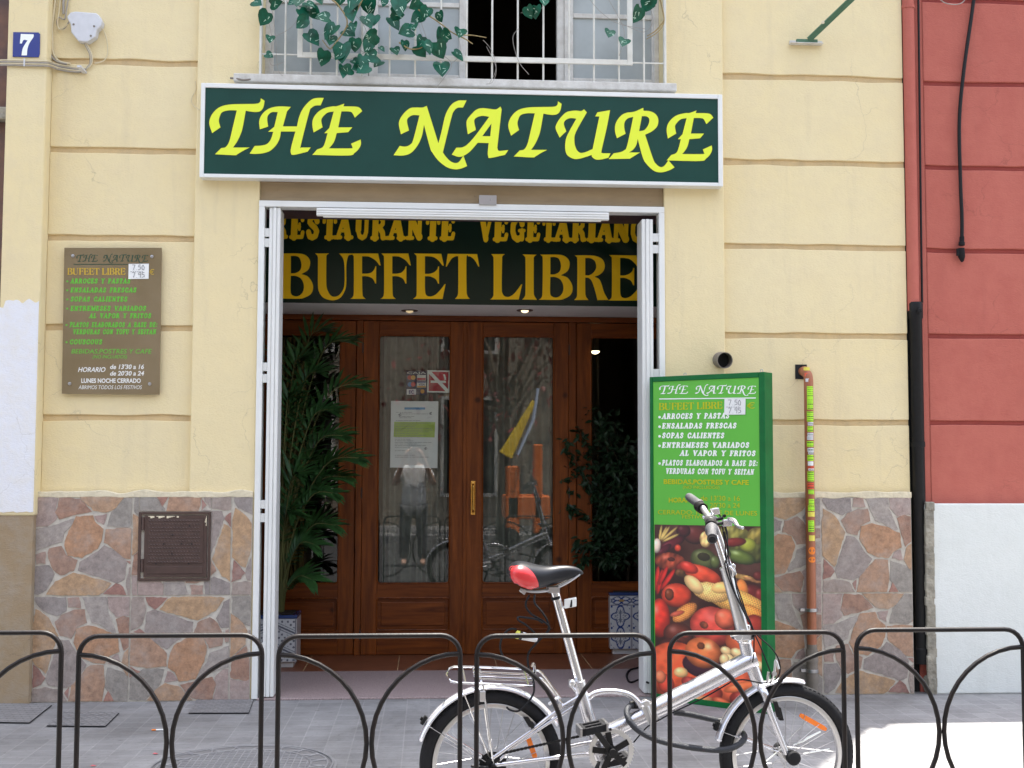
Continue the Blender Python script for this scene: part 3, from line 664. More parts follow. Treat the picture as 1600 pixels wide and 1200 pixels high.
# tile cladding
STONES = [((.30, .235, .22), "137,80 215,78 207,120 215,165 180,195 137,197"), ((.27, .165, .125), "225,78 300,85 345,135 225,165 213,140"), ((.34, .225, .15), "303,78 470,78 440,120 405,140 355,130"),
 ((.24, .222, .205), "480,80 540,82 540,163 490,200 412,195 427,140"), ((.29, .26, .245), "137,207 187,202 273,167 276,182 243,225 236,258 180,280 140,296"),
 ((.34, .20, .125), "290,160 350,153 368,190 394,207 390,250 373,290 315,325 262,316 247,275 264,215"), ((.29, .215, .20), "362,156 404,149 395,190 373,177"),
 ((.32, .205, .145), "405,212 480,206 540,216 540,340 480,328 402,262"), ((.29, .16, .13), "505,190 540,170 540,206"), ((.25, .215, .205), "400,277 474,322 487,352 480,420 455,430 302,380 307,347 376,302"),
 ((.28, .185, .145), "187,290 236,282 256,322 297,337 284,379 235,400 207,375 187,330"), ((.30, .21, .18), "140,312 176,303 174,350 140,350"), ((.23, .205, .20), "140,364 190,360 211,395 180,460 150,478 138,475"),
 ((.35, .235, .145), "184,474 217,427 285,390 430,432 398,470 385,480 240,481"), ((.25, .14, .12), "402,475 450,434 474,450 486,480"), ((.27, .16, .14), "490,342 530,346 508,356"), ((.27, .225, .205), "500,372 540,352 540,480 496,478 487,430")]
def clip_poly(pl, a, b_, c, d):
    for ax, lim, sg in ((0, a, 1), (0, b_, -1), (1, c, 1), (1, d, -1)):
        out = []
        for i in range(len(pl)):
            p, q = pl[i - 1], pl[i]; ip, iq = (p[ax] - lim) * sg >= 0, (q[ax] - lim) * sg >= 0
            if ip != iq: t = (lim - p[ax]) / (q[ax] - p[ax]); out.append((p[0] + (q[0] - p[0]) * t, p[1] + (q[1] - p[1]) * t))
            if iq: out.append(q)
        pl = out
        if len(pl) < 3: return []
    return pl
def cladding(name, x0, x1, jx, holes=(), seq=()):
    zj = Z(200, 931, -.035); tile = zj * 1.0; back = MB(); bm = MB(); cols = []; k = 0
    xs = [x0] + jx + [x1]; rows = [(.004, zj - .003), (zj + .003, ZT - .001)]
    for ri, (za, zb) in enumerate(rows):
        for i in range(len(xs) - 1):
            xa_, xb_ = xs[i] + .003, xs[i + 1] - .003; rects = [(xa_, xb_, za, zb)]
            for (hx0, hx1, hz0, hz1) in holes:
                nr = []
                for (a, b_, c, d) in rects:
                    if a < hx1 and b_ > hx0 and c < hz1 and d > hz0:
                        if a < hx0: nr.append((a, hx0 - .003, c, d))
                        if b_ > hx1: nr.append((hx1 + .003, b_, c, d))
                        if c < hz0: nr.append((max(a, hx0), min(b_, hx1), c, hz0 - .003))
                        if d > hz1: nr.append((max(a, hx0), min(b_, hx1), hz1 + .003, d))
                    else: nr.append((a, b_, c, d))
                rects = nr
            rot = seq[k]; k += 1; tw = max(xb_ - xa_, tile * .98) if i < len(xs) - 2 or i == 0 else tile * .98
            if i == 0 and (xb_ - xa_) < tile * .9: xo = xb_ - tile * .985
            else: xo = xa_
            for (a, b_, c, d) in rects: back.box((a, -.0405, c), (b_, -.0392, d))
            for si, (col, txt) in enumerate(STONES):
                pl = []
                for t in txt.split():
                    px_, py_ = t.split(','); u, v = (float(px_) - 137) / 404, 1 - (float(py_) - 77) / 405
                    for _ in range(rot): u, v = v, 1 - u
                    pl.append((xo + .004 + u * (tile - .008), za + .002 + v * (zb - za - .004)))
                fine = []; L_ = len(pl)
                for q in range(L_):
                    p1, p2 = Vector(pl[q]), Vector(pl[(q + 1) % L_]); n_ = max(2, int((p2 - p1).length / .018))
                    for w_ in range(n_):
                        p = p1.lerp(p2, w_ / n_); o_ = Vector((noise.noise(Vector((p.x * 38, p.y * 38, 3))), noise.noise(Vector((p.x * 38, p.y * 38, 9))))) * .0065
                        fine.append((p.x + o_.x, p.y + o_.y))
                fine = offset_poly(fine, .0030)
                for (a, b_, c, d) in rects:
                    cp_ = clip_poly(fine, a + .001, b_ - .001, c + .001, d - .001)
                    if len(cp_) < 3: continue
                    ar = abs(sum(cp_[q - 1][0] * cp_[q][1] - cp_[q][0] * cp_[q - 1][1] for q in range(len(cp_)))) / 2
                    if ar < 2e-5: continue
                    n0 = len(bm.v); bm.prism([(x, -.0432 - .0006 * (si % 3), z) for x, z in cp_], (0, .0028 + .0006 * (si % 3), 0))
                    cols += [col] * (len(bm.v) - n0)
    g = MB(); g.box((x0, -.0388, 0), (x1, -.0005, ZT)); g.build('tile_bed', M['grout'], YB)
    o2 = back.build('tile_joints', M['grout'], YB)
    o = bm.build(name, M['stone'], YB, bevel=.0012, smooth=False)
    at = o.data.color_attributes.new('print', 'FLOAT_COLOR', 'POINT')
    at.data.foreach_set('color', np.array([(*c, 1) for c in cols], dtype=np.float32).ravel())
    return o
hx0, hx1, hz0, hz1 = X(217, 850, -.04), X(329, 850, -.04), Z(270, 907, -.04), Z(270, 800, -.04)
XSL, XSR = X(52, 930, -.04), X(392, 980, -.04)
cladding('stone_cladding', XSL, XSR, [X(204, 930, -.04), X(360, 930, -.04)], [(hx0, hx1, hz0, hz1)], seq=(1, 2, 3, 0, 3, 1))
XRL, XRR = X(1041, 930, -.04), X(1426, 930, -.04)
cladding('stone_cladding', XRL, XRR, [X(1129, 930, -.04), X(1284, 930, -.04)], seq=(2, 1, 0, 3, 2, 1))
b = MB()
for (xa, xb, sd) in ((XSL - .002, XSR, 3), (XRL, XRR + .004, 9)):
    n = 60; poly = []
    for i in range(n + 1): t = i / n; poly.append((xa + (xb - xa) * t, -.0445, ZT - .004 + .008 * noise.noise(Vector((t * 14, sd, 0)))))
    for i in range(n, -1, -1): t = i / n; poly.append((xa + (xb - xa) * t, -.0445, ZT + .030 + .018 * noise.noise(Vector((t * 9, sd + 5, 0)))))
    b.prism(poly, (0, .0405, 0))
b.build('mortar_ledge', M['mortar'], YB, bevel=.004)

# iron hatch in the cladding
H = MB(); H.box((hx0, -.036, hz0), (hx1, -.0345, hz1)); fr = .012
H.box((hx0, -.052, hz0), (hx0 + fr, -.037, hz1)); H.box((hx1 - fr, -.052, hz0), (hx1, -.037, hz1)); H.box((hx0 + fr, -.052, hz0), (hx1 - fr, -.037, hz0 + fr)); H.box((hx0 + fr, -.052, hz1 - fr), (hx1 - fr, -.037, hz1))
hatch = H.build('meter_hatch', M['brown_metal'], YB, bevel=.003)
D = MB(); a0, a1, c0, c1 = hx0 + .03, hx1 - .018, hz0 + .018, hz1 - .018
D.box((a0, -.050, c0), (a1, -.0365, c1)); D.box((a0 + .018, -.054, c0 + .075), (a1 - .02, -.0505, c1 - .02)); D.box((a0 + .018, -.054, c0 + .02), (a1 - .02, -.0505, c0 + .06))
rows, colsn = 13, 17
for i in range(rows):
    for j in range(colsn):
        x = a0 + .03 + (a1 - a0 - .062) * (j + (.5 if i % 2 else 0)) / colsn; z = c0 + .085 + (c1 - c0 - .115) * i / (rows - 1)
        D.add([(x - .007, -.0545, z), (x, -.0545, z - .005), (x + .007, -.0545, z), (x, -.0545, z + .005), (x, -.0585, z)], [(0, 1, 4), (1, 2, 4), (2, 3, 4), (3, 0, 4)])
d = D.build('hatch_door', M['brown_metal'], hatch, bevel=.002)
S = MB()
for (u, v) in ((.72, .83), (.45, .68), (.32, .54), (.6, .54), (.76, .54), (.45, .38), (.2, .22), (.72, .22)):
    S.lathe((a0 + (a1 - a0) * u, -.0595, c0 + (c1 - c0) * v), (0, 1, 0), [(0, .004), (.003, .004)], 8)
S.build('vent_hole', M['dark'], d)
S = MB(); [S.box((a0 + .02 + .011 * q, -.0508, c1 - .007 - .003 * (q * 7 % 4)), (a0 + .031 + .011 * q, -.0502, c1 - .003)) for q in range(15) if q % 5 != 3]; [S.box((a1 - .006 - .0025 * (q * 5 % 4), -.0508, c1 - .012 - .009 * q), (a1 - .003, -.0502, c1 - .004 - .009 * q)) for q in range(6)]; S.build('chipped_paint', M['mortar'], d)
S = MB(); S.tube([(a0 - .008, -.05, c0 + .03), (a0 - .008, -.05, c0 + .10)], .008, 8); S.tube([(a0 - .008, -.05, c1 - .08), (a0 - .008, -.05, c1 - .01)], .008, 8); S.build('hinge', M['brown_metal'], d)

# ------------------------------------------------------------------ window above the sign
WY = .16
xw0, xw1, zw0_, zw1_ = XJL, XJR, ZW0, ZW0 + 2.15
def frame_rect(bm, x0, x1, z0, z1, y0, y1, l, r, bo, t):
    bm.box((x0, y0, z0), (x0 + l, y1, z1)); bm.box((x1 - r, y0, z0), (x1, y1, z1))
    bm.box((x0 + l, y0, z0), (x1 - r, y1, z0 + bo)); bm.box((x0 + l, y0, z1 - t), (x1 - r, y1, z1))
b = MB(); frame_rect(b, xw0, xw1, zw0_ + .03, zw1_, .10, .199, .03, .03, .025, .05); WF = b.build('window', M['old_white'], YB, bevel=.003)
def casement(px0, px1, st, y, pymid):
    x0, x1 = X(px0, 60, y), X(px1, 60, y); z0 = zw0_ + .056; z1 = zw1_ - .052
    zb = Z(700, 117, y) - z0; c = MB(); frame_rect(c, x0, x1, z0, z1, y, y + .045, st, st, zb, .06)
    zm = Z(700, pymid, y); c.box((x0 + st, y + .004, zm), (x1 - st, y + .040, zm + .028))
    c.box((x0 + st, y + .004, zm + .9), (x1 - st, y + .040, zm + .93))
    cs = c.build('casement', M['old_white'], WF, bevel=.003)
    p = MB(); p.box((x0 + st, y + .016, z0 + zb), (x1 - st, y + .020, z1 - .06)); return cs, p
cs, p = casement(416, 576, .045, .11, 10); put(p.build('pane', M['frosted']), WF)
cs, p = casement(577, 731, .050, .11, 11); put(p.build('pane', M['frosted']), WF)
cs, p = casement(882, 1032, .052, .12, 22); put(p.build('pane', M['frosted']), WF)
b = MB(); b.box((X(870, 60, .15), .13, zw0_ + .056), (X(881, 60, .15), .19, zw1_ - .052)); b.build('mullion', M['old_white'], WF, bevel=.003)
b = MB(); b.box((XJL - .15, -.075, ZW0 - .035), (XJR + .07, .14, ZW0 + .012)); b.build('window_sill', M['old_white'], YB, bevel=.006)
# cut through the masonry behind the window opening: the masonry box stays dark inside
# white security grille
GY = -.06
gr = MB(); zt = zw1_ + .05; zb_ = Z(700, 128, GY) + .006
for px in (446, 486, 527, 566, 609, 649, 689, 729, 769, 809, 849, 889, 928, 967, 1006):
    gr.tube([(X(px, 60, GY), GY, zb_), (X(px, 60, GY), GY, zt)], .0058, 8)
for px in (407.5, 1039): gr.box((X(px, 60, GY) - .006, GY - .012, zb_), (X(px, 60, GY) + .006, GY + .03, zt))
gr.box((X(407, 60, GY), GY - .006, zb_ - .006), (X(1040, 60, GY), GY + .006, zb_ + .006))
for py in (84, -250): gr.box((X(407, 60, GY), GY + .005, Z(430, py, GY) - .004), (X(1040, 60, GY), GY + .011, Z(430, py, GY) + .004))
gr.build('grille', M['grille'], YB, bevel=.0012)
gr = MB(); zq0 = Z(470, 90, GY - .012); zq1 = zt
x0, x1 = X(465, 60, GY - .012), X(988, 60, GY - .012)
frame_rect(gr, x0, x1, zq0, zq1, GY - .022, GY - .007, .030, .030, .030, .03); gr.build('grille_panel', M['grille'], YB, bevel=.002)

# ------------------------------------------------------------------ shutter box, entrance frame, folding shutters
ZF = Z(700, 325, 0)
b = MB(); b.box((XJL, -.005, Z(700, 318, 0)), (XJR, .22, ZD)); b.box((XJL, -.012, ZD - .022), (XJR, -.0055, ZD - .012)); b.box((XJL, -.020, ZD - .010), (XJR, -.0055, ZD - .001)); b.box((XJL, -.012, Z(700, 318, 0)), (XJR, -.0055, Z(700, 318, 0) + .018))
SBX = b.build('shutter_box', M['beige_metal'], YB, bevel=.002)
b = MB()
for (px, py) in ((433, 297), (423, 311), (438, 308), (452, 312), (985, 299), (1012, 300), (1001, 312), (1016, 314), (742, 306), (640, 305)):
    b.lathe((X(px, py), -.0085, Z(px, py)), (0, 1, 0), [(0, .0055), (.003, .006)], 10)
b.build('screw', M['beige_metal'], SBX)
b = MB(); b.box((X(748, 314), -.055, Z(760, 323)), (X(775, 314), -.006, Z(760, 308))); b.lathe((X(766, 314), -.056, Z(766, 315)), (0, -1, 0), [(-.002, .006), (.003, .006)], 12); b.build('lock_box', M['steel'], YB, bevel=.003)
zf0, zf1 = Z(700, 328.5, -.02), Z(700, 319, -.02)
b = MB()
xl0, xl1 = X(405.5, 330, -.02), X(414.5, 330, -.02); xr0, xr1 = X(1028.5, 340, -.02), X(1037, 340, -.02)
b.box((xl0, -.045, 0), (xl1, .05, zf0)); b.box((xr0, -.045, 0), (xr1, .05, zf0)); b.box((xl0, -.045, zf0), (xr1, .05, zf1))
b.build('entrance_frame', M['white_metal'], YB, bevel=.003)
def shutter(px0, px1, pyt):
    x0, x1 = X(px0, 340, -.03), X(px1, 340, -.03); z1 = Z(700, pyt, -.03); z0 = .018
    bm = MB(); n = 3; w_ = (x1 - x0) / n
    for i in range(n):
        y = -.035 - (.006 if i == 1 else 0)
        bm.box((x0 + i * w_ + .0012, y, z0), (x0 + (i + 1) * w_ - .0012, y + .17, z1))
    bm.box((x0, -.030, z0 + .01), (x1, .13, z1 - .004))
    s_ = bm.build('folding_shutter', M['white_metal'], YB, bevel=.002)
    return s_, x0, x1
sh, x0, x1 = shutter(421, 438.5, 329)
hb = MB()
for py in (362, 378, 572, 590, 787, 808, 1010): hb.box((xl1, -.028, Z(418, py, -.03) - .028), (x0, -.018, Z(418, py, -.03) + .020))
hb.build('hinge', M['white_metal'], sh, bevel=.002)
sh, x0, x1 = shutter(1002.5, 1020, 338)
hb = MB()
for py in (370, 388, 582, 604, 800): hb.box((x1, -.028, Z(1024, py, -.03) - .028), (xr0, -.018, Z(1024, py, -.03) + .020))
hb.build('hinge', M['white_metal'], sh, bevel=.002)
b = MB(); ta, tb = P(495, 325.5, -.06), P(951, 341, -.06)
z1 = ta.z; z0 = Z(495, 337.5, -.06)
b.box((ta.x, -.075, z0), (tb.x, -.0455, z1))
for k in range(3): zz = z0 + .004 + k * .013; b.box((ta.x + .001, -.080, zz), (tb.x - .001, -.0755, zz + .009))
b.box((X(505, 340, -.06), -.07, z0 - .008), (X(939, 340, -.06), -.05, z0 - .0005))
b.build('shutter_track', M['white_metal'], YB, bevel=.0015)

# ------------------------------------------------------------------ vestibule
YDOOR = G(700, 1026).y; YGR = G(700, 1050).y; YBAN = .86
VX0, VX1 = XJL - .27, XJR + .27
b = MB(); b.box((XJL + .0, -.045, 0), (XJR, YGR - .003, .012)); b.build('granite_threshold', M['granite'], YB, bevel=.003)
b = MB(); b.box((VX0, YGR, 0), (VX1, YDOOR + .3, .012)); b.build('vestibule_floor', M['terracotta'], YB)
b = MB()
for px in (470, 620, 780, 930): b.box((X(px, 1040, .7) - .0015, YGR + .002, .0122), (X(px, 1040, .7) + .0015, YDOOR, .0135))
b.build('floor_joint', M['groove'], YB)
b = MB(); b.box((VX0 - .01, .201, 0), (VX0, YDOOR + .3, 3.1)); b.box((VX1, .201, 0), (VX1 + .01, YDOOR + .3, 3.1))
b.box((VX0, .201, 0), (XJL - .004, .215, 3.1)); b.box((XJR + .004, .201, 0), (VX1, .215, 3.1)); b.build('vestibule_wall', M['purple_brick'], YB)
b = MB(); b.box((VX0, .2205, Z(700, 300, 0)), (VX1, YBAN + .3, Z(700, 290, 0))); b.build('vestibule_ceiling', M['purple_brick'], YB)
ZS = Z(700, 476, YBAN)
b = MB(); b.box((VX0, YBAN + .004, ZS), (VX1, YDOOR + .3, ZS + .02)); SOF = b.build('soffit', M['soffit'], YB)
for px, py, lit in ((640, 485, .3), (820, 484.5, 1.6)):
    c = G(px, py, ZS)
    b = MB(); b.lathe((c.x, c.y, ZS - .006), (0, 0, 1), [(0, .052), (.004, .055), (.006, .055)], 20, caps=False); b.lathe((c.x, c.y, ZS - .006), (0, 0, 1), [(0, .052), (.0, .036), (.004, .03)], 20, caps=False)
    dl = b.build('downlight', M['brown_metal'], SOF)
    me = mat('downlight lamp %g' % lit, (.9, .7, .4), .3); me.node_tree.nodes['Principled BSDF'].inputs['Emission Color'].default_value = (1, .78, .45, 1); me.node_tree.nodes['Principled BSDF'].inputs['Emission Strength'].default_value = lit * .35
    b = MB(); b.lathe((c.x, c.y, ZS - .018), (0, 0, 1), [(0, .010), (.006, .022), (.014, .026)], 16); b.build('bulb', me, dl)

# timber front
def dx(px, py=700): return X(px, py, YDOOR)
def dz(py, px=700): return Z(px, py, YDOOR)
TF = thing('timber_shopfront', 'varnished reddish pine double door with glazed side panels inside the entrance', 'door', (0, YDOOR, 0))
zt0 = dz(502, 730); b = MB()
b.box((VX0, YDOOR - .01, zt0), (VX1, YDOOR + .09, ZS - .001)); b.build('head_rail', M['wood_h'], TF, bevel=.004)
b = MB()
for (a, c) in ((556, 566), (889, 900)): b.box((dx(a), YDOOR - .008, .012), (dx(c), YDOOR + .09, zt0 - .001))
b.build('door_post', M['wood_v'], TF, bevel=.004)
def leaf(name, px0, px1, gx0, gx1, seed=0, y=0.0):
    x0, x1 = dx(px0) + .002, dx(px1) - .002; y0 = YDOOR + y; y1 = y0 + .05
    g0, g1 = dx(gx0), dx(gx1); zg0, zg1 = dz(911), dz(525); zb0, zb1 = dz(984), dz(934); zbot = .016; ztop = zt0 - .004
    st = MB(); st.box((x0, y0, zbot), (g0, y1, ztop)); st.box((g1, y0, zbot), (x1, y1, ztop))
    L = st.build(name, M['wood_v'], TF, bevel=.003)
    r = MB(); r.box((g0 + .0005, y0 + .0008, zg1), (g1 - .0005, y1, ztop)); r.box((g0 + .0005, y0 + .0008, zb1), (g1 - .0005, y1, zg0)); r.box((g0 + .0005, y0 + .0008, zbot), (g1 - .0005, y1, zb0)); r.build('rail', M['wood_h'], L, bevel=.003)
    # moulding beads with rounded corners around the pane and the bottom panel
    m_ = MB()
    for (a, c, e, f) in ((g0, g1, zg0, zg1), (g0, g1, zb0, zb1)):
        rr = .022; pts = []
        for (qx, qz, s0) in ((c - rr, f - rr, 0), (a + rr, f - rr, 90), (a + rr, e + rr, 180), (c - rr, e + rr, 270)):
            for k in range(7): t = R(s0 + 15 * k); pts.append((qx + rr * math.cos(t), y0 - .001, qz + rr * math.sin(t)))
        m_.tube(pts, .0055, 6, closed=True)
        cr = [(a, f), (c, f), (c, e), (a, e)]
        for (qx, qz), (sx, sz) in zip(cr, ((1, -1), (-1, -1), (-1, 1), (1, 1))):   # corner fillets
            poly = [(qx, y0 + .004, qz)] + [(qx + sx * (rr - rr * math.sin(R(t))), y0 + .004, qz + sz * (rr - rr * math.cos(R(t)))) for t in range(0, 91, 15)]
            m_.prism(poly, (0, .03, 0))
    m_.build('moulding', M['wood_v'], L)
    pn = MB(); pn.box((g0, y0 + .016, zb0), (g1, y0 + .034, zb1)); pn.box((g0 + .028, y0 + .006, zb0 + .028), (g1 - .028, y0 + .0155, zb1 - .028)); pn.build('bottom_panel', M['wood_h'], L, bevel=.004)
    q = MB(); q.quad((g0, y0 + .026, zg0), (g1, y0 + .026, zg0), (g1, y0 + .026, zg1), (g0, y0 + .026, zg1)); q.build('pane', M['glass'], L)
    return L
la = leaf('side_panel', 400, 555.5, 428, 530, y=.012)
lb = leaf('door_leaf', 566, 724, 591, 703)
lc = leaf('door_leaf', 727, 889, 754, 865)
ld = leaf('side_panel', 900.5, 1062, 924, 1036, y=.012)
b = MB(); b.box((dx(723), YDOOR - .010, .02), (dx(729), YDOOR - .001, zt0 - .006)); b.build('astragal', M['wood_v'], lc, bevel=.003)
b = MB()
for px in (565.5, 889.5):
    for py in (545, 770, 990): b.tube([(dx(px), YDOOR - .006, dz(py) - .035), (dx(px), YDOOR - .006, dz(py) + .035)], .006, 8)
b.build('hinge', M['brown_metal'], lb)
hx, hz = dx(739.5), dz(778)
b = MB(); b.box((hx - .016, YDOOR - .005, hz - .115), (hx + .016, YDOOR - .0008, hz + .115)); hd = b.build('door_plate', M['brass'], lc, bevel=.004)
b = MB(); b.tube(bez([(hx, YDOOR - .006, hz - .092), (hx, YDOOR - .028, hz - .085), (hx, YDOOR - .034, hz - .06), (hx, YDOOR - .034, hz + .06), (hx, YDOOR - .028, hz + .085), (hx, YDOOR - .006, hz + .092)], 4), .0085, 10)
for q in (-.1, .1): b.lathe((hx, YDOOR - .0055, hz + q), (0, -1, 0), [(0, .0085), (.006, .0075), (.008, .003)], 10)
b.build('pull_handle', M['brass'], hd)
# curtains and room behind
def curtain(px0, px1, y, label, z0=.25, seed=0, m='curtain', amp=.022):
    x0, x1 = dx(px0), dx(px1); bm = MB(); n = 130; zs_ = [z0, .8, 1.4, dz(522)]
    vs = []
    for z in zs_:
        for i in range(n + 1):
            t = i / n; ph = t * 34 + 2.5 * noise.noise(Vector((t * 3, seed, 0))); k = 1.0 - .12 * (z / 2.2)
            vs.append((x0 + (x1 - x0) * t, y + amp * k * math.sin(ph) + .010 * noise.noise(Vector((t * 9, seed, z))), z))
    fs = [(r * (n + 1) + i, r * (n + 1) + i + 1, (r + 1) * (n + 1) + i + 1, (r + 1) * (n + 1) + i) for r in range(len(zs_) - 1) for i in range(n)]
    bm.add(vs, fs, True); return solo(bm, 'curtain', M[m], label, 'curtain', 'net curtains behind the door panes')
curtain(598, 699, YDOOR + .10, 'greyish pleated net curtain behind the left door pane with the notices', seed=1)
curtain(748, 872, YDOOR + .10, 'greyish pleated net curtain behind the right door pane beside the brass handle', seed=2)
M['curtain_y'] = mat('ochre curtain', (.36, .28, .11), .9)
o = curtain(424, 470, YDOOR + .30, 'ochre curtain strip behind the left side panel, seen through the palm', seed=4, m='curtain_y')
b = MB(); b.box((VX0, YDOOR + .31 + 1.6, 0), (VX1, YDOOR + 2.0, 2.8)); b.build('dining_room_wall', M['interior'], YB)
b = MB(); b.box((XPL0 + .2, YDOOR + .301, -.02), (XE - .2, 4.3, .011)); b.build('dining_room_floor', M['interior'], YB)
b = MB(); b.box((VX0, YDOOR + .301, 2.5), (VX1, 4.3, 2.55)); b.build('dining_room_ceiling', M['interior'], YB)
# lit lamp inside, visible through the right side panel
c = P(930, 551, YDOOR + .9)
me = mat('lamp glow', (1, .85, .6), .3); me.node_tree.nodes['Principled BSDF'].inputs['Emission Color'].default_value = (1, .8, .5, 1); me.node_tree.nodes['Principled BSDF'].inputs['Emission Strength'].default_value = 1.6
L = thing('ceiling_lamp', 'small lit lamp glowing in the dark room behind the right side panel', 'lamp', tuple(c))
b = MB(); b.lathe(c, (0, 0, 1), [(-.010, .012), (.0, .030), (.012, .034)], 14); b.build('bulb', me, L)
b = MB(); b.tube([(c.x, c.y, c.z + .012), (c.x, c.y, 2.5)], .004, 6); b.build('cord', M['black_plastic'], L)

# ------------------------------------------------------------------ neighbours
RB = thing('red_building', 'brick red painted building with a white plastered base, right of the yellow one', 'building', (4, .5, 0))
RX0 = X(1424, 500, .03); RX1 = 9.0; RY = .02
zgr = [Z(1500, y, RY) for y in (131, 262, 392, 525, 661)]
rt = 4.3  # unseen roof height, kept low to let sun onto the right pavement
bm = MB(); hi = rt; st_ = zgr[0] - zgr[1]
xg0, xg1 = X(1446, 300, RY), 9.0
for z in [zgr[0] + st_ * k for k in (2, 1)] + zgr:
    if z > rt - .05: continue
    course(bm, xg0, xg1, z + .013, hi, RY, RY + .03, 90 + z); hi = z - .013
zp = Z(1500, 787, -.05)
course(bm, xg0, xg1, zp - .03, hi, RY, RY + .03, 130); bm.build('wall', M['red'], RB, bevel=.006)
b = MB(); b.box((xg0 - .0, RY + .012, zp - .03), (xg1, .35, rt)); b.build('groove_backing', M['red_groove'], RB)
b = MB(); b.box((RX0 + .012, RY + .004, 0), (xg0 - .0005, .35, rt)); b.build('edge_strip', M['red'], RB)
# white plinth with a broken left edge
xp0 = X(1449, 900, -.06); poly = []
n = 40
for i in range(n + 1): t = i / n; z = zp * t; poly.append((xp0 + .05 * (1 if t < .12 else 0) * 0 + .010 * noise.noise(Vector((3, t * 22, 1))) + (.03 if t < .17 else 0), -.055, z))
poly += [(9.0, -.055, zp), (9.0, -.055, 0)]
b = MB(); b.prism(poly, (0, .07, 0)); b.build('plinth', M['white_plaster'], RB, bevel=.008)
poly = []; xq = X(1461, 900, -.06)
b = MB()
for i in range(26):
    z = zp * (i / 26) + .004; s_ = zp / 26 * .55
    b.obox((xp0 + .018 + .012 * noise.noise(Vector((i * 1.3, 2, 2))), -.053, z + s_), (1, .1 * noise.noise(Vector((i, 1, 1))), 0), (0, 1, .1), (0, 0, 1), .026, .012 + .004 * noise.noise(Vector((i * 2.1, 0, 7))), s_ * 1.1)
b.build('broken_edge', M['rough_concrete'], RB, bevel=.004)
b = MB(); b.box((RX0 + .02, -.03, 0), (xp0 + .05, .02, .10)); b.build('gap_rubble', M['rough_concrete'], RB, bevel=.02)
b = MB(); b.box((XE + .021, RY + .03, rt), (9.1, 4.5, rt + .12)); b.build('parapet', M['red'], RB)
b = MB(); b.box((9.0, RY, 0), (9.1, 4.5, rt)); b.box((XE + .005, 4.4, 0), (9.0, 4.5, rt)); b.box((XE + .001, .36, 0), (XE + .05, 4.39, rt - .001)); b.build('side_wall', M['red'], RB)
NB = thing('brown_building', 'dark brownish neighbouring wall at the far left edge beside the number seven', 'building', (-4, .5, 0))
b = MB(); b.box((-9, .02, 0), (XPL0 - .001, .35, 8)); b.build('wall', mat('weathered brown wall', (.20, .11, .08), .9, col2=(.10, .07, .07), vscale=7, bump=.6, bscale=25), NB)
b = MB(); b.box((-9, -.05, Z(4, 190, 0)), (XPL0 - .0015, .019, Z(4, 170, 0))); b.build('string_course', M['rough_concrete'], NB, bevel=.01)
# ================================================================== SIGNS
SYF = -.105
sx0, sx1 = X(313, 205, SYF), X(1129, 218, SYF); sz0, sz1 = Z(720, 284.3, SYF), Z(720, 138.8, SYF)
SG = thing('shop_sign', 'long dark green sign box with yellow letters THE NATURE and a white frame', 'sign', ((sx0 + sx1) / 2, -.1, sz0))
b = MB(); fw = .026
frame_rect(b, sx0, sx1, sz0, sz1, SYF - .006, -.0305, fw * .9, fw, fw * .8, fw); b.build('sign_frame', M['white_metal'], SG, bevel=.003)
b = MB(); b.box((sx0 + fw * .9, SYF + .002, sz0 + fw * .8), (sx1 - fw, SYF + .01, sz1 - fw)); b.build('sign_face', M['sign_green'], SG)
b = MB(); name_text(b, lambda x, y: P(x, y, SYF + .0012), None, edge=1.0); b.build('letter_outline', M['sign_edge'], SG)
b = MB(); name_text(b, lambda x, y: P(x, y, SYF + .0002), None); b.build('lettering', M['sign_yellow'], SG)

BN = thing('banner', 'dark green banner RESTAURANTE VEGETARIANO BUFFET LIBRE in golden letters above the doors', 'sign', (0, YBAN, ZS))
b = MB(); n = 240; vs = []; zz = [ZS + .0 + (Z(700, 300, YBAN) - ZS) * k / 40 for k in range(41)]
def bany(x, z):
    t = max(0, (x - X(880, 400, YBAN)) * 1.4) * max(0, min(1, (z - ZS) / .3))
    return YBAN - .004 - .012 * t * (1 + math.sin((x * .9 + (z - ZS) * 1.6) * 22)) * .5
for z in zz:
    for i in range(n + 1): x = VX0 + (VX1 - VX0) * i / n; vs.append((x, bany(x, z), z))
b.add(vs, [(r * (n + 1) + i, r * (n + 1) + i + 1, (r + 1) * (n + 1) + i + 1, (r + 1) * (n + 1) + i) for r in range(40) for i in range(n)], True)
b.build('banner_cloth', M['banner_green'], BN)
def bmap(x, y, e=.0045):
    p = P(x, y, YBAN); return P(x, y, bany(p.x, p.z) - e)
b = MB()
serif_text(b, bmap, 'BUFFET', [(0, 0), (0, 0), (-47.2, 0), (0, 0), (0, 0), (0, 0)]); b.build('word', M['gold'], BN); b = MB()
serif_text(b, bmap, 'LIBRE', [(0, 0), (0, 0), (405.5, 1.8), (0, 0), (305, 2.5)]); b.build('word', M['gold'], BN); b = MB()
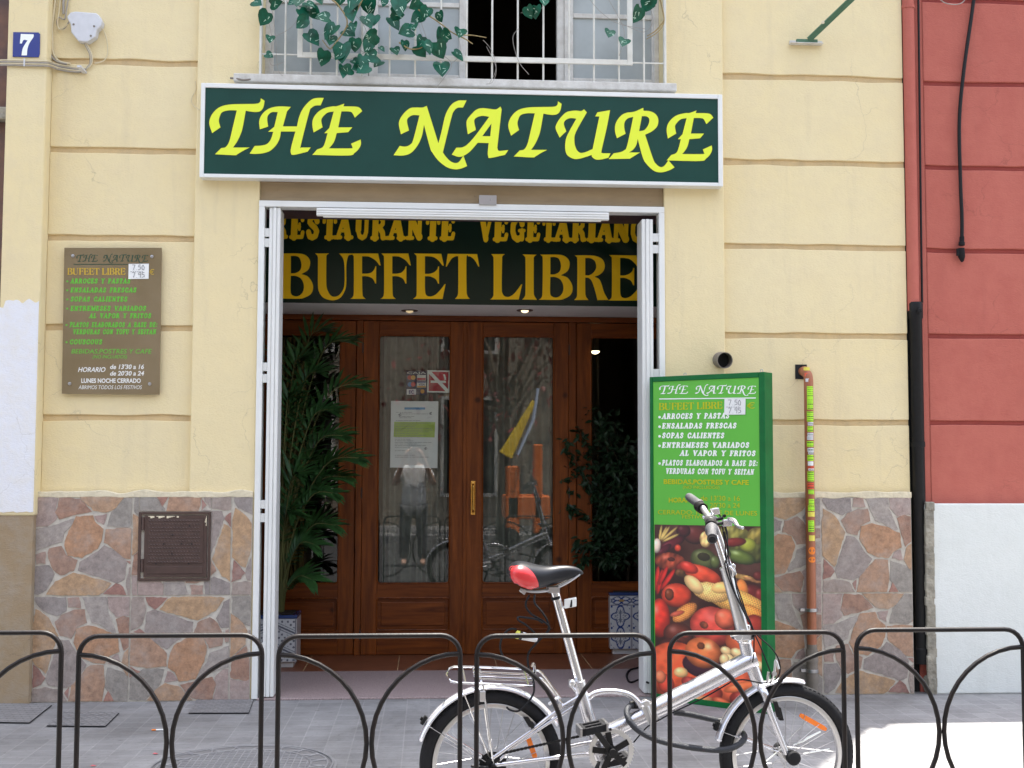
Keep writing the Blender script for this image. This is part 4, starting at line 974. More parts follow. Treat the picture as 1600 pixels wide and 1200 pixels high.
# first line of soft slab letters
for (ch, xa, xb, yb) in (('R', 424, 450.5, 372), ('E', 453, 476.5, 372.5), ('S', 478.5, 500, 373), ('T', 503.5, 526.5, 373), ('A', 524, 550.5, 373), ('U', 554.5, 578, 373.5),
                         ('R', 580, 605, 374), ('A', 606, 632.5, 374), ('N', 635, 662, 374), ('T', 665, 688, 374.5), ('E', 688, 712, 374.5),
                         ('V', 749, 770, 376), ('E', 771, 795, 376), ('G', 797, 821.5, 376), ('E', 822, 845, 376), ('T', 847, 868, 376), ('A', 866, 891, 376.5), ('R', 893, 917, 376.5), ('I', 917, 933, 376.5), ('A', 932, 958, 377), ('N', 956, 985, 377.5), ('O', 985, 1008, 377.5)):
    if xa == 749: b.build('word', M['gold'], BN); b = MB()
    wd, gv, gf = sk_glyph(ch, 1.18)
    b.add([bmap(xa + (xb - xa) * (u / wd) + (v - .5) * 1.5, yb - v * 36.5) for u, v in gv], gf)
b.build('word', M['gold'], BN)

# ------------------------------------------------------------------ price card writing
def price_card(fmap, x0, y0, x1, y1, tilt, label, gap=0):
    w_, h_ = x1 - x0, y1 - y0
    b = MB(); b.add([fmap(x0, y0 + tilt, .0), fmap(x1, y0, .0), fmap(x1 - .5, y1 - tilt, .0), fmap(x0 - .5, y1, .0)], [(0, 1, 2, 3)])
    K = thing('price_card', label, 'card', tuple(fmap((x0 + x1) / 2, y1, 0)))
    b.build('paper', M['paper'], K)
    D7 = [(.0, 1), (.55, 1), (.2, 0)]; D5 = [(.5, 1), (.1, 1), (.05, .6), (.45, .6), (.5, .2), (.0, .02)]; D0 = [(.25, 1), (.0, .6), (.1, .05), (.4, 0), (.5, .5), (.25, 1)]; D9 = [(.5, .6), (.05, .6), (.1, 1), (.5, 1), (.4, 0)]
    b = MB()
    def dig(poly, ox, oy, s_):
        pts = [(ox + u * s_, oy - v * s_) for u, v in poly]
        for p_, q_ in zip(pts, pts[1:]):
            c = capsule(p_, q_, .42, 3); b.add([fmap(u, v, -.0012) for u, v in c], [tuple(range(len(c)))])
    for (row, ds) in ((.40, (D7, None, D5, D0)), (.90, (D7, None, D9, D5))):
        for i, dg in enumerate(ds):
            ox = x0 + w_ * (.18 + .17 * i) + (0 if i < 2 else -w_ * .04)
            oy = y0 + h_ * row
            if dg: dig(dg, ox, oy, h_ * .32)
            else: dig([(.2, 0), (.22, .03)], ox, oy, h_ * .3)
    for i in range(6): dig([(0, 0), (.25, 0)], x0 + w_ * (.1 + .11 * i), y0 + h_ * .52, h_ * .25)
    b.build('handwriting', M['pencil'], K)

# ------------------------------------------------------------------ bronze menu plaque
PLY = -.028
PQ = thing('menu_plaque', 'bronze brown menu plaque with green and white lettering screwed to the left wall', 'sign', tuple(P(175, 616, PLY)))
b = MB(); c = [P(100.4, 387, PLY), P(252.7, 387, PLY), P(249, 616.5, PLY), P(96.4, 615, PLY)]
b.prism(c, (0, .010, 0)); b.build('plate', M['plaque_brown'], PQ, bevel=.0015)
b = MB()
for (px, py) in ((114, 400), (237.5, 401), (109, 599.5), (234, 600)):
    p = P(px, py, PLY); b.lathe((p.x, PLY + .01, p.z), (0, 1, 0), [(0, .006), (.018, .006)], 12)
    b.lathe((p.x, PLY, p.z), (0, -1, 0), [(0, .009), (.004, .009), (.005, .006)], 14)
b.build('screw', M['steel'], PQ)
pm = lambda x, y, e=0: P(x, y, PLY - .0008 + e)
b = MB(); name_text(b, pm, (119, 396.5, 232, 411), -1.2); b.add([pm(115, 412.4), pm(200, 412.4), pm(200, 413.6), pm(115, 413.6)], [(0, 1, 2, 3)]); b.build('name_lettering', M['ink_dgreen'], PQ)
b = MB(); serif_fit(b, pm, 'BUFEET LIBRE', 105, 429.4, 196, 429.4, 10.6); font_text(b, '€', 233.5, 429, 241, 429, 8.2, pm); b.build('gold_lettering', M['ink_gold'], PQ)
b = MB()
LINES = [('ARROCES Y PASTAS', 109.7, 204, 442.8), ('ENSALADAS FRESCAS', 109.7, 213.5, 456.8), ('SOPAS CALIENTES', 109.7, 199.5, 471), ('ENTREMESES VARIADOS', 109.7, 228.7, 485.5),
         ('AL VAPOR Y FRITOS', 139, 236.4, 497), ('PLATOS ELABORADOS A BASE DE:', 108.5, 246, 511), ('VERDURAS CON TOFU Y SEITAN', 113.6, 244, 522), ('COUSCOUS', 108.5, 160, 537.8)]
for t, xa, xb, yb in LINES:
    sk_text(b, t, xa, yb, xb, yb, 7.4, pm, fat=1.05, slant=.15)
    if t[0] + t[1] not in ('AL', 'VE'): c_ = capsule((xa - 4.6, yb - 3.2), (xa - 4.5, yb - 3.2), 1.5); b.add([pm(u, v) for u, v in c_], [tuple(range(len(c_)))])
    b.build('menu_line', M['ink_green'], PQ); b = MB()
font_text(b, 'BEBIDAS,POSTRES Y CAFE', 111.5, 552.3, 236, 552.3, 7, pm, slant=.2); b.build('menu_line', M['ink_green'], PQ); b = MB(); font_text(b, '(NO INCLUIDOS)', 144.7, 559.8, 198, 559.8, 5, pm, slant=.2)
b.build('menu_line', M['ink_green'], PQ)
b = MB()
font_text(b, 'HORARIO', 121.8, 581, 164, 581, 7.2, pm, .02, .25); font_text(b, "de 13'30 a 16", 171.5, 576.4, 224.5, 576.4, 6.8, pm, .025, .2); font_text(b, "de 20'30 a 24", 171.5, 586.6, 224.5, 586.6, 6.8, pm, .025, .2)
b.build('hours_line', M['ink_white'], PQ); b = MB(); font_text(b, 'LUNES NOCHE CERRADO', 127, 598, 220, 598, 6.6, pm, .03); b.build('hours_line', M['ink_white'], PQ); b = MB(); font_text(b, 'ABRIMOS TODOS LOS FESTIVOS', 122.5, 608, 221, 608, 6, pm, 0, .2)
b.build('hours_line', M['ink_white'], PQ)
price_card(lambda x, y, e=0: P(x, y, PLY - .0025 + e), 201, 412, 232.7, 436, .4, 'handwritten 7.50 / 7.95 price card stuck on the bronze menu plaque')

# ------------------------------------------------------------------ street number
NY = -.106
NP = thing('house_number', 'small blue enamel number plate with a white 7 on the left pilaster', 'sign', tuple(P(41, 90, NY)))
b = MB(); b.prism([P(20.5, 50, NY), P(60, 50.5, NY), P(62.5, 53, NY), P(62, 84, NY), P(60, 89.5, NY), P(19.5, 88.5, NY)], (0, .005, 0)); b.build('plate', M['blue_enamel'], NP, bevel=.0012)
g = [(x / 4, y / 4) for x, y in smooth_outline("124,272* 130,212* 210,214* 209,232 185,268 172,305 168,346* 134,346* 143,300 172,252* 148,250 136,272*")]
vs, fs = fill([g]); b = MB(); b.add([P(x, y, NY - .001) for x, y in vs], fs); b.build('numeral', M['white_ink'], NP)

# ------------------------------------------------------------------ advertising board on the pavement
A_L, A_R = G(1017, 1091.5), G(1200, 1116)
ab_x = (A_R - A_L); ab_x.z = 0; AW = ab_x.length; ab_x.normalize(); ab_n = Vector((ab_x.y, -ab_x.x, 0))      # towards the street
if ab_n.y > 0: ab_n = -ab_n
AH = PL(1017.5, 589, A_L, ab_n).z
AB = thing('pavement_board', 'tall green framed menu board with a vegetable picture leaning beside the entrance', 'sign', tuple(A_L + ab_x * AW / 2))
dep = .10
def abp(u, v, w_): return A_L + ab_x * u + Vector((0, 0, v)) - ab_n * w_
def abbox(bm, u0, u1, v0, v1, w0, w1):
    c = (abp((u0 + u1) / 2, (v0 + v1) / 2, (w0 + w1) / 2)); bm.obox(c, ab_x, ab_n, (0, 0, 1), (u1 - u0) / 2, abs(w1 - w0) / 2, (v1 - v0) / 2)
fwl = .020; fwr = .034
b = MB(); abbox(b, 0, fwl, 0, AH, 0, dep); abbox(b, AW - fwr, AW, 0, AH, 0, dep); abbox(b, fwl, AW - fwr, 0, .03, 0, dep); abbox(b, fwl, AW - fwr, AH - .028, AH, 0, dep)
abbox(b, fwl, AW - fwr, .03, AH - .028, dep - .01, dep - .003)
b.build('board_frame', M['board_green'], AB, bevel=.003)
b = MB(); abbox(b, fwl, AW - fwr, .03, AH - .028, .006, .012); b.build('board_face', M['board_face'], AB)
b = MB(); 
for uu in (AW - .03, AW * .3): b.tube(bez([abp(uu - .006, AH - .002, .03), abp(uu - .006, AH + .014, .03), abp(uu + .006, AH + .014, .03), abp(uu + .006, AH - .002, .03)], 4), .0018, 6)
b.build('hook', M['steel'], AB)
PN = A_L - ab_n * .0055
am = lambda x, y, e=0.0: PL(x, y, PN + ab_n * (.0012 - e), ab_n)
sl_ = lambda x, dy=0: (x - 1029) * 0.012 * 0 
b = MB(); name_text(b, am, (1029.5, 600.5, 1182, 618), -1.7); b.build('name_lettering', M['white_ink'], AB); b = MB(); b.add([am(1030, 622.6), am(1181, 621), am(1181, 622.6), am(1030, 624.2)], [(0, 1, 2, 3)]); b.build('underline', M['white_ink'], AB); b = MB()
def tl(t, xa, xb, ya, yb, h, slant=.15, fat=1.1): sk_text(b, t, xa, ya, xb, yb, h, am, fat=fat, slant=slant)
def dot(x, y, r=2.0): c_ = capsule((x, y), (x + .1, y), r); b.add([am(u, v) for u, v in c_], [tuple(range(len(c_)))])
for (t, xa, xb, ya, yb) in (('ARROCES Y PASTAS', 1034, 1140, 654.5, 653.5), ('ENSALADAS FRESCAS', 1034, 1151, 669.5, 669), ('SOPAS CALIENTES', 1034, 1132, 684.5, 684.5), ('ENTREMESES VARIADOS', 1034, 1171, 699.5, 699.5),
                            ('AL VAPOR Y FRITOS', 1062, 1181, 712, 712.5), ('PLATOS ELABORADOS A BASE DE:', 1034, 1184, 727, 728), ('VERDURAS CON TOFU Y SEITAN', 1040, 1178, 740, 741.5)):
    tl(t, xa, xb, ya, yb, 8.2)
    if t[:2] not in ('AL', 'VE'): dot(1030.5, ya - 2.8)
    b.build('menu_line', M['white_ink'], AB); b = MB()
b = MB(); serif_fit(b, am, 'BUFEET LIBRE', 1029, 641, 1129, 638.5, 11); b.build('yellow_line', M['board_yellow'], AB); b = MB(); font_text(b, '€', 1167, 638.5, 1179.5, 638, 9.0, am)
b.build('yellow_line', M['board_yellow'], AB); b = MB(); font_text(b, 'BEBIDAS,POSTRES Y CAFE', 1037, 756, 1170, 757.5, 7.2, am, .025); b.build('yellow_line', M['board_yellow'], AB); b = MB(); font_text(b, '(NO INCLUIDOS)', 1067, 763.5, 1124, 764, 5, am)
b.build('yellow_line', M['board_yellow'], AB); b = MB(); font_text(b, 'HORARIO', 1045, 785, 1088, 785, 7.4, am, .02); b.build('yellow_line', M['board_yellow'], AB); b = MB(); font_text(b, "de 13'30 a 16", 1095, 782, 1156, 782.5, 7.6, am); b.build('yellow_line', M['board_yellow'], AB); b = MB(); font_text(b, "de 20'30 a 24", 1095, 793, 1156, 793.5, 7.6, am)
b.build('yellow_line', M['board_yellow'], AB); b = MB(); font_text(b, 'CERRADO: NOCHE DE LUNES', 1028, 803.5, 1183, 805.5, 7.0, am); b.build('yellow_line', M['board_yellow'], AB); b = MB(); font_text(b, 'FESTIVOS', 1066, 810, 1106, 810, 5, am)
b.build('yellow_line', M['board_yellow'], AB)
price_card(lambda x, y, e=0: PL(x, y, PN + ab_n * (.0045 - e), ab_n), 1132, 623, 1165, 648, .3, 'handwritten 7.50 / 7.95 price card stuck on the green pavement board')

# painted vegetable picture: colours worked out per vertex on a fine grid
def paint(xs, ys):
    Xg, Yg = np.meshgrid(xs, ys); Hh, Ww = Xg.shape; rng = np.random.RandomState(3)
    img = np.zeros((Hh, Ww, 3)); img[:] = (58, 26, 18)
    def nz(f, s_):
        r_ = np.random.RandomState(s_); out = np.zeros_like(Xg)
        for k in range(4):
            a, c, p_ = r_.uniform(-1, 1, 3); out += np.sin((Xg * a + Yg * c) * f * (1 + k * .7) + p_ * 9) / (1 + k * .5)
        return out / 2.2
    img += (nz(.09, 1) * 22)[..., None]
    def ell(x, y, rx, ry, ang, col, sh=.55, hi=.5, tex=None, rim=None, hl=(-.35, -.4)):
        x = 1000 + x / 3.75; y = 800 + y / 3.75; rx /= 3.75; ry /= 3.75
        c, s_ = math.cos(R(ang)), math.sin(R(ang)); dx_, dy_ = Xg - x, Yg - y
        u = (dx_ * c + dy_ * s_) / rx; v = (-dx_ * s_ + dy_ * c) / ry; q = u * u + v * v
        wob = 1 + .05 * nz(.12, int(x * 7 + y) % 97); m = np.clip((wob - q) * min(rx, ry) * .9, 0, 1)
        lightf = 1.06 - sh * np.clip(q, 0, 1) ** 1.3 - .28 * (v * .6 + u * .3)
        hlv = hi * np.exp(-(((u - hl[0]) ** 2 + (v - hl[1]) ** 2) / .07))
        colr = np.array(col, float)[None, None] * lightf[..., None] + 190 * hlv[..., None] * .5
        if tex == 'corn': colr *= (1 + .16 * np.sin(u * rx * 1.55) * np.sign(np.sin(v * ry * 1.1)) + .10 * np.sin(v * ry * 2.2))[..., None]
        if tex == 'leaf': colr *= (1 + .35 * nz(.35, 11))[..., None]
        if tex == 'skin': colr *= (1 + .13 * nz(.2, 21))[..., None]
        img[:] = img * (1 - m[..., None]) + np.clip(colr, 0, 255) * m[..., None]
    def line(x0, y0, x1, y1, w_, col, sh=.5):
        L_ = math.hypot(x1 - x0, y1 - y0); ell((x0 + x1) / 2, (y0 + y1) / 2, L_ / 2 + w_ * .6, w_, math.degrees(math.atan2(y1 - y0, x1 - x0)), col, sh, .12)
    ell(640, 200, 150, 90, 5, (72, 74, 32), .5, .2, 'leaf'); ell(560, 120, 90, 50, 10, (120, 112, 52), .5, .2, 'leaf'); ell(690, 130, 60, 50, 0, (128, 112, 50), .4, .2, 'leaf')
    ell(635, 185, 48, 42, 0, (142, 146, 50), .5, .4); ell(330, 130, 70, 60, 0, (88, 36, 32), .6, .3); ell(260, 110, 45, 40, 0, (66, 22, 26), .6, .4)
    ell(390, 160, 34, 48, 0, (215, 175, 110), .4, .2, 'leaf'); ell(560, 170, 70, 28, -6, (110, 30, 26), .5, .2)
    ell(590, 255, 90, 42, 14, (86, 100, 40), .6, .8); ell(500, 240, 40, 34, 0, (70, 84, 34), .6, .7)
    ell(378, 275, 78, 62, 8, (88, 92, 48), .6, .5); ell(380, 262, 40, 26, 8, (44, 38, 20), .3, .1); ell(445, 290, 30, 40, 0, (84, 92, 46), .6, .5)
    ell(190, 190, 90, 32, -28, (88, 22, 32), .6, .3); ell(225, 215, 20, 22, 20, (196, 62, 40), .5, .3); ell(140, 230, 60, 22, -40, (74, 18, 30), .5, .3)
    for a in ((112, 175, 128, 75), (118, 170, 160, 85), (122, 172, 178, 82), (125, 175, 228, 84), (130, 180, 236, 128)): line(*a, 8, (190, 160, 88), .35)
    ell(96, 205, 26, 48, 6, (226, 200, 180), .5, .3)
    ell(180, 300, 98, 56, 5, (140, 58, 38), .5, .3, 'leaf'); ell(250, 330, 40, 30, 0, (120, 32, 28), .5, .2); ell(185, 285, 25, 14, 0, (70, 26, 20), .4, 0)
    for a in ((105, 330, 90, 480), (130, 350, 98, 500), (205, 345, 120, 470), (160, 330, 110, 440)): line(*a, 15, (190, 36, 30), .5)
    ell(600, 370, 90, 16, 10, (170, 130, 72), .4, .2, 'leaf'); ell(660, 385, 60, 12, 14, (142, 96, 58), .4, .2, 'leaf'); ell(690, 360, 30, 28, 0, (92, 30, 26), .5, .3)
    ell(650, 460, 80, 52, 0, (92, 22, 22), .6, .5); ell(600, 440, 34, 60, -8, (214, 122, 56), .4, .2); ell(700, 470, 30, 40, 0, (120, 32, 28), .5, .5)
    ell(365, 365, 122, 50, 17, (214, 72, 44), .5, .4, 'skin'); ell(290, 330, 60, 34, 20, (196, 54, 40), .5, .4); ell(240, 368, 34, 26, 20, (100, 62, 36), .5, .2, 'leaf')
    ell(560, 510, 190, 72, 17, (232, 166, 82), .42, .15, 'corn'); ell(420, 470, 110, 58, 10, (238, 182, 108), .4, .2, 'corn'); ell(320, 430, 70, 40, 42, (236, 190, 126), .4, .1); ell(480, 440, 60, 34, -10, (240, 186, 110), .35, .15)
    ell(650, 570, 80, 40, 20, (224, 140, 62), .5, .1, 'corn')
    ell(215, 500, 92, 74, -6, (216, 66, 40), .55, .6, 'skin'); ell(172, 498, 30, 38, 0, (112, 50, 26), .6, .5)
    ell(265, 600, 92, 40, -38, (232, 140, 68), .45, .1, 'corn'); ell(220, 610, 50, 16, -20, (190, 84, 60), .4, .1)
    ell(670, 640, 60, 60, 0, (150, 44, 30), .6, .2); ell(112, 645, 66, 120, 0, (212, 50, 34), .55, .6, 'skin')
    ell(425, 670, 128, 118, 0, (204, 70, 56), .5, .35, 'skin', hl=(-.1, -.5)); ell(378, 665, 26, 22, 20, (112, 54, 34), .5, .2, 'leaf'); ell(500, 620, 60, 60, 0, (214, 96, 66), .5, .3, 'skin')
    ell(225, 735, 92, 74, 0, (100, 42, 30), .6, .5); ell(265, 730, 26, 26, 0, (150, 60, 40), .5, .4); ell(190, 830, 90, 70, 0, (82, 34, 28), .5, .1)
    ell(620, 760, 120, 80, 10, (200, 90, 52), .5, .2); ell(650, 860, 90, 60, 0, (216, 120, 70), .5, .2)
    ell(210, 960, 190, 180, 10, (214, 84, 46), .45, .1, 'skin'); ell(380, 900, 130, 80, 0, (62, 26, 40), .4, 0)
    ell(372, 830, 108, 92, 0, (222, 112, 60), .5, .6, 'skin', hl=(.3, -.45)); ell(360, 790, 24, 22, 0, (108, 52, 26), .5, .1)
    for a in ((505, 805, 34, 26), (570, 812, 42, 28), (520, 850, 34, 30), (495, 855, 28, 34), (590, 855, 50, 26), (690, 870, 40, 26), (620, 800, 24, 18)): ell(*a, 15, (232, 190, 132), .45, .35)
    ell(240, 960, 44, 32, -8, (238, 182, 116), .4, .4); ell(150, 1040, 50, 60, 0, (204, 70, 48), .5, .3); ell(115, 1000, 34, 40, 0, (222, 120, 80), .5, .3)
    ell(540, 1000, 160, 90, -20, (216, 92, 56), .5, .2, 'skin'); ell(620, 1060, 100, 50, -12, (150, 46, 34), .5, .3); ell(600, 1000, 120, 26, -20, (224, 110, 62), .5, .3); ell(620, 1090, 60, 26, 10, (190, 110, 70), .4, .2)
    ell(380, 1080, 110, 60, -20, (196, 66, 46), .5, .3); ell(350, 1110, 80, 26, -12, (226, 140, 90), .4, .3); ell(480, 1105, 60, 24, 14, (206, 92, 56), .5, .3); ell(300, 1020, 60, 40, 20, (170, 60, 50), .5, .2)
    img *= (1 + .05 * nz(.5, 44))[..., None]
    v = np.clip(img * 1.12, 0, 255) / 255.0; return np.where(v <= .04045, v / 12.92, ((v + .055) / 1.055) ** 2.4)
nx_, ny_ = 150, 230
cTL, cTR = am(1022.6, 819.5), am(1191, 822.5); 
zb_f = .031; cBL = Vector((cTL.x, cTL.y, zb_f)); cBR = Vector((cTR.x, cTR.y, zb_f))
def to_px(p):
    d = p - CAM; return 800 + FPX * d.dot(RT) / d.dot(FW), 600 - FPX * d.dot(UP) / d.dot(FW)
PBL, PBR = to_px(cBL), to_px(cBR)
vs = []
for j in range(ny_):
    t = j / (ny_ - 1)
    for i in range(nx_): s_ = i / (nx_ - 1); vs.append(cTL.lerp(cTR, s_).lerp(cBL.lerp(cBR, s_), t))
b = MB(); b.add(vs, [(j * nx_ + i, (j + 1) * nx_ + i, (j + 1) * nx_ + i + 1, j * nx_ + i + 1) for j in range(ny_ - 1) for i in range(nx_ - 1)])
o = b.build('vegetable_picture', M['print'], AB)
cl_ = paint(np.linspace(1022, 1191, nx_), np.linspace(820, (PBL[1] + PBR[1]) / 2, ny_)).reshape(-1, 3)
at = o.data.color_attributes.new('print', 'FLOAT_COLOR', 'POINT')
at.data.foreach_set('color', np.concatenate([cl_, np.ones((len(cl_), 1))], 1).astype(np.float32).ravel())

# ------------------------------------------------------------------ notices on the door glass
GYD = YDOOR + .0288
gm = lambda x, y, e=0: P(x, y, GYD + e)
K = thing('notice', 'white printed notice with a lime green price table taped on the left door pane', 'paper', tuple(gm(646, 731)))
b = MB(); b.add([gm(611, 626.5), gm(685, 627), gm(683.5, 731.5), gm(609.5, 730.5)], [(0, 1, 2, 3)]); b.build('sheet', M['paper'], K)
b = MB(); b.add([gm(616, 659, -.0006), gm(680, 659.5, -.0006), gm(679, 683.5, -.0006), gm(615, 682.5, -.0006)], [(0, 1, 2, 3)]); b.build('price_table', mat('lime print', (.42, .58, .10), .7), K)
b = MB(); b.add([gm(632, 636.5, -.0006), gm(664, 636.5, -.0006), gm(664, 640, -.0006), gm(632, 640, -.0006)], [(0, 1, 2, 3)]); b.build('heading', mat('blue print', (.10, .30, .55), .7), K)
b = MB(); rr = random.Random(4)
for k, y in enumerate([644, 646.5, 650.5, 652.5, 657] + [661 + 2.7 * i for i in range(9)] + [686 + 2.5 * i for i in range(6)] + [704, 711, 714]):
    xa = 617 + (rr.random() * 8 if k < 5 else 0); xb = 640 + rr.random() * 38
    x = xa
    while x < xb:
        l = 2 + rr.random() * 6; b.add([gm(x, y, -.0012), gm(min(x + l, xb), y, -.0012), gm(min(x + l, xb), y + .55, -.0012), gm(x, y + .55, -.0012)], [(0, 1, 2, 3)]); x += l + .9
for (cx_, cy_) in ((625, 648), (673, 646), (665, 701)):
    for q in range(5): a = rr.random() * 6; c_ = capsule((cx_ + 2 * math.cos(a), cy_ + 2 * math.sin(a)), (cx_ - 1.5 * math.cos(a), cy_ + 2 * math.cos(a)), .5, 3); b.add([gm(u, v, -.0012 - .0003 * q) for u, v in c_], [tuple(range(len(c_)))])
b.build('small_print', M['pencil'], K)
K = thing('no_smoking_sticker', 'red and white no smoking sticker on the left door pane', 'sticker', tuple(gm(685, 613)))
b = MB(); b.add([gm(668, 578.5), gm(703, 579), gm(702, 613.5), gm(667.5, 613)], [(0, 1, 2, 3)]); b.build('backing', M['white_ink'], K)
b = MB(); b.add([gm(670, 580.7, -.0008), gm(701, 581.2, -.0008), gm(700, 611.5, -.0008), gm(669.6, 611, -.0008)], [(0, 1, 2, 3)]); b.build('red_field', mat('sticker red', (.42, .015, .03), .4), K)
b = MB()
def gpoly(pts, e=-.0016): b.add([gm(x, y, e) for x, y in pts], [tuple(range(len(pts)))])
gpoly([(673, 594.5), (696.5, 595), (696.5, 598.5), (673, 598)]); gpoly([(670, 581), (674.5, 581), (700, 608), (700, 611.3), (696, 611.3), (670, 584)], -.0022)
gpoly([(692.5, 585), (695, 584.8), (697, 590), (697, 593.5), (694.6, 593.5), (694, 590)]); b.build('cigarette_symbol', M['white_ink'], K)
K = thing('card_sticker', 'small dark blue payment card sticker beside the no smoking sign', 'sticker', tuple(gm(651, 617)))
b = MB(); b.add([gm(635, 579), gm(667, 579.5), gm(667, 617), gm(634.5, 616.5)], [(0, 1, 2, 3)]); b.build('backing', mat('navy print', (.01, .015, .06), .4), K)
def gq(name, x0, y0, x1, y1, col, e=-.0010):
    q = MB(); q.add([gm(x0, y0, e), gm(x1, y0, e), gm(x1, y1, e), gm(x0, y1, e)], [(0, 1, 2, 3)]); return q.build(name, mat('print %s %g' % (name, x0 + y0), col, .4), K)
for (x0, y0, x1, y1, c_) in ((651.5, 586, 665.5, 594.5, (.75, .75, .72)), (651.5, 596, 665.5, 605.5, (.75, .75, .70)), (635.5, 608, 650, 616.5, (.72, .72, .72))): gq('card_field', x0, y0, x1, y1, c_)
gq('card_stripe', 652, 590.5, 665, 594, (.5, .02, .04), -.0016); gq('card_stripe', 652, 596.3, 665, 598, (.04, .06, .25), -.0016); gq('card_stripe', 652, 603, 665, 605.2, (.7, .35, .05), -.0016)
def disc(x, y, r, col, e=-.0014):
    q = MB(); c_ = capsule((x, y), (x + .01, y), r, 9); q.add([gm(u, v, e) for u, v in c_], [tuple(range(len(c_)))]); q.build('card_mark', mat('mark %g %g' % (x, y), col, .4), K)
disc(640.5, 590, 3.6, (.55, .03, .02)); disc(645.5, 590, 3.6, (.75, .38, .04), -.002); disc(640.5, 600.5, 3.6, (.03, .18, .45)); disc(645.5, 600.5, 3.6, (.6, .04, .04), -.002); disc(660, 611.5, 3.2, (.7, .35, .06))
q = MB()
font_text(q, 'CAJA', 636, 584.3, 665.5, 584.3, 3.4, lambda x, y: gm(x, y, -.0018)); q.build('card_lettering', M['white_ink'], K)
q = MB(); font_text(q, 'VISA', 653.5, 602.5, 663.8, 602.5, 3.6, lambda x, y: gm(x, y, -.0024), .02, .2); font_text(q, 'EC', 638.8, 615, 646.5, 615, 5, lambda x, y: gm(x, y, -.002), .03); q.build('card_initials', mat('indigo print', (.03, .03, .16), .4), K)
# ================================================================== WALL FITTINGS
# junction box and cables
JB = thing('junction_box', 'grey white cut-corner cable junction box high on the left wall', 'box', tuple(P(134, 66, -.02)))
poly = [(110, 19), (118, 17.5), (150, 20), (155, 24), (160, 33), (158, 40), (151, 47), (149, 57), (136, 65.5), (122, 64), (111, 50), (110, 38), (104, 26)]
b = MB(); b.prism([P(x, y, -.055) for x, y in poly], (0, .055, 0)); b.build('box', M['box_grey'], JB, bevel=.006)
b = MB()
for (x, y) in ((115, 38), (147, 41), (142, 56)): b.lathe(P(x, y, -.0555), (0, -1, 0), [(0, .006), (.002, .006), (.003, .003)], 10)
b.build('screw', M['grey_pipe'], JB)
CB = thing('cable_bundle', 'bundle of grey and cream cables running round the left pilaster to the junction box', 'cables', tuple(P(90, 105, -.02)))
def cab(name, pts, r, m, parent, n=7):
    q = MB(); q.tube(bez([P(*p) for p in pts], 7), r, n); return q.build(name, m, parent)
for i in range(4):
    d = i * 2.6
    cab('cable', [(0, 94 + d, -.112), (20, 94 + d, -.112), (50, 95 + d, -.112), (72, 95.5 + d, -.112), (80, 97 + d, -.06), (92, 101 + d, -.012), (110, 104 + d, -.012), (128, 107 + d * .6, -.012), (139, 105 - i, -.012), (144 - i, 96, -.014), (143 - i, 84, -.02), (136 - i, 70, -.025), (132, 64, -.03)], .0042, M['cable_grey' if i % 2 else 'cable_cream'], CB)
cab('cable', [(108, -12, -.012), (104, 15, -.014), (101, 30, -.016), (92, 27, -.014), (89, 36, -.014), (93, 45, -.014), (101, 44, -.02), (108, 34, -.03)], .004, M['cable_grey'], CB)
cab('cable', [(95, -12, -.016), (93, 12, -.016), (90, 36, -.016), (94, 46, -.018), (106, 38, -.03)], .004, M['cable_cream'], CB)
cab('cable', [(155, 42, -.03), (163, 50, -.012), (168, 70, -.01), (167, 88, -.01), (160, 96, -.01), (148, 99, -.01)], .0032, M['cable_cream'], CB)
cab('cable', [(305, 127, -.008), (306, 140, -.01), (300, 152, -.012), (301, 163, -.012), (312, 172, -.034)], .0028, M['cable_cream'], CB)
q = MB()
for (x, y) in ((38, 96), (128, 107)): q.box(tuple(P(x - 1.2, y - 5, -.12)), tuple(P(x + 1.2, y + 8, -.112 if x < 60 else -.004)))
q.build('cable_clip', M['box_grey'], CB)
for i, (xt, xb, r, m) in enumerate(((79, 77, .011, 'cable_grey'), (86, 82, .009, 'cable_cream'), (99, 99, .007, 'cable_grey'))):
    ez = 60 if i < 2 else 22
    cab('conduit', [(xt + 1, -30, -.014), (xt, 0, -.014), (xb, ez * .6, -.014), (xb, ez, -.014)] + ([(xb + 1, 82, -.012), (xb + 10, 95, -.012), (xb + 28, 100, -.012)] if i < 2 else []), r * .62 if i < 2 else r, M[m], CB, 9)
# awning bracket
AW_ = thing('awning_bracket', 'green iron awning arm on a rusty white wall plate, upper right wall', 'bracket', tuple(P(1259, 64, -.01)))
b = MB(); pa, pb = P(1234, 56, -.02), P(1285, 70, -.02); b.box((pa.x, -.022, pb.z), (pb.x, -.0015, pb.z + .022)); b.box((pa.x, -.045, pb.z), (pb.x, -.022, pb.z + .005)); b.build('wall_plate', M['old_white'], AW_, bevel=.002)
b = MB(); b.box((X(1244, 60, -.03), -.04, pb.z + .0055), (X(1277, 60, -.03), -.0225, pb.z + .026)); b.build('hinge_block', M['green_metal'], AW_, bevel=.003)
a0, a1 = P(1264, 62, -.035), P(1352, -22, -.33)
b = MB(); b.obox((a0 + a1) / 2, a1 - a0, (0, 1, .4), (a1 - a0).cross(Vector((0, 1, .4))), (a1 - a0).length / 2, .010, .016); b.build('arm', M['green_metal'], AW_, bevel=.002)
b = MB(); b.lathe(P(1286, 35, -.13), (-.3, -1, 0), [(0, .010), (.005, .010)], 10); b.build('bolt', M['mortar'], AW_)
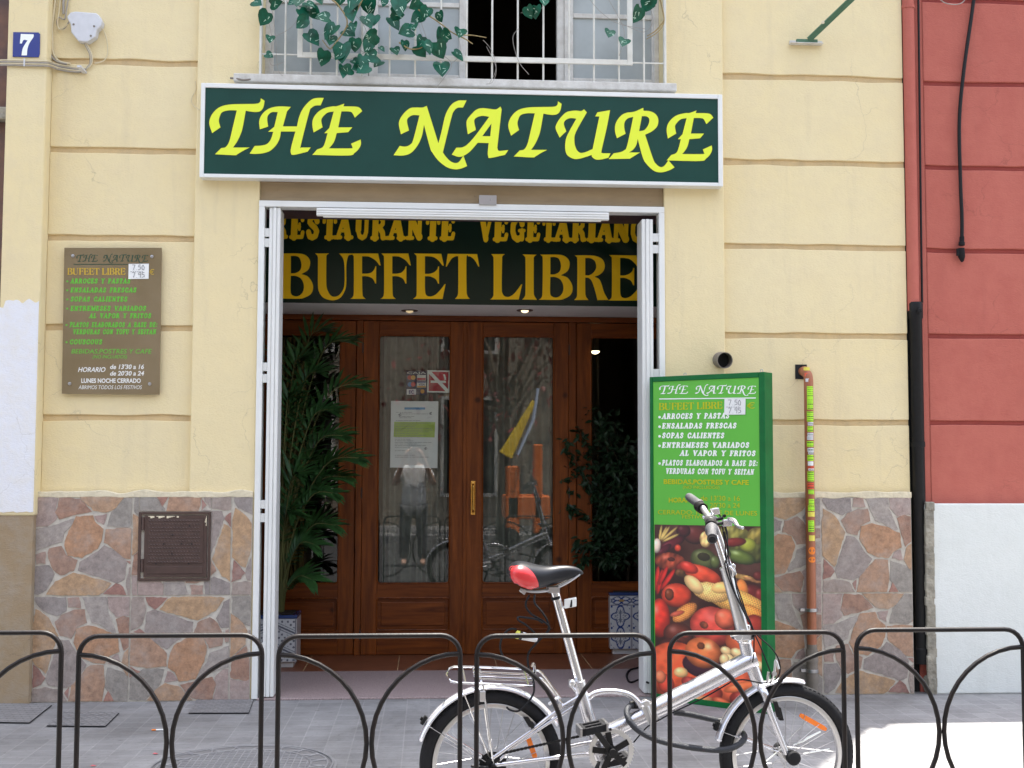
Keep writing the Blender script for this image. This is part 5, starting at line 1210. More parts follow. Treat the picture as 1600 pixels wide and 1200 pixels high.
# small hook above sign left
HK = thing('cable_hook', 'small grey iron hook above the left top of the big sign', 'hook', tuple(P(372, 122, -.05)))
b = MB(); b.tube(bez([P(360, 122, -.06), P(370, 123, -.07), P(380, 125, -.08), P(392, 124, -.07)], 5), .006, 8); b.tube(bez([P(366, 117, -.06), P(369, 121, -.065), P(376, 122, -.07)], 4), .004, 6); b.build('hook', M['grey_pipe'], HK)
# black cable on the red wall
b = MB(); b.tube(bez([P(1524, -20, .0), P(1518, 25, .0), P(1506, 110, .0), P(1499, 190, -.0), P(1501, 290, .0), P(1503, 340, .0), P(1503, 372, .0)], 8), .0105, 10)
HC = thing('hanging_cable', 'thick black cable hanging down the red wall', 'cable', tuple(P(1503, 372, 0)))
b.build('sheath', M['black_plastic'], HC)
b = MB(); p = P(1503, 370, -.004); b.lathe(p, (-.05, 0, -1), [(0, .014), (.03, .014), (.032, .018), (.05, .018), (.052, .016)], 14); q = P(1501, 388, -.006); b.lathe(q, (.1, 0, -1), [(0, .022), (.05, .020), (.075, .010), (.082, .003)], 14); b.lathe(P(1496.5, 389, -.01), (0, 0, -1), [(0, .009), (.04, .009)], 10)
b.build('cap', M['black_rubber'], HC)
b = MB(); b.tube(bez([P(1455, -30, .01), P(1470, 0, .0), P(1490, 7, .0), P(1505, 3, .0), P(1512, -12, .0)], 6), .0028, 6); b.build('thin_wire', M['cable_grey'], HC)
# downpipe between the buildings
xd = X(1423, 200, -.01); rp = .034
DP = thing('downpipe', 'rain downpipe between the two buildings, painted red above and black below', 'pipe', (xd, 0, 0))
zc = Z(1431, 472, -.02)
b = MB(); b.tube([(xd, .0, zc - .05), (xd, .0, 4.6)], rp, 20); b.tube([(xd, .0, Z(1420, 14, 0)), (xd, 0, Z(1420, 14, 0) + .02)], rp + .004, 20); b.build('upper_pipe', M['red'], DP)
xk = X(1433, 600, -.01); zb = Z(1437, 1038, -.03)
b = MB(); b.lathe((xk, -.005, zc), (0, 0, -1), [(0, .039), (.01, .042), (.09, .042), (.10, .037), (zc - zb - .09, .037), (zc - zb - .085, .042), (zc - zb, .042)], 20)
b.lathe((xk, -.005, Z(1437, 690, -.02)), (0, 0, -1), [(0, .037), (.0, .041), (.03, .041), (.03, .037)], 20)
b.build('lower_pipe', M['black_plastic'], DP)
b = MB(); b.lathe((xk + .006, -.052, zc - .055), (0, 1, 0), [(0, .012), (.012, .016)], 12); b.obox((xk + .004, -.052, zc - .055), (1, 0, .2), (0, 1, 0), (0, 0, 1), .014, .006, .010); b.build('clamp', M['black_plastic'], DP, bevel=.002)
b = MB(); b.tube(bez([(X(1438, 100, 0), .005, 4.5), (X(1436.5, 100, 0), .004, 3.6), (X(1437, 200, 0), .004, 2.9), (X(1437, 250, 0), .004, zc)], 6), .007, 8); b.build('side_cable', M['black_plastic'], DP)
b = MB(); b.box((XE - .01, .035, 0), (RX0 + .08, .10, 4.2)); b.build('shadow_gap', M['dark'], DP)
# vent pipe
vp = P(1133, 563, -.11)
VP_ = thing('vent_pipe', 'short grey pipe stub open towards the street above the green board', 'pipe', (vp.x, 0, vp.z))
ax = Vector((.10, -1, -.10)); b = MB(); st0 = Vector((vp.x, -.11, vp.z)) - ax * .14
prof = [(0, .046), (.14, .046), (.14, .0425), (.02, .0425)]; b.lathe(st0, ax, prof, 28, caps=False); b.build('pipe', M['grey_pipe'], VP_)
b = MB(); b.lathe(st0 + ax * .085, ax, [(0, .042), (.001, .042)], 20); b.build('inside', M['dark'], VP_)
# drain pipe with stickers
pxp = X(1265.5, 800, -.08); PYc = -.085; r1 = .0265
DR = thing('drain_pipe', 'orange brown pvc drain pipe covered in lime stickers', 'pipe', (pxp, PYc, 0))
ze = Z(1265, 594, PYc); zo = Z(1265, 1008, PYc)
hp = P(1252, 581, -.0)
b = MB(); b.tube([(pxp, PYc, zo), (pxp, PYc, ze)] + bez([(pxp, PYc, ze), (pxp - .003, PYc + .006, ze + .03), (pxp - .012, PYc + .03, ze + .048), (hp.x + .012, -.03, hp.z + .004), (hp.x + .004, .02, hp.z)], 6)[1:], r1, 20); b.build('pipe', M['copper_pipe'], DR)
b = MB(); b.box((hp.x - .036, -.004, hp.z - .042), (hp.x + .032, -.0012, hp.z + .042)); b.build('wall_hole', M['dark'], DR)
b = MB(); b.lathe((pxp, PYc, zo + .005), (0, 0, -1), [(0, .028), (.03, .028), (.03, .033), (.04, .034), (.10, .034), (.10, .031), (zo, .031), (zo + .004, .031)], 20); b.build('lower_pipe', M['grey_pipe'], DR)
b = MB()
for zq in (Z(1265, 953, PYc), Z(1265, 1048, PYc)):
    b.lathe((pxp, PYc, zq - .009), (0, 0, 1), [(0, .0345), (.018, .0345)], 20); b.box((pxp - .062, PYc + .004, zq - .008), (pxp - .030, PYc + .008, zq + .008)); b.box((pxp - .058, PYc + .008, zq - .006), (pxp - .050, -.043, zq + .006))
b.build('pipe_bracket', M['steel'], DR, bevel=.001)
rs = random.Random(5)
stk = [(604, 640, 'lime'), (643, 659, 'lime'), (660, 665, 'twhite'), (666.5, 674.5, 'lime'), (676.5, 681, 'twhite'), (681.5, 687.5, 'twhite'), (689.5, 698, 'lime'), (700, 706, 'twhite'), (706, 710, 'twhite'), (711, 720, 'lime'), (721, 727.5, 'paper'), (728.5, 732, 'tred'), (732, 735, 'twhite'), (736.5, 752, 'lime'), (754.5, 763.5, 'tred'), (765, 772, 'lime'),
       (779.5, 788.5, 'lime'), (789.5, 798, 'lime'), (799.5, 807, 'tyel'), (813, 830.5, 'lime'), (836, 845, 'tyel'), (574, 579, 'tyel'), (583, 589, 'tred'), (592, 597, 'twhite')]
for i, (ya, yb, mk) in enumerate(stk):
    za, zb2 = Z(1265, ya, PYc), Z(1265, yb, PYc); rr_ = r1 + .0010; a0 = R(-128 + rs.uniform(-8, 6)); a1 = R(-52 + rs.uniform(-5, 10)); 
    if ya < 600:
        cx_, cy_ = pxp - .010 * (600 - ya) / 26, PYc + .02 * (600 - ya) / 26; a1 = R(-60); rr_ += .004
    else: cx_, cy_ = pxp, PYc
    if ya > 800 and mk == 'tyel' or ya > 799 and ya < 800: pass
    n = 10; vs = []
    for j in range(n + 1):
        t = a0 + (a1 - a0) * j / n; jz = rs.uniform(-.001, .001)
        vs += [(cx_ + rr_ * math.cos(t), cy_ + rr_ * math.sin(t), za + jz), (cx_ + rr_ * math.cos(t), cy_ + rr_ * math.sin(t), zb2 - jz)]
    b = MB(); b.add(vs, [(2 * j, 2 * j + 2, 2 * j + 3, 2 * j + 1) for j in range(n)], True); stp = b.build('sticker', M[mk], DR)
    if mk in ('lime', 'twhite', 'tred') and ya > 600:
        b = MB(); rq = rr_ + .0006; rows_ = max(1, int((za - zb2) / .011))
        for k in range(rows_):
            zc_ = za - (za - zb2) * (k + .5) / rows_; hh = min(.0026, (za - zb2) / rows_ * .3) * rs.uniform(.3, 1.1)
            if ya == 604 and k % 2: hh *= .5
            t = a0 + .12
            while t < a1 - .12:
                dt = rs.uniform(.04, .30)
                b.quad(*[(cx_ + rq * math.cos(u), cy_ + rq * math.sin(u), z) for u, z in ((t, zc_ - hh), (min(t + dt, a1 - .05), zc_ - hh), (min(t + dt, a1 - .05), zc_ + hh), (t, zc_ + hh))]); t += dt + .06
        b.build('sticker_print', M['tink'], stp)
for (y0, m_) in ((860, 'tor'), (874, 'tor')):
    z_ = Z(1265, y0, PYc); rr_ = r1 + .0012; vs = []; n = 16
    ring = [(math.cos(2 * math.pi * k / n) * .78, math.sin(2 * math.pi * k / n) * .017 * (1.3 if y0 == 860 else 1)) for k in range(n)]
    vs = [(pxp + rr_ * math.cos(-1.57 + u), PYc + rr_ * math.sin(-1.57 + u), z_ + v) for u, v in [(0, 0)] + ring]
    b = MB(); b.add(vs, [(0, k + 1, (k + 1) % n + 1) for k in range(n)], True); b.build('sticker', M[m_], DR)

# ------------------------------------------------------------------ pavement covers
def quad_cover(pts, label, seed):
    c = [G(x, y) for x, y in pts]; k = thing('access_cover', label, 'cover', tuple(sum(c, Vector()) / 4), )
    b = MB(); b.add([v + Vector((0, 0, .004)) for v in c], [(0, 1, 2, 3)]); b.build('rim', M['dark'], k)
    cc = sum(c, Vector()) / 4; inn = [cc + (v - cc) * .985 + Vector((0, 0, .008)) for v in c]
    b = MB(); b.add(inn, [(0, 1, 2, 3)]); b.cur = 1
    for i in range(14):
        for j in range(9):
            u, v = (i + .5) / 14, (j + .5) / 9; p = inn[0].lerp(inn[1], u).lerp(inn[3].lerp(inn[2], u), v)
            e1 = (inn[1] - inn[0]).normalized() * .009; e2 = Vector((0, 1, 0)) * .009
            s_ = 1 if (i + j) % 2 else -1; a = (e1 + e2 * s_); w_ = Vector((-a.y, a.x, 0)) * .28
            b.quad(p + a + w_ + Vector((0, 0, .0018)), p - a + w_ + Vector((0, 0, .0018)), p - a - w_ + Vector((0, 0, .0018)), p + a - w_ + Vector((0, 0, .0018)))
    b.build('plate', [M['iron_l'], M['iron_d']], k)
M['iron_l'] = mat('worn cast iron', (.27, .265, .265), .6, col2=(.20, .195, .20), vscale=12, bump=.3)
M['iron_d'] = mat('dirty iron', (.17, .165, .165), .7)
quad_cover([(294, 1116), (389, 1116), (396.5, 1095), (307, 1094.5)], 'rectangular iron cover near the tiled wall, right of the other two covers', 1)
quad_cover([(72, 1136), (165, 1137), (187, 1115), (98, 1114.5)], 'middle one of the three rectangular iron covers on the left pavement', 2)
quad_cover([(-45, 1130), (46, 1131.5), (82, 1103), (-8, 1099.5)], 'rectangular iron cover cut by the left edge of the picture', 3)
mt = G(403, 1166); mc = Vector((mt.x - .01, mt.y - .40, 0)); mr = .40
MH = thing('manhole_cover', 'large round cast iron manhole cover with curved rib pattern in the pavement', 'cover', tuple(mc))
b = MB(); b.lathe(mc, (0, 0, 1), [(0, mr), (.005, mr)], 64); b.build('rim', M['iron_l'], MH)
b = MB(); b.lathe(mc + Vector((0, 0, .0055)), (0, 0, 1), [(0, mr * .93), (.003, mr * .93)], 64); pl = b.build('plate', M['iron_d'], MH)
b = MB()
for rr_ in (.955, .90, .72): 
    pts = [(mc.x + mr * rr_ * math.cos(2 * math.pi * k / 64), mc.y + mr * rr_ * math.sin(2 * math.pi * k / 64), .010) for k in range(64)]; b.tube(pts, .004, 5, closed=True)
for k in range(40):
    a = 2 * math.pi * k / 40; ra, rb = mr * .72, mr * .90
    b.tube([(mc.x + ra * math.cos(a), mc.y + ra * math.sin(a), .010), (mc.x + rb * math.cos(a + (.10 if k % 2 else -.10)), mc.y + rb * math.sin(a + (.10 if k % 2 else -.10)), .010)], .004, 5)
for i in range(-9, 10):
    for s_ in (0, 1):
        o = i * .03; hl = math.sqrt(max(0, (mr * .70) ** 2 - o * o))
        b.tube([(mc.x - hl, mc.y + o, .0095), (mc.x + hl, mc.y + o, .0095)] if s_ else [(mc.x + o, mc.y - hl, .0095), (mc.x + o, mc.y + hl, .0095)], .0032, 5)
b.build('ribs', M['iron_l'], MH)
p = G(247, 1142)
CG = thing('cigarette_end', 'tiny white cigarette end with orange filter on the pavement', 'litter', tuple(p))
b = MB(); b.tube([(p.x - .010, p.y, .005), (p.x + .030, p.y + .004, .005)], .0038, 8); b.build('paper', M['paper'], CG)
b = MB(); b.tube([(p.x - .030, p.y - .002, .005), (p.x - .0102, p.y, .005)], .0039, 8); b.build('filter', M['tor'], CG)
for i, (px, py, l) in enumerate(((242, 1179, 'small red scrap of paper on the pavement left of the round manhole cover'), (145, 1198, 'small red scrap of paper at the bottom edge of the pavement, far left'))):
    p = G(px, py); b = MB(); b.add([(p.x - .012, p.y, .003), (p.x + .010, p.y - .008, .005), (p.x + .014, p.y + .008, .003), (p.x - .004, p.y + .010, .006)], [(0, 1, 2, 3)])
    solo(b, 'paper_scrap', mat('pink red scrap %d' % i, (.6, .10, .12), .7), l, 'litter')

b = MB(); b.tube(bez([P(1013, 1067, -.14), G(1000, 1062, .02), G(985, 1066, .018), G(979, 1056, .018), G(984, 1047, .018), G(998, 1043, .018)], 6), .006, 8)
solo(b, 'floor_cable', M['black_rubber'], 'short black cable curling on the granite threshold by the right shutter', 'cable')
# ------------------------------------------------------------------ street barriers
YBR = -DIST + 4.00
def hoop(pxl, pxr, pyt, label):
    x0, x1 = X(pxl, 1050, YBR), X(pxr, 1050, YBR); zt_ = Z((pxl + pxr) / 2, pyt, YBR); r = .0080
    k = thing('hoop_barrier', label, 'barrier', ((x0 + x1) / 2, YBR, 0), 'dark hoop barriers along the kerb')
    rc = .062; x0 += r; x1 -= r; zt_ -= r
    pts = [(x0, YBR, -.02), (x0, YBR, .25), (x0, YBR, .5), (x0, YBR, zt_ - rc)] + [(x0 + rc - rc * math.cos(R(a)), YBR, zt_ - rc + rc * math.sin(R(a))) for a in range(15, 91, 15)]
    pts += [(x1 - rc + rc * math.sin(R(a)), YBR, zt_ - rc + rc * math.cos(R(a))) for a in range(0, 91, 15)] + [(x1, YBR, .5), (x1, YBR, .25), (x1, YBR, -.02)]
    q = MB(); q.tube(pts, r, 10); q.build('hoop', M['barrier'], k)
    xm = (x0 + x1) / 2; za = zt_ - .058; rad = (xm - x0) - .008
    for s_ in (1, -1):
        xc = x0 if s_ > 0 else x1
        zc_ = za - rad * 1.0
        arc = [(xc + s_ * (rad) * math.sin(R(a)), YBR, zc_ + rad * math.cos(R(a))) for a in range(0, 181, 9)]
        q = MB(); q.tube(arc, [r * .98] * len(arc), 10); q.build('arc', M['barrier'], k)
    q = MB(); q.lathe((x0, YBR, .002), (0, 0, 1), [(0, .022), (.006, .022), (.008, .010)], 14); q.lathe((x1, YBR, .002), (0, 0, 1), [(0, .022), (.006, .022), (.008, .010)], 14); q.build('foot', M['barrier'], k)
hoop(-198, 99, 985, 'leftmost hoop barrier, cut by the left edge of the picture')
hoop(118.5, 413, 989, 'hoop barrier in front of the tiled wall left of the door, second from the left')
hoop(431, 723, 989.5, 'middle hoop barrier in front of the timber door, third from the left')
hoop(741, 1025.5, 989, 'hoop barrier in front of the bicycle saddle and rear wheel')
hoop(1042.5, 1322, 984.5, 'hoop barrier in front of the pavement board and bicycle front wheel')
hoop(1335, 1603, 980, 'rightmost hoop barrier, in front of the white plinth')

# ------------------------------------------------------------------ planters and plants
def planter(name, x0, x1, yf, ztop, label, kind):
    k = thing(name, label, 'planter', ((x0 + x1) / 2, yf + .15, .02)); d = x1 - x0
    b = MB(); b.box((x0, yf, .05), (x1, yf + d, ztop)); b.box((x0 + .02, yf + .02, .013), (x1 - .02, yf + d - .02, .0495)); body = b.build('body', M['pot_white'], k, bevel=.004)
    b = MB(); b.box((x0 - .003, yf - .003, ztop + .0005), (x1 + .003, yf + d + .003, ztop + .022)); b.build('rim', M['pot_blue'], k, bevel=.004)
    b = MB(); b.box((x0 + .03, yf + .03, ztop + .0225), (x1 - .03, yf + d - .03, ztop + .028)); b.build('soil', M['soil'], k)
    # painted tile pattern, colours per vertex
    nx, nz = 90, int(90 * (ztop - .05) / d); us = np.linspace(-1, 1, nx); zs = np.linspace(0, (ztop - .05) / d * 2, nz)
    U, V = np.meshgrid(us, zs); img = np.zeros((nz, nx, 3)); img[:] = (.56, .58, .60)
    def put_(m, c): img[m] = c
    blue = (.03, .06, .22); grey = (.16, .18, .24); oc = (.38, .26, .10)
    if kind == 0:
        W_ = np.abs(((V + 0) % .66) / .66 * 2 - 1); Uf = np.abs(U)
        bord = V > V.max() - .42; Vb = (V - (V.max() - .42)) / .42
        a = (np.abs(U) % .95) / .95 * 2 - 1; s_ = Vb * 2 - 1
        petal = (np.abs(np.hypot((np.abs(a) - .42) / .42, (np.abs(s_) - .42) / .42) - .9) < .22); put_(bord & petal, blue)
        put_(bord & (np.hypot(a, s_) < .28), oc); put_(bord & (np.abs(np.hypot(a, s_) - .98) < .08), grey)
        put_(np.abs(V - (V.max() - .42)) < .02, (.2, .2, .24))
        y_ = ((V.max() - .44 - V) % 1.0) * 2 - 1; x_ = ((U + 1.05) % 1.05) / 1.05 * 2 - 1
        r_ = np.hypot(x_ * .95, y_ * .8); th = np.arctan2(y_, x_); low = ~bord
        put_(low & (np.abs(r_ - .62 - .16 * np.cos(4 * th)) < .07), blue); put_(low & (np.abs(r_ - .34 - .10 * np.cos(8 * th)) < .045), grey)
        put_(low & (np.abs(x_) < .05) & (np.abs(y_) < .6), grey); put_(low & (r_ > .95) & (np.sin(14 * x_) * np.sin(12 * y_) > .25), blue); put_(low & (np.abs(np.abs(x_) - .97) < .04), (.3, .3, .34))
        put_(low & (np.abs(np.sin(9 * th)) > .93) & (r_ > .38) & (r_ < .55), grey)
    else:
        y_ = (V % 1.0); zig = np.abs(y_ - .25 - .5 * (1 - np.abs(U) * .9)); put_(zig < .045, (.10, .11, .14)); put_(np.abs(zig - .13) < .02, (.16, .18, .2))
        put_((np.sin(23 * U) * np.sin(21 * V) > .45) & (zig > .22), (.12, .13, .16)); put_((np.hypot(U, (y_ - .5) * 2) < .3) & (np.sin(U * 30) * np.sin(V * 30) > 0), (.2, .22, .25)); put_(np.abs(U) > .95, (.2, .2, .22))
    b = MB(); vs = [(x0 + .002 + (d - .004) * (u + 1) / 2, yf - .0012, .052 + (ztop - .054) * v / zs[-1]) for v in zs for u in us]
    b.add(vs, [(j * nx + i, j * nx + i + 1, (j + 1) * nx + i + 1, (j + 1) * nx + i) for j in range(nz - 1) for i in range(nx - 1)])
    o = b.build('painted_tiles', M['potprint'], body); at = o.data.color_attributes.new('print', 'FLOAT_COLOR', 'POINT')
    at.data.foreach_set('color', np.concatenate([img.reshape(-1, 3), np.ones((nz * nx, 1))], 1).astype(np.float32).ravel())
    return k
yl = G(448, 1047).y; xl1 = X(463, 1000, yl); zl_ = Z(450, 967, yl)
planter('planter', xl1 - .27, xl1, yl, zl_, 'white tiled square planter with dark zigzag pattern, half hidden by the left shutter', 1)
yr = G(975, 1026).y; xr_ = X(953.5, 980, yr); zr_ = Z(975, 931, yr)
planter('planter', xr_, xr_ + .29, yr, zr_, 'blue and white patterned tiled planter beside the right shutter', 0)

def leaf_quad(bm, p, d, nrm, L_, W_, fold=.15):
    d = unit(d); s_ = unit(d.cross(nrm)); u = unit(s_.cross(d))
    a = p; m1 = p + d * L_ * .35; m2 = p + d * L_ * .7; tip = p + d * L_ - u * L_ * .12
    bm.add([a, m1 + s_ * W_, m1 - u * W_ * fold, m1 - s_ * W_, m2 + s_ * W_ * .72 - u * L_ * .03, m2 - u * W_ * fold - u * L_ * .03, m2 - s_ * W_ * .72 - u * L_ * .03, tip],
           [(0, 1, 2), (0, 2, 3), (1, 4, 5, 2), (2, 5, 6, 3), (4, 7, 5), (5, 7, 6)])
PA = thing('potted_palm', 'bushy green parlour palm growing in the left zigzag planter', 'plant', (xl1 - .135, yl + .13, zl_))
base = Vector((xl1 - .13, yl + .14, zl_ + .02)); rg = random.Random(11); lf = MB(); stem = MB()
stalks = []
for (px, py, dy, lean) in ((470, 560, -.05, .12), (505, 515, .05, .2), (545, 530, -.05, .3), (455, 620, -.12, .1), (520, 640, -.12, .3), (565, 600, -.02, .4), (535, 680, -.12, .4), (560, 715, -.05, .4), (470, 740, -.15, .3), (520, 770, -.12, .3), (455, 800, -.1, .2), (490, 850, -.12, .4), (540, 745, .0, .4), (445, 560, .1, .2), (480, 640, .1, .2), (500, 720, .1, .2), (500, 580, -.14, .3), (486, 905, -.14, .5), (520, 820, -.02, .3)):
    tip = P(px, py, base.y + dy); h = tip.z - base.z
    mid = base + Vector(((tip.x - base.x) * .22, dy * .3, h * .6)); top = base + Vector(((tip.x - base.x) * .6, dy * .7, h * .93 + .03))
    cv = bez([base + Vector((rg.uniform(-.03, .03), rg.uniform(-.03, .03), 0)), mid, top, tip], 9)
    stem.tube(cv, [.006 - .004 * i / len(cv) for i in range(len(cv))], 5)
    n = len(cv); st_i = int(n * .42)
    for i in range(st_i, n):
        t = unit(cv[min(i + 1, n - 1)] - cv[max(i - 1, 0)]); q = (i - st_i) / (n - st_i)
        side = unit(t.cross(Vector((rg.uniform(-.2, .2), -.5, 1))))
        for s_ in (-1, 1):
            for k in (0,):
                pp = cv[i] + (cv[min(i + 1, n - 1)] - cv[i]) * k
                L_ = (.09 + .10 * math.sin(q * 3.1)) * rg.uniform(.8, 1.15)
                leaf_quad(lf, pp, side * s_ * (1 - q * .4) + t * (.6 + q * .6) + Vector((0, -.12, -.05)), Vector((0, -.55, 1)), L_, .0135)
for k in range(5):
    bx = base + Vector((rg.uniform(-.06, .06), rg.uniform(-.05, .05), 0)); stem.tube([bx, bx + Vector((rg.uniform(-.02, .04), 0, .25)), bx + Vector((rg.uniform(-.02, .07), 0, .55))], [.013, .011, .008], 7)
lf.build('frond', M['palm'], PA); stem.build('stem', M['tube'], PA)

FI = thing('potted_ficus', 'dark leafy ficus bush growing in the blue patterned planter on the right', 'plant', (xr_ + .145, yr + .14, zr_))
base = Vector((xr_ + .145, yr + .15, zr_ + .02)); lf = MB(); stem = MB()
for k in range(40):
    t = k / 40; ang = rg.uniform(0, 6.28); hh = rg.uniform(.15, 1.22); rad = rg.uniform(.05, .36) * (1.0 if hh < .9 else .6)
    st_ = base + Vector((rg.uniform(-.02, .02), rg.uniform(-.02, .02), hh * .5))
    e = base + Vector((rad * math.cos(ang) - .03, rad * math.sin(ang) * .6 - .02, hh))
    cv = bez([st_, st_.lerp(e, .5) + Vector((0, 0, .06)), e], 7); stem.tube(cv, [.0045 - .0003 * i for i in range(len(cv))], 5)
    for i in range(4, len(cv)):
        for q in range(4):
            pp = cv[i] + Vector([rg.gauss(0, .025) for _ in range(3)])
            d = Vector((rg.gauss(0, 1), rg.gauss(-.3, 1), rg.gauss(-.5, .7))); leaf_quad(lf, pp, d, Vector((rg.gauss(0, .5), -.6, .8)), rg.uniform(.045, .07), .014, .25)
stem.tube([base, base + Vector((.01, 0, .3)), base + Vector((-.01, 0, .62)), base + Vector((.0, 0, .9))], [.014, .012, .009, .005], 8)
for (px, py) in ((884, 690), (895, 730), (905, 668), (880, 745), (890, 790), (884, 870), (900, 850), (915, 700), (925, 760), (940, 650), (960, 660), (980, 690), (930, 830), (905, 880), (965, 740), (985, 800), (950, 880), (920, 640), (975, 860), (940, 790)):
    tip = P(px, py, base.y - .12 + rg.uniform(-.06, .08)); cv = bez([base + Vector((0, 0, (tip.z - base.z) * .55)), base.lerp(tip, .6) + Vector((0, 0, .12)), tip], 8); stem.tube(cv, [.0045 - .00022 * i for i in range(len(cv))], 5)
    for i in range(5, len(cv)):
        for q in range(5):
            pp = cv[i] + Vector([rg.gauss(0, .022) for _ in range(3)]); leaf_quad(lf, pp, Vector((rg.gauss(0, 1), rg.gauss(-.4, .8), rg.gauss(-.5, .7))), Vector((rg.gauss(0, .5), -.6, .8)), rg.uniform(.045, .07), .014, .25)
lf.build('foliage', M['ficus'], FI); stem.build('trunk', M['bark'], FI)

# artificial ivy on the window grille
def ivy_leaf(bm, vein, c, ang, s_, tilt, rg):
    out = [(0, .02), (.26, .15), (.48, .04), (.56, -.24), (.47, -.54), (.24, -.84), (0, -1.08), (-.24, -.84), (-.47, -.54), (-.56, -.24), (-.48, .04), (-.26, .15)]
    X_ = Vector((math.cos(ang), tilt[0], math.sin(ang))).normalized(); Z_ = Vector((-math.sin(ang), tilt[1], math.cos(ang))).normalized(); Nn = X_.cross(Z_).normalized()
    if Nn.y > 0: Nn = -Nn
    f = lambda u, v, e=0: c + X_ * (u * s_) + Z_ * ((v + .4) * s_) + Nn * (s_ * (.22 * abs(u) + e - .10 * v * v))
    vs = [f(u, v) for u, v in out]; ctr = [f(0, -.02), f(0, -.35), f(0, -.7)]
    o = vs + ctr[1:]
    bm.add(o, [(0, 1, 2, 3, 12), (12, 3, 4, 5, 13), (13, 5, 6, 7), (13, 7, 8, 9, 12)][:2] + [(13, 5, 6), (13, 6, 7), (12, 13, 7, 8, 9), (0, 12, 9, 10, 11)], True)
    for _ in range(rg.randint(2, 5)):
        u0, v0 = rg.uniform(-.3, .3), rg.uniform(-.75, -.1); an = rg.choice((-1.57, -1.9, -1.2, -.5, -2.6)) + rg.uniform(-.2, .2); ln = rg.uniform(.14, .40)
        u1, v1 = u0 + ln * math.cos(an), v0 + ln * math.sin(an); w_ = rg.uniform(.018, .045); nx, nz = -math.sin(an) * w_, math.cos(an) * w_
        if v1 < -.92 or abs(u1) > .42: continue
        vein.cur = 1; vein.quad(f(u0 + nx, v0 + nz, .035), f(u1 + nx * .3, v1 + nz * .3, .035), f(u1 - nx * .3, v1 - nz * .3, .035), f(u0 - nx, v0 - nz, .035)); vein.cur = 0
def ivy(label, pts, twigs, vines, cat='ivy'):
    k = thing('ivy_garland', label, cat, tuple(P(pts[0][0], pts[0][1], -.11))); lm = MB(); vm = lm; rg = random.Random(len(pts))
    for t in pts:
        px, py = t[:2]; s_ = (t[2] if len(t) > 2 else 24) / 283 * .88
        ivy_leaf(lm, vm, P(px, py, -.105 - rg.random() * .09), R(rg.gauss(0, 42)), s_ * rg.uniform(.78, 1.18), (rg.uniform(-.95, .95), rg.uniform(-.6, .9)), rg)
    lm.build('leaves', [M['ivy'], M['ivy_vein']], k)
    q = MB()
    for tw in twigs: cv = bez([P(x, y, -.14) for x, y in tw], 6); q.tube(cv, [.0052 - .003 * i / len(cv) for i in range(len(cv))], 6)
    if twigs: q.build('twig', M['twig'], k)
    q = MB()
    for tw in vines: q.tube(bez([P(x, y, -.10) for x, y in tw], 6), .0014, 5)
    for _ in range(len(pts) // 4):
        a_, b_ = rg.choice(pts), rg.choice(pts)
        if abs(a_[0] - b_[0]) < 70: q.tube(bez([P(a_[0], a_[1], -.11), P((a_[0] + b_[0]) / 2 + rg.uniform(-9, 9), (a_[1] + b_[1]) / 2 + rg.uniform(-6, 14), -.10), P(b_[0], b_[1], -.11)], 5), .0013, 5)
    q.build('vine', M['cable_grey'], k)
z2 = lambda l: [(380 + t[0] / 4, t[1] / 4) + tuple(t[2:]) for t in l]; z3 = lambda l: [(760 + t[0] / 4, t[1] / 4) + tuple(t[2:]) for t in l]
ivy('dense artificial ivy with dry twigs on the left half of the window grille',
    z2([(85, 15, 24), (200, 20, 20), (135, 110, 24), (168, 240, 16), (160, 345, 17), (340, 5), (385, 45), (375, 90, 27), (450, 80), (430, 235, 26), (370, 140, 22), (505, 110, 30), (500, 355, 27), (550, 190, 30), (545, 245, 26), (620, 320, 30), (625, 440, 28), (700, 275, 24), (695, 10, 30), (680, 75, 28), (690, 165, 22), (660, 200, 22), (790, 30, 28), (780, 130, 24), (800, 235, 30), (780, 285, 24), (745, 380, 26), (800, 355, 24), (755, 430, 26), (700, 385, 22), (845, 395, 24), (865, 305, 18), (970, 35, 32), (960, 85, 24), (940, 140, 30), (1020, 195, 24), (1010, 280, 22), (950, 315, 24), (1080, 25, 22), (1090, 110, 24), (1065, 165, 20), (1110, 255, 18), (1105, 315, 24), (1150, 290, 22), (1140, 75, 20), (1230, 100, 22), (1240, 230, 28), (1225, 305, 26), (1355, 200, 24), (1340, 345, 20), (1240, 425, 28), (650, 435, 20), (420, 30, 24), (600, 340, 24), (720, 420, 24), (820, 120, 18), (1270, 215, 18), (310, 10, 18), (470, -5, 24), (600, -10, 26), (880, 10, 18), (1000, -5, 24)]),
    [z2(l) for l in ([(545, -10), (600, 40), (650, 150), (560, 290), (535, 300), (495, 250)], [(745, -5), (690, 110), (650, 170)], [(1095, 60), (1180, 110), (1250, 160), (1330, 215), (1430, 220), (1520, 235)], [(1330, 215), (1390, 245), (1435, 275)], [(975, 265), (1040, 305), (1110, 300), (1135, 265)])],
    [z2(l) for l in ([(175, 30), (200, 200), (210, 380), (225, 450), (250, 475)], [(150, 100), (180, 250), (170, 400), (250, 390)], [(430, 150), (470, 260), (600, 380), (760, 330), (900, 290)], [(700, 280), (760, 330), (850, 330)], [(1100, 100), (1140, 220), (1180, 300), (1300, 390), (1260, 480), (1170, 590)], [(1340, 220), (1360, 330), (1300, 400)], [(640, -10), (700, 90), (760, 170), (800, 300)], [(930, 60), (990, 180), (1060, 210), (1150, 250)], [(1500, 250), (1555, 320), (1580, 430), (1540, 520)])])
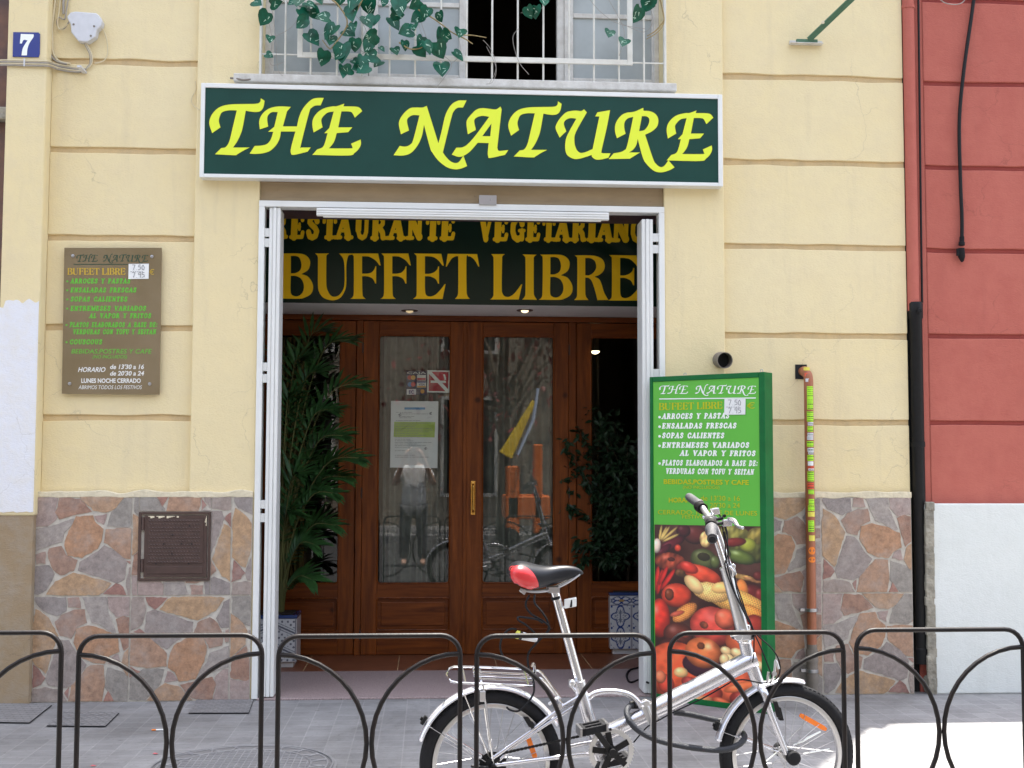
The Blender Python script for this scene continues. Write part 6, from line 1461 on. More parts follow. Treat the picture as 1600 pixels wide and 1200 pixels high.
ivy('sparse ivy sprigs with a curled bare twig on the right end of the window grille', z3([(265, 72, 20), (310, 70, 20), (360, 10, 18), (945, 85, 27), (1010, 15, 24), (770, 205, 26), (860, 260, 26), (1020, 40, 16)]),
    [z3(l) for l in ([(1085, -10), (1110, 130), (1070, 200), (1000, 245)], [(1110, 130), (1060, 190), (1005, 225)])], [z3(l) for l in ([(360, 30), (320, 70), (215, 80)], [(200, 180), (165, 240), (200, 380), (265, 465)], [(640, -10), (720, 80), (830, 150), (990, 180)], [(760, -10), (860, 190), (830, 350)], [(1000, -10), (1040, 120), (985, 200), (830, 140)], [(0, 290), (60, 420), (40, 510), (0, 525)])])
# ================================================================== BICYCLE
RW = .2525
HR, HF = G(767.5, 1192, RW), G(1229, 1177.5, RW)
bx_ = (HF - HR); WB = bx_.length; bx_.normalize(); bn = Vector((bx_.y, -bx_.x, 0))       # bn points to the street side
if bn.y > 0: bn = -bn
print('WHEELBASE', WB, HR, HF)
def B(px, py, off=0.0): return PL(px, py, HR + bn * off, bn)
BK = thing('bicycle', 'silver folding bicycle with black and red saddle parked behind the hoop barriers', 'bicycle', (float((HR.x + HF.x) / 2), float(HR.y), 0))
UPZ = Vector((0, 0, 1))
def wheel(c, name, refl_ang, sprocket):
    wt = MB()
    def tor(bm, rad, r, n=72, k=10, zs=1.0):
        bm.tube([c + bx_ * rad * math.cos(2 * math.pi * i / n) + UPZ * rad * math.sin(2 * math.pi * i / n) for i in range(n)], r, k, closed=True)
    tor(wt, RW - .023, .023)
    # tread blocks
    tb = wt
    for i in range(84):
        a = 2 * math.pi * i / 84; rd = bx_ * math.cos(a) + UPZ * math.sin(a); tg = -bx_ * math.sin(a) + UPZ * math.cos(a)
        for o in (-.012, .0, .012): tb.obox(c + rd * (RW - .0048 - abs(o) * .30) + bn * o + tg * (.004 if o else 0), tg, bn, rd, .0052, .0045, .0035)
    W = wt.build(name, M['black_rubber'], BK)
    rm = MB(); n = 72
    for (ra, rb, o) in ((.203, .190, .0125),):
        prof = [(-o, ra), (-o * .9, rb + .002), (-.004, rb), (.004, rb), (o * .9, rb + .002), (o, ra), (o * .85, ra + .004), (-o * .85, ra + .004), (-o, ra)]
        rm.lathe(c, bn, prof, n, caps=False)
    rm.build('rim', M['alu'], W)
    hb_ = MB(); hb_.lathe(c, bn, [(-.055, .006), (-.05, .006), (-.034, .012), (-.032, .024), (-.029, .024), (-.027, .013), (.027, .013), (.029, .024), (.032, .024), (.034, .012), (.055, .006)], 20); hb_.build('hub', M['steel'], W)
    spk = MB()
    for i in range(28):
        a = 2 * math.pi * i / 28; s_ = 1 if i % 2 else -1; a2 = a + s_ * (1 if (i // 2) % 2 else -1) * .9
        spk.tube([c + (bx_ * math.cos(a2) + UPZ * math.sin(a2)) * .022 + bn * .030 * s_, c + (bx_ * math.cos(a) + UPZ * math.sin(a)) * .191], .0011, 5)
    spk.build('spokes', M['steel'], W)
    a = R(refl_ang); ctr = c + (bx_ * math.cos(a) + UPZ * math.sin(a)) * .125; tg = -bx_ * math.sin(a) + UPZ * math.cos(a)
    rdv = bx_ * math.cos(a) + UPZ * math.sin(a)
    return W, ctr, tg, rdv
def reflector(W, p0, p1, hw, m='amber'):
    d = unit(p1 - p0); s_ = d.cross(bn); q = MB(); L_ = (p1 - p0).length
    poly = [p0 - s_ * hw * .7, p0 + d * L_ * .12 - s_ * hw, p1 - d * L_ * .12 - s_ * hw, p1 - s_ * hw * .6, p1 + s_ * hw * .6, p1 - d * L_ * .12 + s_ * hw, p0 + d * L_ * .12 + s_ * hw, p0 + s_ * hw * .7]
    q.prism([v + bn * .006 for v in poly], -bn * .012); q.build('wheel_reflector', M[m], W, bevel=.002)
Wr, *_ = wheel(HR, 'rear_wheel', 0, True)
Wf, *_ = wheel(HF, 'front_wheel', 0, False)
reflector(Wr, B(824, 1150), B(837, 1186), .009); reflector(Wf, B(1250, 1117), B(1291, 1140), .009)
q = MB(); q.tube([B(1240, 1164, .014), B(1255, 1158, .014), B(1262, 1153, .012), B(1282, 1143, .01)], [.0022, .003, .0045, .003], 7); q.tube([B(1255, 1178, .012), B(1296, 1170, .01)], .0024, 6); q.tube([B(1194, 1192, .012), B(1222, 1169, .02)], .0024, 6); q.build('spoke_sleeve', M['white_ink'], Wf)
# cassette, chain, crank
q = MB()
for r_, o in ((.048, .040), (.042, .044), (.036, .048), (.030, .052)):
    for i in range(16): a = 2 * math.pi * i / 16; q.obox(HR + (bx_ * math.cos(a) + UPZ * math.sin(a)) * r_ - bn * -o, bx_ * math.cos(a) + UPZ * math.sin(a), bn, UPZ, .004, .0012, .004)
    q.lathe(HR + bn * o, bn, [(-.001, r_), (.001, r_)], 24)
q.lathe(HR + bn * .054, bn, [(0, .012), (.02, .010)], 12); q.build('sprockets', M['black_plastic'], Wr)
CK = B(955, 1174, .055); cr_ = .079
q = MB(); q.lathe(CK, bn, [(-.003, cr_), (.003, cr_), (.003, cr_ - .016), (-.003, cr_ - .016), (-.003, cr_)], 48, caps=False)
for i in range(44): a = 2 * math.pi * i / 44; q.obox(CK + (bx_ * math.cos(a) + UPZ * math.sin(a)) * (cr_ + .001), bx_ * math.cos(a) + UPZ * math.sin(a), bn, UPZ, .003, .0015, .0026)
CR = q.build('chainring', M['alu'], BK)
q = MB()
for i in range(5):
    a = 2 * math.pi * i / 5 + .5; d = bx_ * math.cos(a) + UPZ * math.sin(a); q.obox(CK + d * .038 + bn * .004, d, bn, d.cross(bn), .030, .004, .010)
q.lathe(CK, bn, [(-.01, .022), (.012, .022), (.014, .014), (.03, .013)], 20); q.build('spider', M['black_plastic'], CR)
pd_ = B(925, 1137, .125)
q = MB(); ca = B(929, 1140, .078); q.obox((CK + bn * .02 + ca) / 2, ca - CK, bn, (ca - CK).cross(bn), (ca - CK).length / 2, .006, .010); cb_ = CK * 2 - ca + bn * -.15; q.obox((CK - bn * .12 + cb_) / 2, cb_ - CK, bn, (cb_ - CK).cross(bn), .08, .006, .010); q.tube([CK + bn * .02, CK - bn * .14], .010, 10)
q.build('crank_arm', M['black_plastic'], CR, bevel=.002)
for c_, nm in ((pd_, 1), (cb_ - bn * .05, 0)):
    q = MB(); u_ = Vector(bx_); u_ = unit(bx_ + UPZ * .18); v_ = bn; 
    for s_ in (-1, 1): q.obox(c_ + u_ * .036 * s_, v_, u_, UPZ, .044, .007, .013)
    for s_ in (-1, 0, 1): q.obox(c_ + v_ * .038 * s_, u_, v_, UPZ, .040, .006, .012)
    q.tube([c_ - v_ * .07, c_ + v_ * .03], .007, 8); pdl = q.build('pedal', M['black_rubber'], BK, bevel=.002)
    q = MB()
    for s_ in (-1, 1):
        for i in range(9): q.obox(c_ + u_ * .046 * s_ + v_ * (-.04 + .01 * i), v_, u_, UPZ, .003, .004, .015)
    q.build('pedal_cage', M['steel'], pdl)
q = MB()
for s_, r1_, r2_ in ((1, .036, cr_), (-1, .036, cr_)):
    a0_ = HR + bn * .045 + UPZ * s_ * r1_; a1_ = CK + UPZ * s_ * r2_ * .97; n = 64
    for i in range(n):
        p_ = a0_.lerp(a1_, (i + .5) / n); q.obox(p_, a1_ - a0_, bn, (a1_ - a0_).cross(bn), .0045 if i % 2 else .003, .0032, .0042 if i % 2 else .0028)
q.build('chain', M['black_plastic'], BK)
# main frame
q = MB()
q.tube([B(1013, 1113), B(1035, 1101.5), B(1166, 1034), B(1180, 1029)], [.029, .0325, .0325, .029], 20)
q.tube([B(1007, 1117), B(975, 1132), B(936, 1150)], [.025, .026, .028], 16)
q.tube([B(903, 1065), B(915, 1105), B(928, 1150), B(940, 1185)], [.0225, .0225, .0225, .0225], 16)          # seat tube
q.tube([B(1163, 1000), B(1168, 1022), B(1186, 1072)], [.0225, .0235, .0225], 16)                                # head tube
q.lathe(B(948, 1176), bn, [(-.035, .024), (.035, .024)], 20)
for s_ in (1, -1):
    o = .036 * s_
    q.tube([B(905, 1088, o * .5), B(880, 1103, o * .9), B(830, 1142, o), B(768, 1186, o * 1.35)], .0075, 10)
    q.tube([B(900, 1101, o * .5), B(868, 1122, o * .9), B(800, 1168, o * 1.1), B(772, 1196, o * 1.35)], .0065, 10)
    q.tube([B(940, 1176, o * .6), B(880, 1182, o), B(770, 1196, o * 1.35)], .0085, 10)
    q.tube([B(935, 1158, o * .6), B(905, 1163, o * .8), B(888, 1167, o * .9)], .0085, 10)
q.tube(bez([B(918, 1092), B(930, 1083), B(955, 1080), B(982, 1085), B(998, 1098), B(1006, 1112)], 6), .0105, 12)
q.build('frame', M['silver'], BK)
q = MB(); c_ = B(1010, 1116)
d_ = unit(B(1060, 1090) - B(1010, 1116)); q.obox(c_, d_, bn, d_.cross(bn), .010, .030, .036); q.obox(c_ + d_ * .022, d_, bn, d_.cross(bn), .010, .030, .036)
q.tube([B(1003, 1098, .03), B(1012, 1104, .045), B(1019, 1125, .045), B(1017, 1140, .04)], .006, 8); q.lathe(B(1007, 1097, .02), bn, [(0, .012), (.03, .012)], 12)
q.build('frame_hinge', M['alu'], BK, bevel=.003)
# fork
q = MB(); q.tube([B(1187, 1074), B(1192, 1082)], .020, 14)
for s_ in (1, -1): q.tube(bez([B(1188, 1076, .02 * s_), B(1195, 1084, .043 * s_), B(1204, 1115, .050 * s_), B(1229, 1178, .052 * s_)], 5), [.016 - .0004 * i for i in range(16)], 12)
FK = q.build('fork', M['silver'], BK)
q = MB(); q.lathe(HF + bn * .052, bn, [(0, .024), (.022, .026), (.028, .022), (.030, .012)], 20); q.lathe(HF - bn * .052, -bn, [(0, .024), (.022, .026), (.030, .012)], 20); q.build('axle_cap', M['black_rubber'], FK)
q = MB(); q.lathe(B(1163, 999), UPZ, [(-.012, .024), (-.006, .027), (.004, .024)], 16); q.lathe(B(1186, 1073), unit(B(1163, 999) - B(1186, 1073)), [(-.01, .024), (-.006, .027), (.006, .025)], 16); q.build('headset', M['chrome'], BK)
# stem folding clamp and post
q = MB(); dd = unit(B(1133, 893) - B(1158, 985)); c_ = B(1160, 993); q.obox(c_, bx_, bn, UPZ, .034, .026, .014); q.lathe(B(1152, 994, .02), bn, [(0, .016), (.018, .016)], 12); q.tube([B(1141, 993, .035), B(1150, 990, .042), B(1176, 988, .03)], [.008, .010, .006], 8)
q.lathe(B(1168, 984), UPZ, [(0, .010), (.018, .010)], 10); q.build('stem_hinge', M['chrome'], BK, bevel=.005)
q = MB(); q.tube([B(1161, 988), B(1150, 946), B(1134, 888)], [.0235, .022, .0205], 18); q.lathe(B(1134, 888), dd, [(-.004, .0225), (.006, .0225)], 18)
q.build('handlebar_post', M['alu'], BK)
q = MB(); q.obox(B(1142, 890, .0), dd, bn, dd.cross(bn), .020, .022, .010); q.lathe(B(1142, 884, .0), bn, [(-.03, .009), (.03, .009)], 12); q.tube([B(1141, 886, .03), B(1146, 892, .032), B(1145, 903, .03)], .005, 8); q.build('post_clamp', M['chrome'], BK, bevel=.003)
q = MB(); q.tube([B(1134, 890, .006), B(1118, 840, .010), B(1112, 815, .0)], .0115, 14); q.tube([B(1141, 888, -.02), B(1124, 838, -.02), B(1114, 812, -.0)], .0105, 14); q.build('inner_post', M['chrome'], BK)
# handlebar: sweeps back, left grip far, right grip near
near, far = B(1113, 843, .285), B(1076, 776, -.26)
mid_ = B(1111, 812)
hbp = bez([far.lerp(B(1100, 795, -.12), .1), B(1095, 790, -.13), B(1106, 806, -.06), mid_, B(1111, 815, .09), B(1112, 822, .15), B(1112.5, 834, .235)], 6)
q = MB(); q.tube(hbp, .0115, 14); q.lathe(mid_, bn, [(-.03, .017), (.03, .017)], 16); HB = q.build('handlebar', M['alu'], BK)
q = MB(); d1 = unit(B(1113, 843, .285) - B(1111, 822, .16))
q.lathe(B(1112, 826, .155), unit(near - B(1112, 826, .155)), [(0, .018), (.004, .0235), (.035, .0235), (.045, .018), (.125, .0165), (.130, .018)], 20)
q.build('grip', M['grip'], HB)
q = MB(); q.lathe(near, unit(near - B(1112, 826, .155)), [(-.002, .0115), (.0004, .0115)], 16); q.build('grip_end', M['dark'], HB)
q = MB(); fs_ = B(1094, 789, -.14); q.lathe(fs_, unit(far - fs_), [(0, .017), (.01, .0195), (.015, .0165), (.11, .0165), (.125, .014)], 20); q.build('grip', M['grip'], HB)
q = MB(); q.lathe(B(1098, 795, -.11), unit(far - fs_), [(0, .021), (.04, .021)], 20); q.lathe(B(1111, 818, .105), unit(near - B(1111, 818, .105)), [(0, .021), (.035, .021)], 20); q.build('gear_shifter', M['black_plastic'], HB)
q = MB(); q.obox(B(1117, 799, -.06), (1, 0, .2), (0, 1, 0), (-.2, 0, 1), .014, .018, .012); q.tube(bez([B(1112, 803, -.06), B(1104, 807, -.08), B(1098, 808, -.09)], 4), .007, 8); q.build('brake_lever', M['silver'], HB, bevel=.003)
q = MB(); q.obox(B(1136, 817, .09), (1, 0, .05), (0, 1, 0), (0, 0, 1), .016, .012, .012)
q.tube(bez([B(1138, 812, .09), B(1147, 814, .13), B(1153, 822, .17), B(1161, 825, .2)], 5), [.008, .009, .009, .010, .010, .009, .009, .008, .008, .007, .006, .006, .006, .006, .006, .006], 9); q.build('brake_lever', M['silver'], HB, bevel=.003)
q = MB(); q.tube([B(1119, 819, .09), B(1134, 816, .09)], .0065, 8); q.tube([B(1119, 812, .07), B(1130, 809, .08)], .0055, 8); q.lathe(B(1131, 806, .08), bn, [(0, .006), (.01, .006)], 10); q.build('lever_clamp', M['black_plastic'], HB)
# cables
q = MB()
for pts in ([(1128, 818, .07), (1133, 850, .06), (1135, 878, .05), (1150, 930, .04), (1175, 978, .035), (1178, 1010, .04), (1176, 1035, .05)],
            [(1131, 830, .08), (1138, 862, .06), (1133, 885, .05), (1147, 925, .045), (1170, 972, .04)],
            [(1148, 893, .03), (1152, 925, .035), (1172, 975, .03), (1188, 1010, .05), (1203, 1048, .05), (1206, 1060, .045)],
            [(1122, 800, -.05), (1136, 830, -.03), (1138, 870, .0), (1160, 940, .02), (1178, 985, .03), (1205, 1012, .05), (1217, 1032, .05), (1218, 1052, .05), (1208, 1064, .045), (1190, 1067, .04), (1160, 1062, .045), (1140, 1066, .04)],
            [(1025, 1128, .03), (1010, 1137, .035), (990, 1160, .03)],
            [(1140, 1067, .034), (1100, 1090, .034), (1052, 1113, .034), (1025, 1128, .034)]):
    q.tube(bez([B(*p) for p in pts], 6), .0026, 7)
q.tube([B(1132, 818, .09), B(1135, 835, .08)], .0022, 6)
q.build('brake_cable', M['black_rubber'], BK)
# brakes
q = MB()
for s_ in (1, -1):
    q.obox(B(1214, 1108, .045 * s_), UPZ * 1 + bx_ * -.25, bn, bx_, .030, .006, .008); q.obox(B(1218, 1115, .030 * s_), UPZ + bx_ * -.25, bn, bx_, .024, .010, .008)
    q.obox(B(826, 1128, .045 * s_), UPZ + bx_ * -.6, bn, bx_, .020, .008, .010)
    q.obox(B(833, 1136, .030 * s_), UPZ + bx_ * -.6, bn, bx_, .022, .010, .010)
q.build('brake_arm', M['black_plastic'], BK, bevel=.002)
q = MB(); q.tube(bez([B(1204, 1068, .04), B(1210, 1050, .05), B(1212, 1032, .05), B(1217, 1045, .05)], 5), .0045, 8); q.lathe(B(1209, 1052, .045), bn, [(0, .008), (.012, .008)], 10); q.tube([B(1199, 1066, .04), B(1201, 1050, .04)], .005, 8)
q.tube(bez([B(858, 1100, .03), B(866, 1094, .04), B(872, 1090, .03)], 4), .006, 8); q.lathe(B(874, 1103, .03), bn, [(0, .009), (.014, .009)], 10); q.build('brake_fitting', M['alu'], BK)
# fenders
def fender(c, a0_, a1_, rad, hw, name='fender'):
    q = MB(); n = 40; k = 8; vs = []
    for i in range(n + 1):
        a = R(a0_ + (a1_ - a0_) * i / n); rd = bx_ * math.cos(a) + UPZ * math.sin(a)
        for j in range(k + 1):
            t = -1 + 2 * j / k; vs.append(c + rd * (rad - .013 * t * t) + bn * hw * math.sin(t * 1.45) * 1.0)
    fs = [(i * (k + 1) + j, i * (k + 1) + j + 1, (i + 1) * (k + 1) + j + 1, (i + 1) * (k + 1) + j) for i in range(n) for j in range(k)]
    q.add(vs, fs, True); o = q.build(name, M['fender'], BK); m_ = o.modifiers.new('thick', 'SOLIDIFY'); m_.thickness = .002; return o
M['fender'] = mat('fender alloy', (.74, .75, .82), .22, metal=.7, coat=.2)
f1 = fender(HR, 161, 28, RW + .020, .029)
f2 = fender(HF, 168, 76, RW + .020, .029)
q = MB()
for (c, a, o_) in ((HR, 148, f1), (HR, 112, f1)):
    for s_ in (1, -1): rd = bx_ * math.cos(R(a)) + UPZ * math.sin(R(a)); q.tube([c + bn * .05 * s_, c + rd * (RW + .012) + bn * .030 * s_], .0022, 6)
for s_ in (1, -1):
    rd = bx_ * math.cos(R(160)) + UPZ * math.sin(R(160)); q.tube([HF + rd * (RW + .012) + bn * .030 * s_, HF + bn * .05 * s_], .0022, 6)
q.build('fender_stay', M['chrome'], BK)
q = MB()
for (c, a) in ((HR, 147), (HF, 158)):
    rd = bx_ * math.cos(R(a)) + UPZ * math.sin(R(a)); tg = rd.cross(bn); q.obox(c + rd * (RW + .030), tg, bn, rd, .016, .012, .006); q.obox(c + rd * (RW + .038), tg, bn, rd, .006, .006, .006)
q.build('stay_bolt', M['black_plastic'], BK, bevel=.002)
# rack
q = MB(); hw = .052
yk = 1056
def Rk(x, y, s_): return B(x, y - 1) + bn * hw * s_ - UPZ * .017 * s_
loop = [Rk(825, 1058, -1), Rk(760, 1055, -1), Rk(712, 1054, -1), Rk(703, 1055, -.8), Rk(698, 1055.5, 0), Rk(703, 1056, .8), Rk(712, 1056, 1), Rk(760, 1058, 1), Rk(828, 1061, 1), Rk(832, 1061, .5), Rk(832, 1060, -.5)]
q.tube(loop, .0042, 8, closed=True)
for s_ in (-.45, 0, .45): q.tube([Rk(740, 1056, s_), Rk(830, 1060, s_)], .0034, 7)
for x in (725, 742, 822): q.tube([Rk(x, 1056 + (x - 725) * .03, -1), Rk(x, 1057 + (x - 725) * .03, 1)], .0034, 7)
for s_ in (1, -1):
    q.tube([Rk(752, 1057, s_ * .9), Rk(756, 1090, s_), Rk(769, 1188, s_)], .0042, 8)
    q.tube(bez([Rk(831, 1058, s_ * .5), Rk(845, 1056, s_ * .5), Rk(868, 1084, s_ * .45), Rk(878, 1098, s_ * .45)], 5), .0042, 8)
q.tube(bez([B(834, 1060, .03), B(836, 1048, .03), B(833, 1036, .03), B(831, 1042, .03)], 4), .005, 8)
q.build('luggage_rack', M['chrome'], BK)
q = MB(); q.obox(B(754, 1088, .055), UPZ, bn, bx_, .018, .004, .010); q.build('rack_bracket', M['alu'], BK, bevel=.002)
# seat post and saddle
q = MB(); q.tube([B(866, 920), B(905, 1064)], .0158, 20); SP = q.build('seat_post', M['chrome'], BK)
q = MB(); q.tube([B(905, 1064), B(908, 1076)], .021, 16); q.obox(B(897, 1068, 0), bx_, bn, UPZ, .018, .016, .012); q.lathe(B(893, 1066, .016), bn, [(0, .010), (.014, .012), (.02, .006)], 12); q.tube([B(890, 1067, .02), B(899, 1080, .03)], .005, 8); q.build('seat_clamp', M['alu'], BK, bevel=.002)
q = MB(); q.lathe(B(868, 932, .0), unit(B(905, 1064) - B(866, 920)), [(0, .018), (.010, .018)], 16); q.build('reflector_strap', M['black_rubber'], SP)
q = MB(); q.obox(B(891, 942, .02), unit(bx_ + UPZ * .22 + bn * .4), bn, UPZ, .022, .008, .016); q.obox(B(884, 947, .01), unit(bx_ + UPZ * .5), bn, UPZ, .022, .004, .003); q.build('rear_reflector', M['white_metal'], SP, bevel=.003)
q = MB(); q.obox(B(893, 943, .029), unit(bx_ * .2 + UPZ), bn, bx_, .013, .0012, .004); q.build('reflector_slot', M['dark'], SP)
# saddle: lofted cross-sections from nose to tail
def Bz(px, py): return B(px, py)
secs = [(912, 894.5, 896.5, .006), (905, 887, 899, .016), (893, 883.5, 904, .021), (878, 882.5, 909, .025), (862, 884, 914, .034), (848, 884, 918, .048), (833, 880, 921, .062), (818, 876, 919, .073), (806, 876, 913, .077), (798, 882, 905, .070), (794.5, 889, 899, .045)]
def loft(bm, secs, n=20, k0=0, k1=None, grow=0.0):
    vs = []
    for (x, yt, yb, hw_) in secs:
        pt, pb = B(x, yt), B(x, yb); c = (pt + pb) / 2; hz = (pt - pb).length / 2 + grow
        top = c.lerp(pt, .0)
        for k in range(n):
            a = 2 * math.pi * k / n; cs, sn = math.cos(a), math.sin(a)
            y_ = (hw_ + grow) * (abs(cs) ** .75) * (1 if cs > 0 else -1)
            z_ = hz * (abs(sn) ** .8) * (1 if sn > 0 else -1)
            if sn > 0: z_ = hz * (1 - .35 * abs(cs) ** 2) * (sn ** .5) * 1.0 
            vs.append(c + bn * y_ + UPZ * z_)
    L_ = len(secs); fs = [(i * n + k, i * n + (k + 1) % n, (i + 1) * n + (k + 1) % n, (i + 1) * n + k) for i in range(L_ - 1) for k in range(n)]
    fs += [tuple(range(n - 1, -1, -1)), tuple((L_ - 1) * n + k for k in range(n))]
    bm.add(vs, fs, True); return vs
q = MB(); loft(q, secs); SD = q.build('saddle', M['saddle'], BK); m_ = SD.modifiers.new('sub', 'SUBSURF'); m_.levels = 2; m_.render_levels = 2
# red side panels lying on the skin of the saddle
import mathutils
dg = bpy.context.evaluated_depsgraph_get(); bpy.context.view_layer.update()
bmx = bmesh.new(); bmx.from_object(SD, bpy.context.evaluated_depsgraph_get()); bvh = mathutils.bvhtree.BVHTree.FromBMesh(bmx)
red = [(797, 886), (804, 884.5), (813, 884), (823, 887), (831, 893), (837, 901), (841, 911), (842, 921), (840, 928), (832, 927.5), (820, 924), (808, 918), (799, 909), (794, 899)]
def on_saddle(px, py, sgn, e):
    if sgn > 0: o_ = CAM; d = ray(px, py).normalized(); h = bvh.ray_cast(o_, d)
    else:
        pp = B(px, py); h = bvh.ray_cast(pp - bn * .5, bn)
    if h[0] is None: h = bvh.find_nearest(B(px, py, .05 * sgn))
    return h[0] + h[1] * e * (1 if h[1].dot(bn) * sgn > 0 else -1)
for sgn in (1, -1):
    cx_, cy__ = 818, 906; rings = [1.0, .8, .6, .4, .2]; vs = []; nn = len(red) * 3
    cr2 = bez([Vector((x, y, 0)) for x, y in red], 3, closed=True)
    for r_ in rings: vs += [on_saddle(cx_ + (v.x - cx_) * r_, cy__ + (v.y - cy__) * r_, sgn, .0006 + .004 * (1 - r_ ** 3)) for v in cr2]
    vs.append(on_saddle(cx_, cy__, sgn, .0046)); nn = len(cr2)
    fs = [(i * nn + k, i * nn + (k + 1) % nn, (i + 1) * nn + (k + 1) % nn, (i + 1) * nn + k) for i in range(4) for k in range(nn)] + [(4 * nn + k, 4 * nn + (k + 1) % nn, 5 * nn) for k in range(nn)]
    q = MB(); q.add(vs, fs, True); q.build('red_panel', M['saddle_red'], SD)
bmx.free()
q = MB()
for s_ in (1, -1): q.tube(bez([B(905, 897) + bn * .012 * s_, B(885, 910) + bn * .02 * s_, B(860, 921) + bn * .022 * s_, B(835, 924) + bn * .025 * s_, B(815, 921) + bn * .03 * s_], 5), .0036, 8)
q.obox(B(864, 921), bx_, bn, UPZ, .020, .026, .010); q.lathe(B(818, 924, .03), bn, [(0, .008), (.012, .008)], 10); q.tube([B(812, 922, .035), B(820, 928, .035)], .0045, 7); q.build('saddle_rails', M['steel'], SD)
# kickstand
q = MB(); q.tube([B(935, 1190, .05), B(918, 1270, .12), B(912, 1296, .15)], .008, 8); q.build('kickstand', M['black_plastic'], BK)
# rear derailleur
q = MB(); q.obox(HR + bn * .068 - UPZ * .03, UPZ, bn, bx_, .035, .006, .012); q.tube([HR + bn * .075 - bx_ * .02, HR + bn * .078 - bx_ * .08 + UPZ * .01], [.009, .005], 8); q.lathe(HR + bn * .07 - UPZ * .07, bn, [(-.005, .02), (.005, .02)], 14)
q.build('derailleur', M['black_plastic'], BK, bevel=.002)

# ------------------------------------------------------------------ locks
CL = thing('coil_lock', 'thin dark coil cable lock with a pale yellow barrel dangling below the saddle', 'lock', tuple(B(840, 1000, .05)))
q = MB(); zz = lambda l: bez([B(640 + x / 3.528, 860 + y / 3.528, .05 + o) for x, y, o in l], 7)
q.tube(zz([(660, 245, 0), (640, 300, .0), (670, 350, .01), (730, 385, .015), (770, 420, .01), (760, 450, 0), (700, 510, -.01), (655, 570, -.01), (655, 640, -.01), (680, 700, 0), (685, 780, 0), (650, 840, .01), (600, 885, .01), (555, 880, .0), (535, 865, -.01)]), .0036, 8)
q.tube(zz([(690, 245, .01), (690, 290, .02), (730, 340, .02), (760, 390, .01), (765, 440, .0), (735, 470, -.01)]), .0036, 8)
q.tube(zz([(735, 400, .02), (700, 380, .02), (640, 370, .03), (600, 368, .03), (600, 385, .035), (640, 410, .03), (690, 455, .02)]), .0036, 8)
q.tube(zz([(590, 435, .02), (550, 435, .02), (510, 480, .01), (500, 540, 0), (525, 600, 0), (570, 625, 0), (620, 630, 0)]), .0036, 8)
q.build('cable', M['lockcable'] if 'lockcable' in M else M['black_rubber'], CL)
a_, b_ = B(640 + 585 / 3.528, 860 + 462 / 3.528, .075), B(640 + 705 / 3.528, 860 + 492 / 3.528, .07)
d = (b_ - a_); q = MB(); q.lathe(a_, d, [(0, .012), (.004, .015), (.02, .015), (.105, .011)] if False else [(0, .010), (.003, .0145), (.012, .0145)], 16); q.build('cap', mat('yellow plastic', (.62, .58, .08), .4), CL)
q = MB(); q.lathe(a_ + unit(d) * .0122, d, [(0, .0148), (.010, .0148)], 16); q.build('ring', M['black_plastic'], CL)
q = MB(); q.lathe(a_ + unit(d) * .0224, d, [(0, .0143), (d.length - .028, .010), (d.length - .024, .007)], 16); q.build('barrel', M['box_grey'], CL)
KL = thing('hose_lock', 'thick dark grey armoured cable lock looped through frame and front wheel', 'lock', tuple(B(1060, 1160, .1)))
q = MB(); z9 = lambda l: bez([B(920 + x / 3.528, 860 + y / 3.528, o) for x, y, o in l], 8)
q.tube(z9([(300, 850, -.035), (240, 852, -.01), (210, 880, .03), (222, 935, .06), (270, 990, .07), (350, 1035, .075), (450, 1065, .08), (600, 1092, .08), (740, 1100, .075), (820, 1075, .06), (858, 1035, .03), (848, 1005, -.02), (835, 1000, -.045)]), .0108, 14)
q.tube(z9([(470, 893, -.05), (560, 905, -.05), (650, 925, -.055), (740, 945, -.055), (780, 965, -.055), (835, 1000, -.045)]), .0108, 14)
q.build('hose', M['hose'] if 'hose' in M else mat('dark grey hose', (.026, .028, .034), .45, spec=.3, bump=.5, bscale=260), KL)
q = MB(); q.lathe(B(920 + 725 / 3.528, 860 + 942 / 3.528, -.055), bx_, [(-.01, .013), (.012, .014)], 16); q.lathe(B(920 + 250 / 3.528, 860 + 852 / 3.528, -.014), bx_, [(-.015, .014), (.018, .014)], 16); q.build('lock_body', M['black_plastic'], KL)
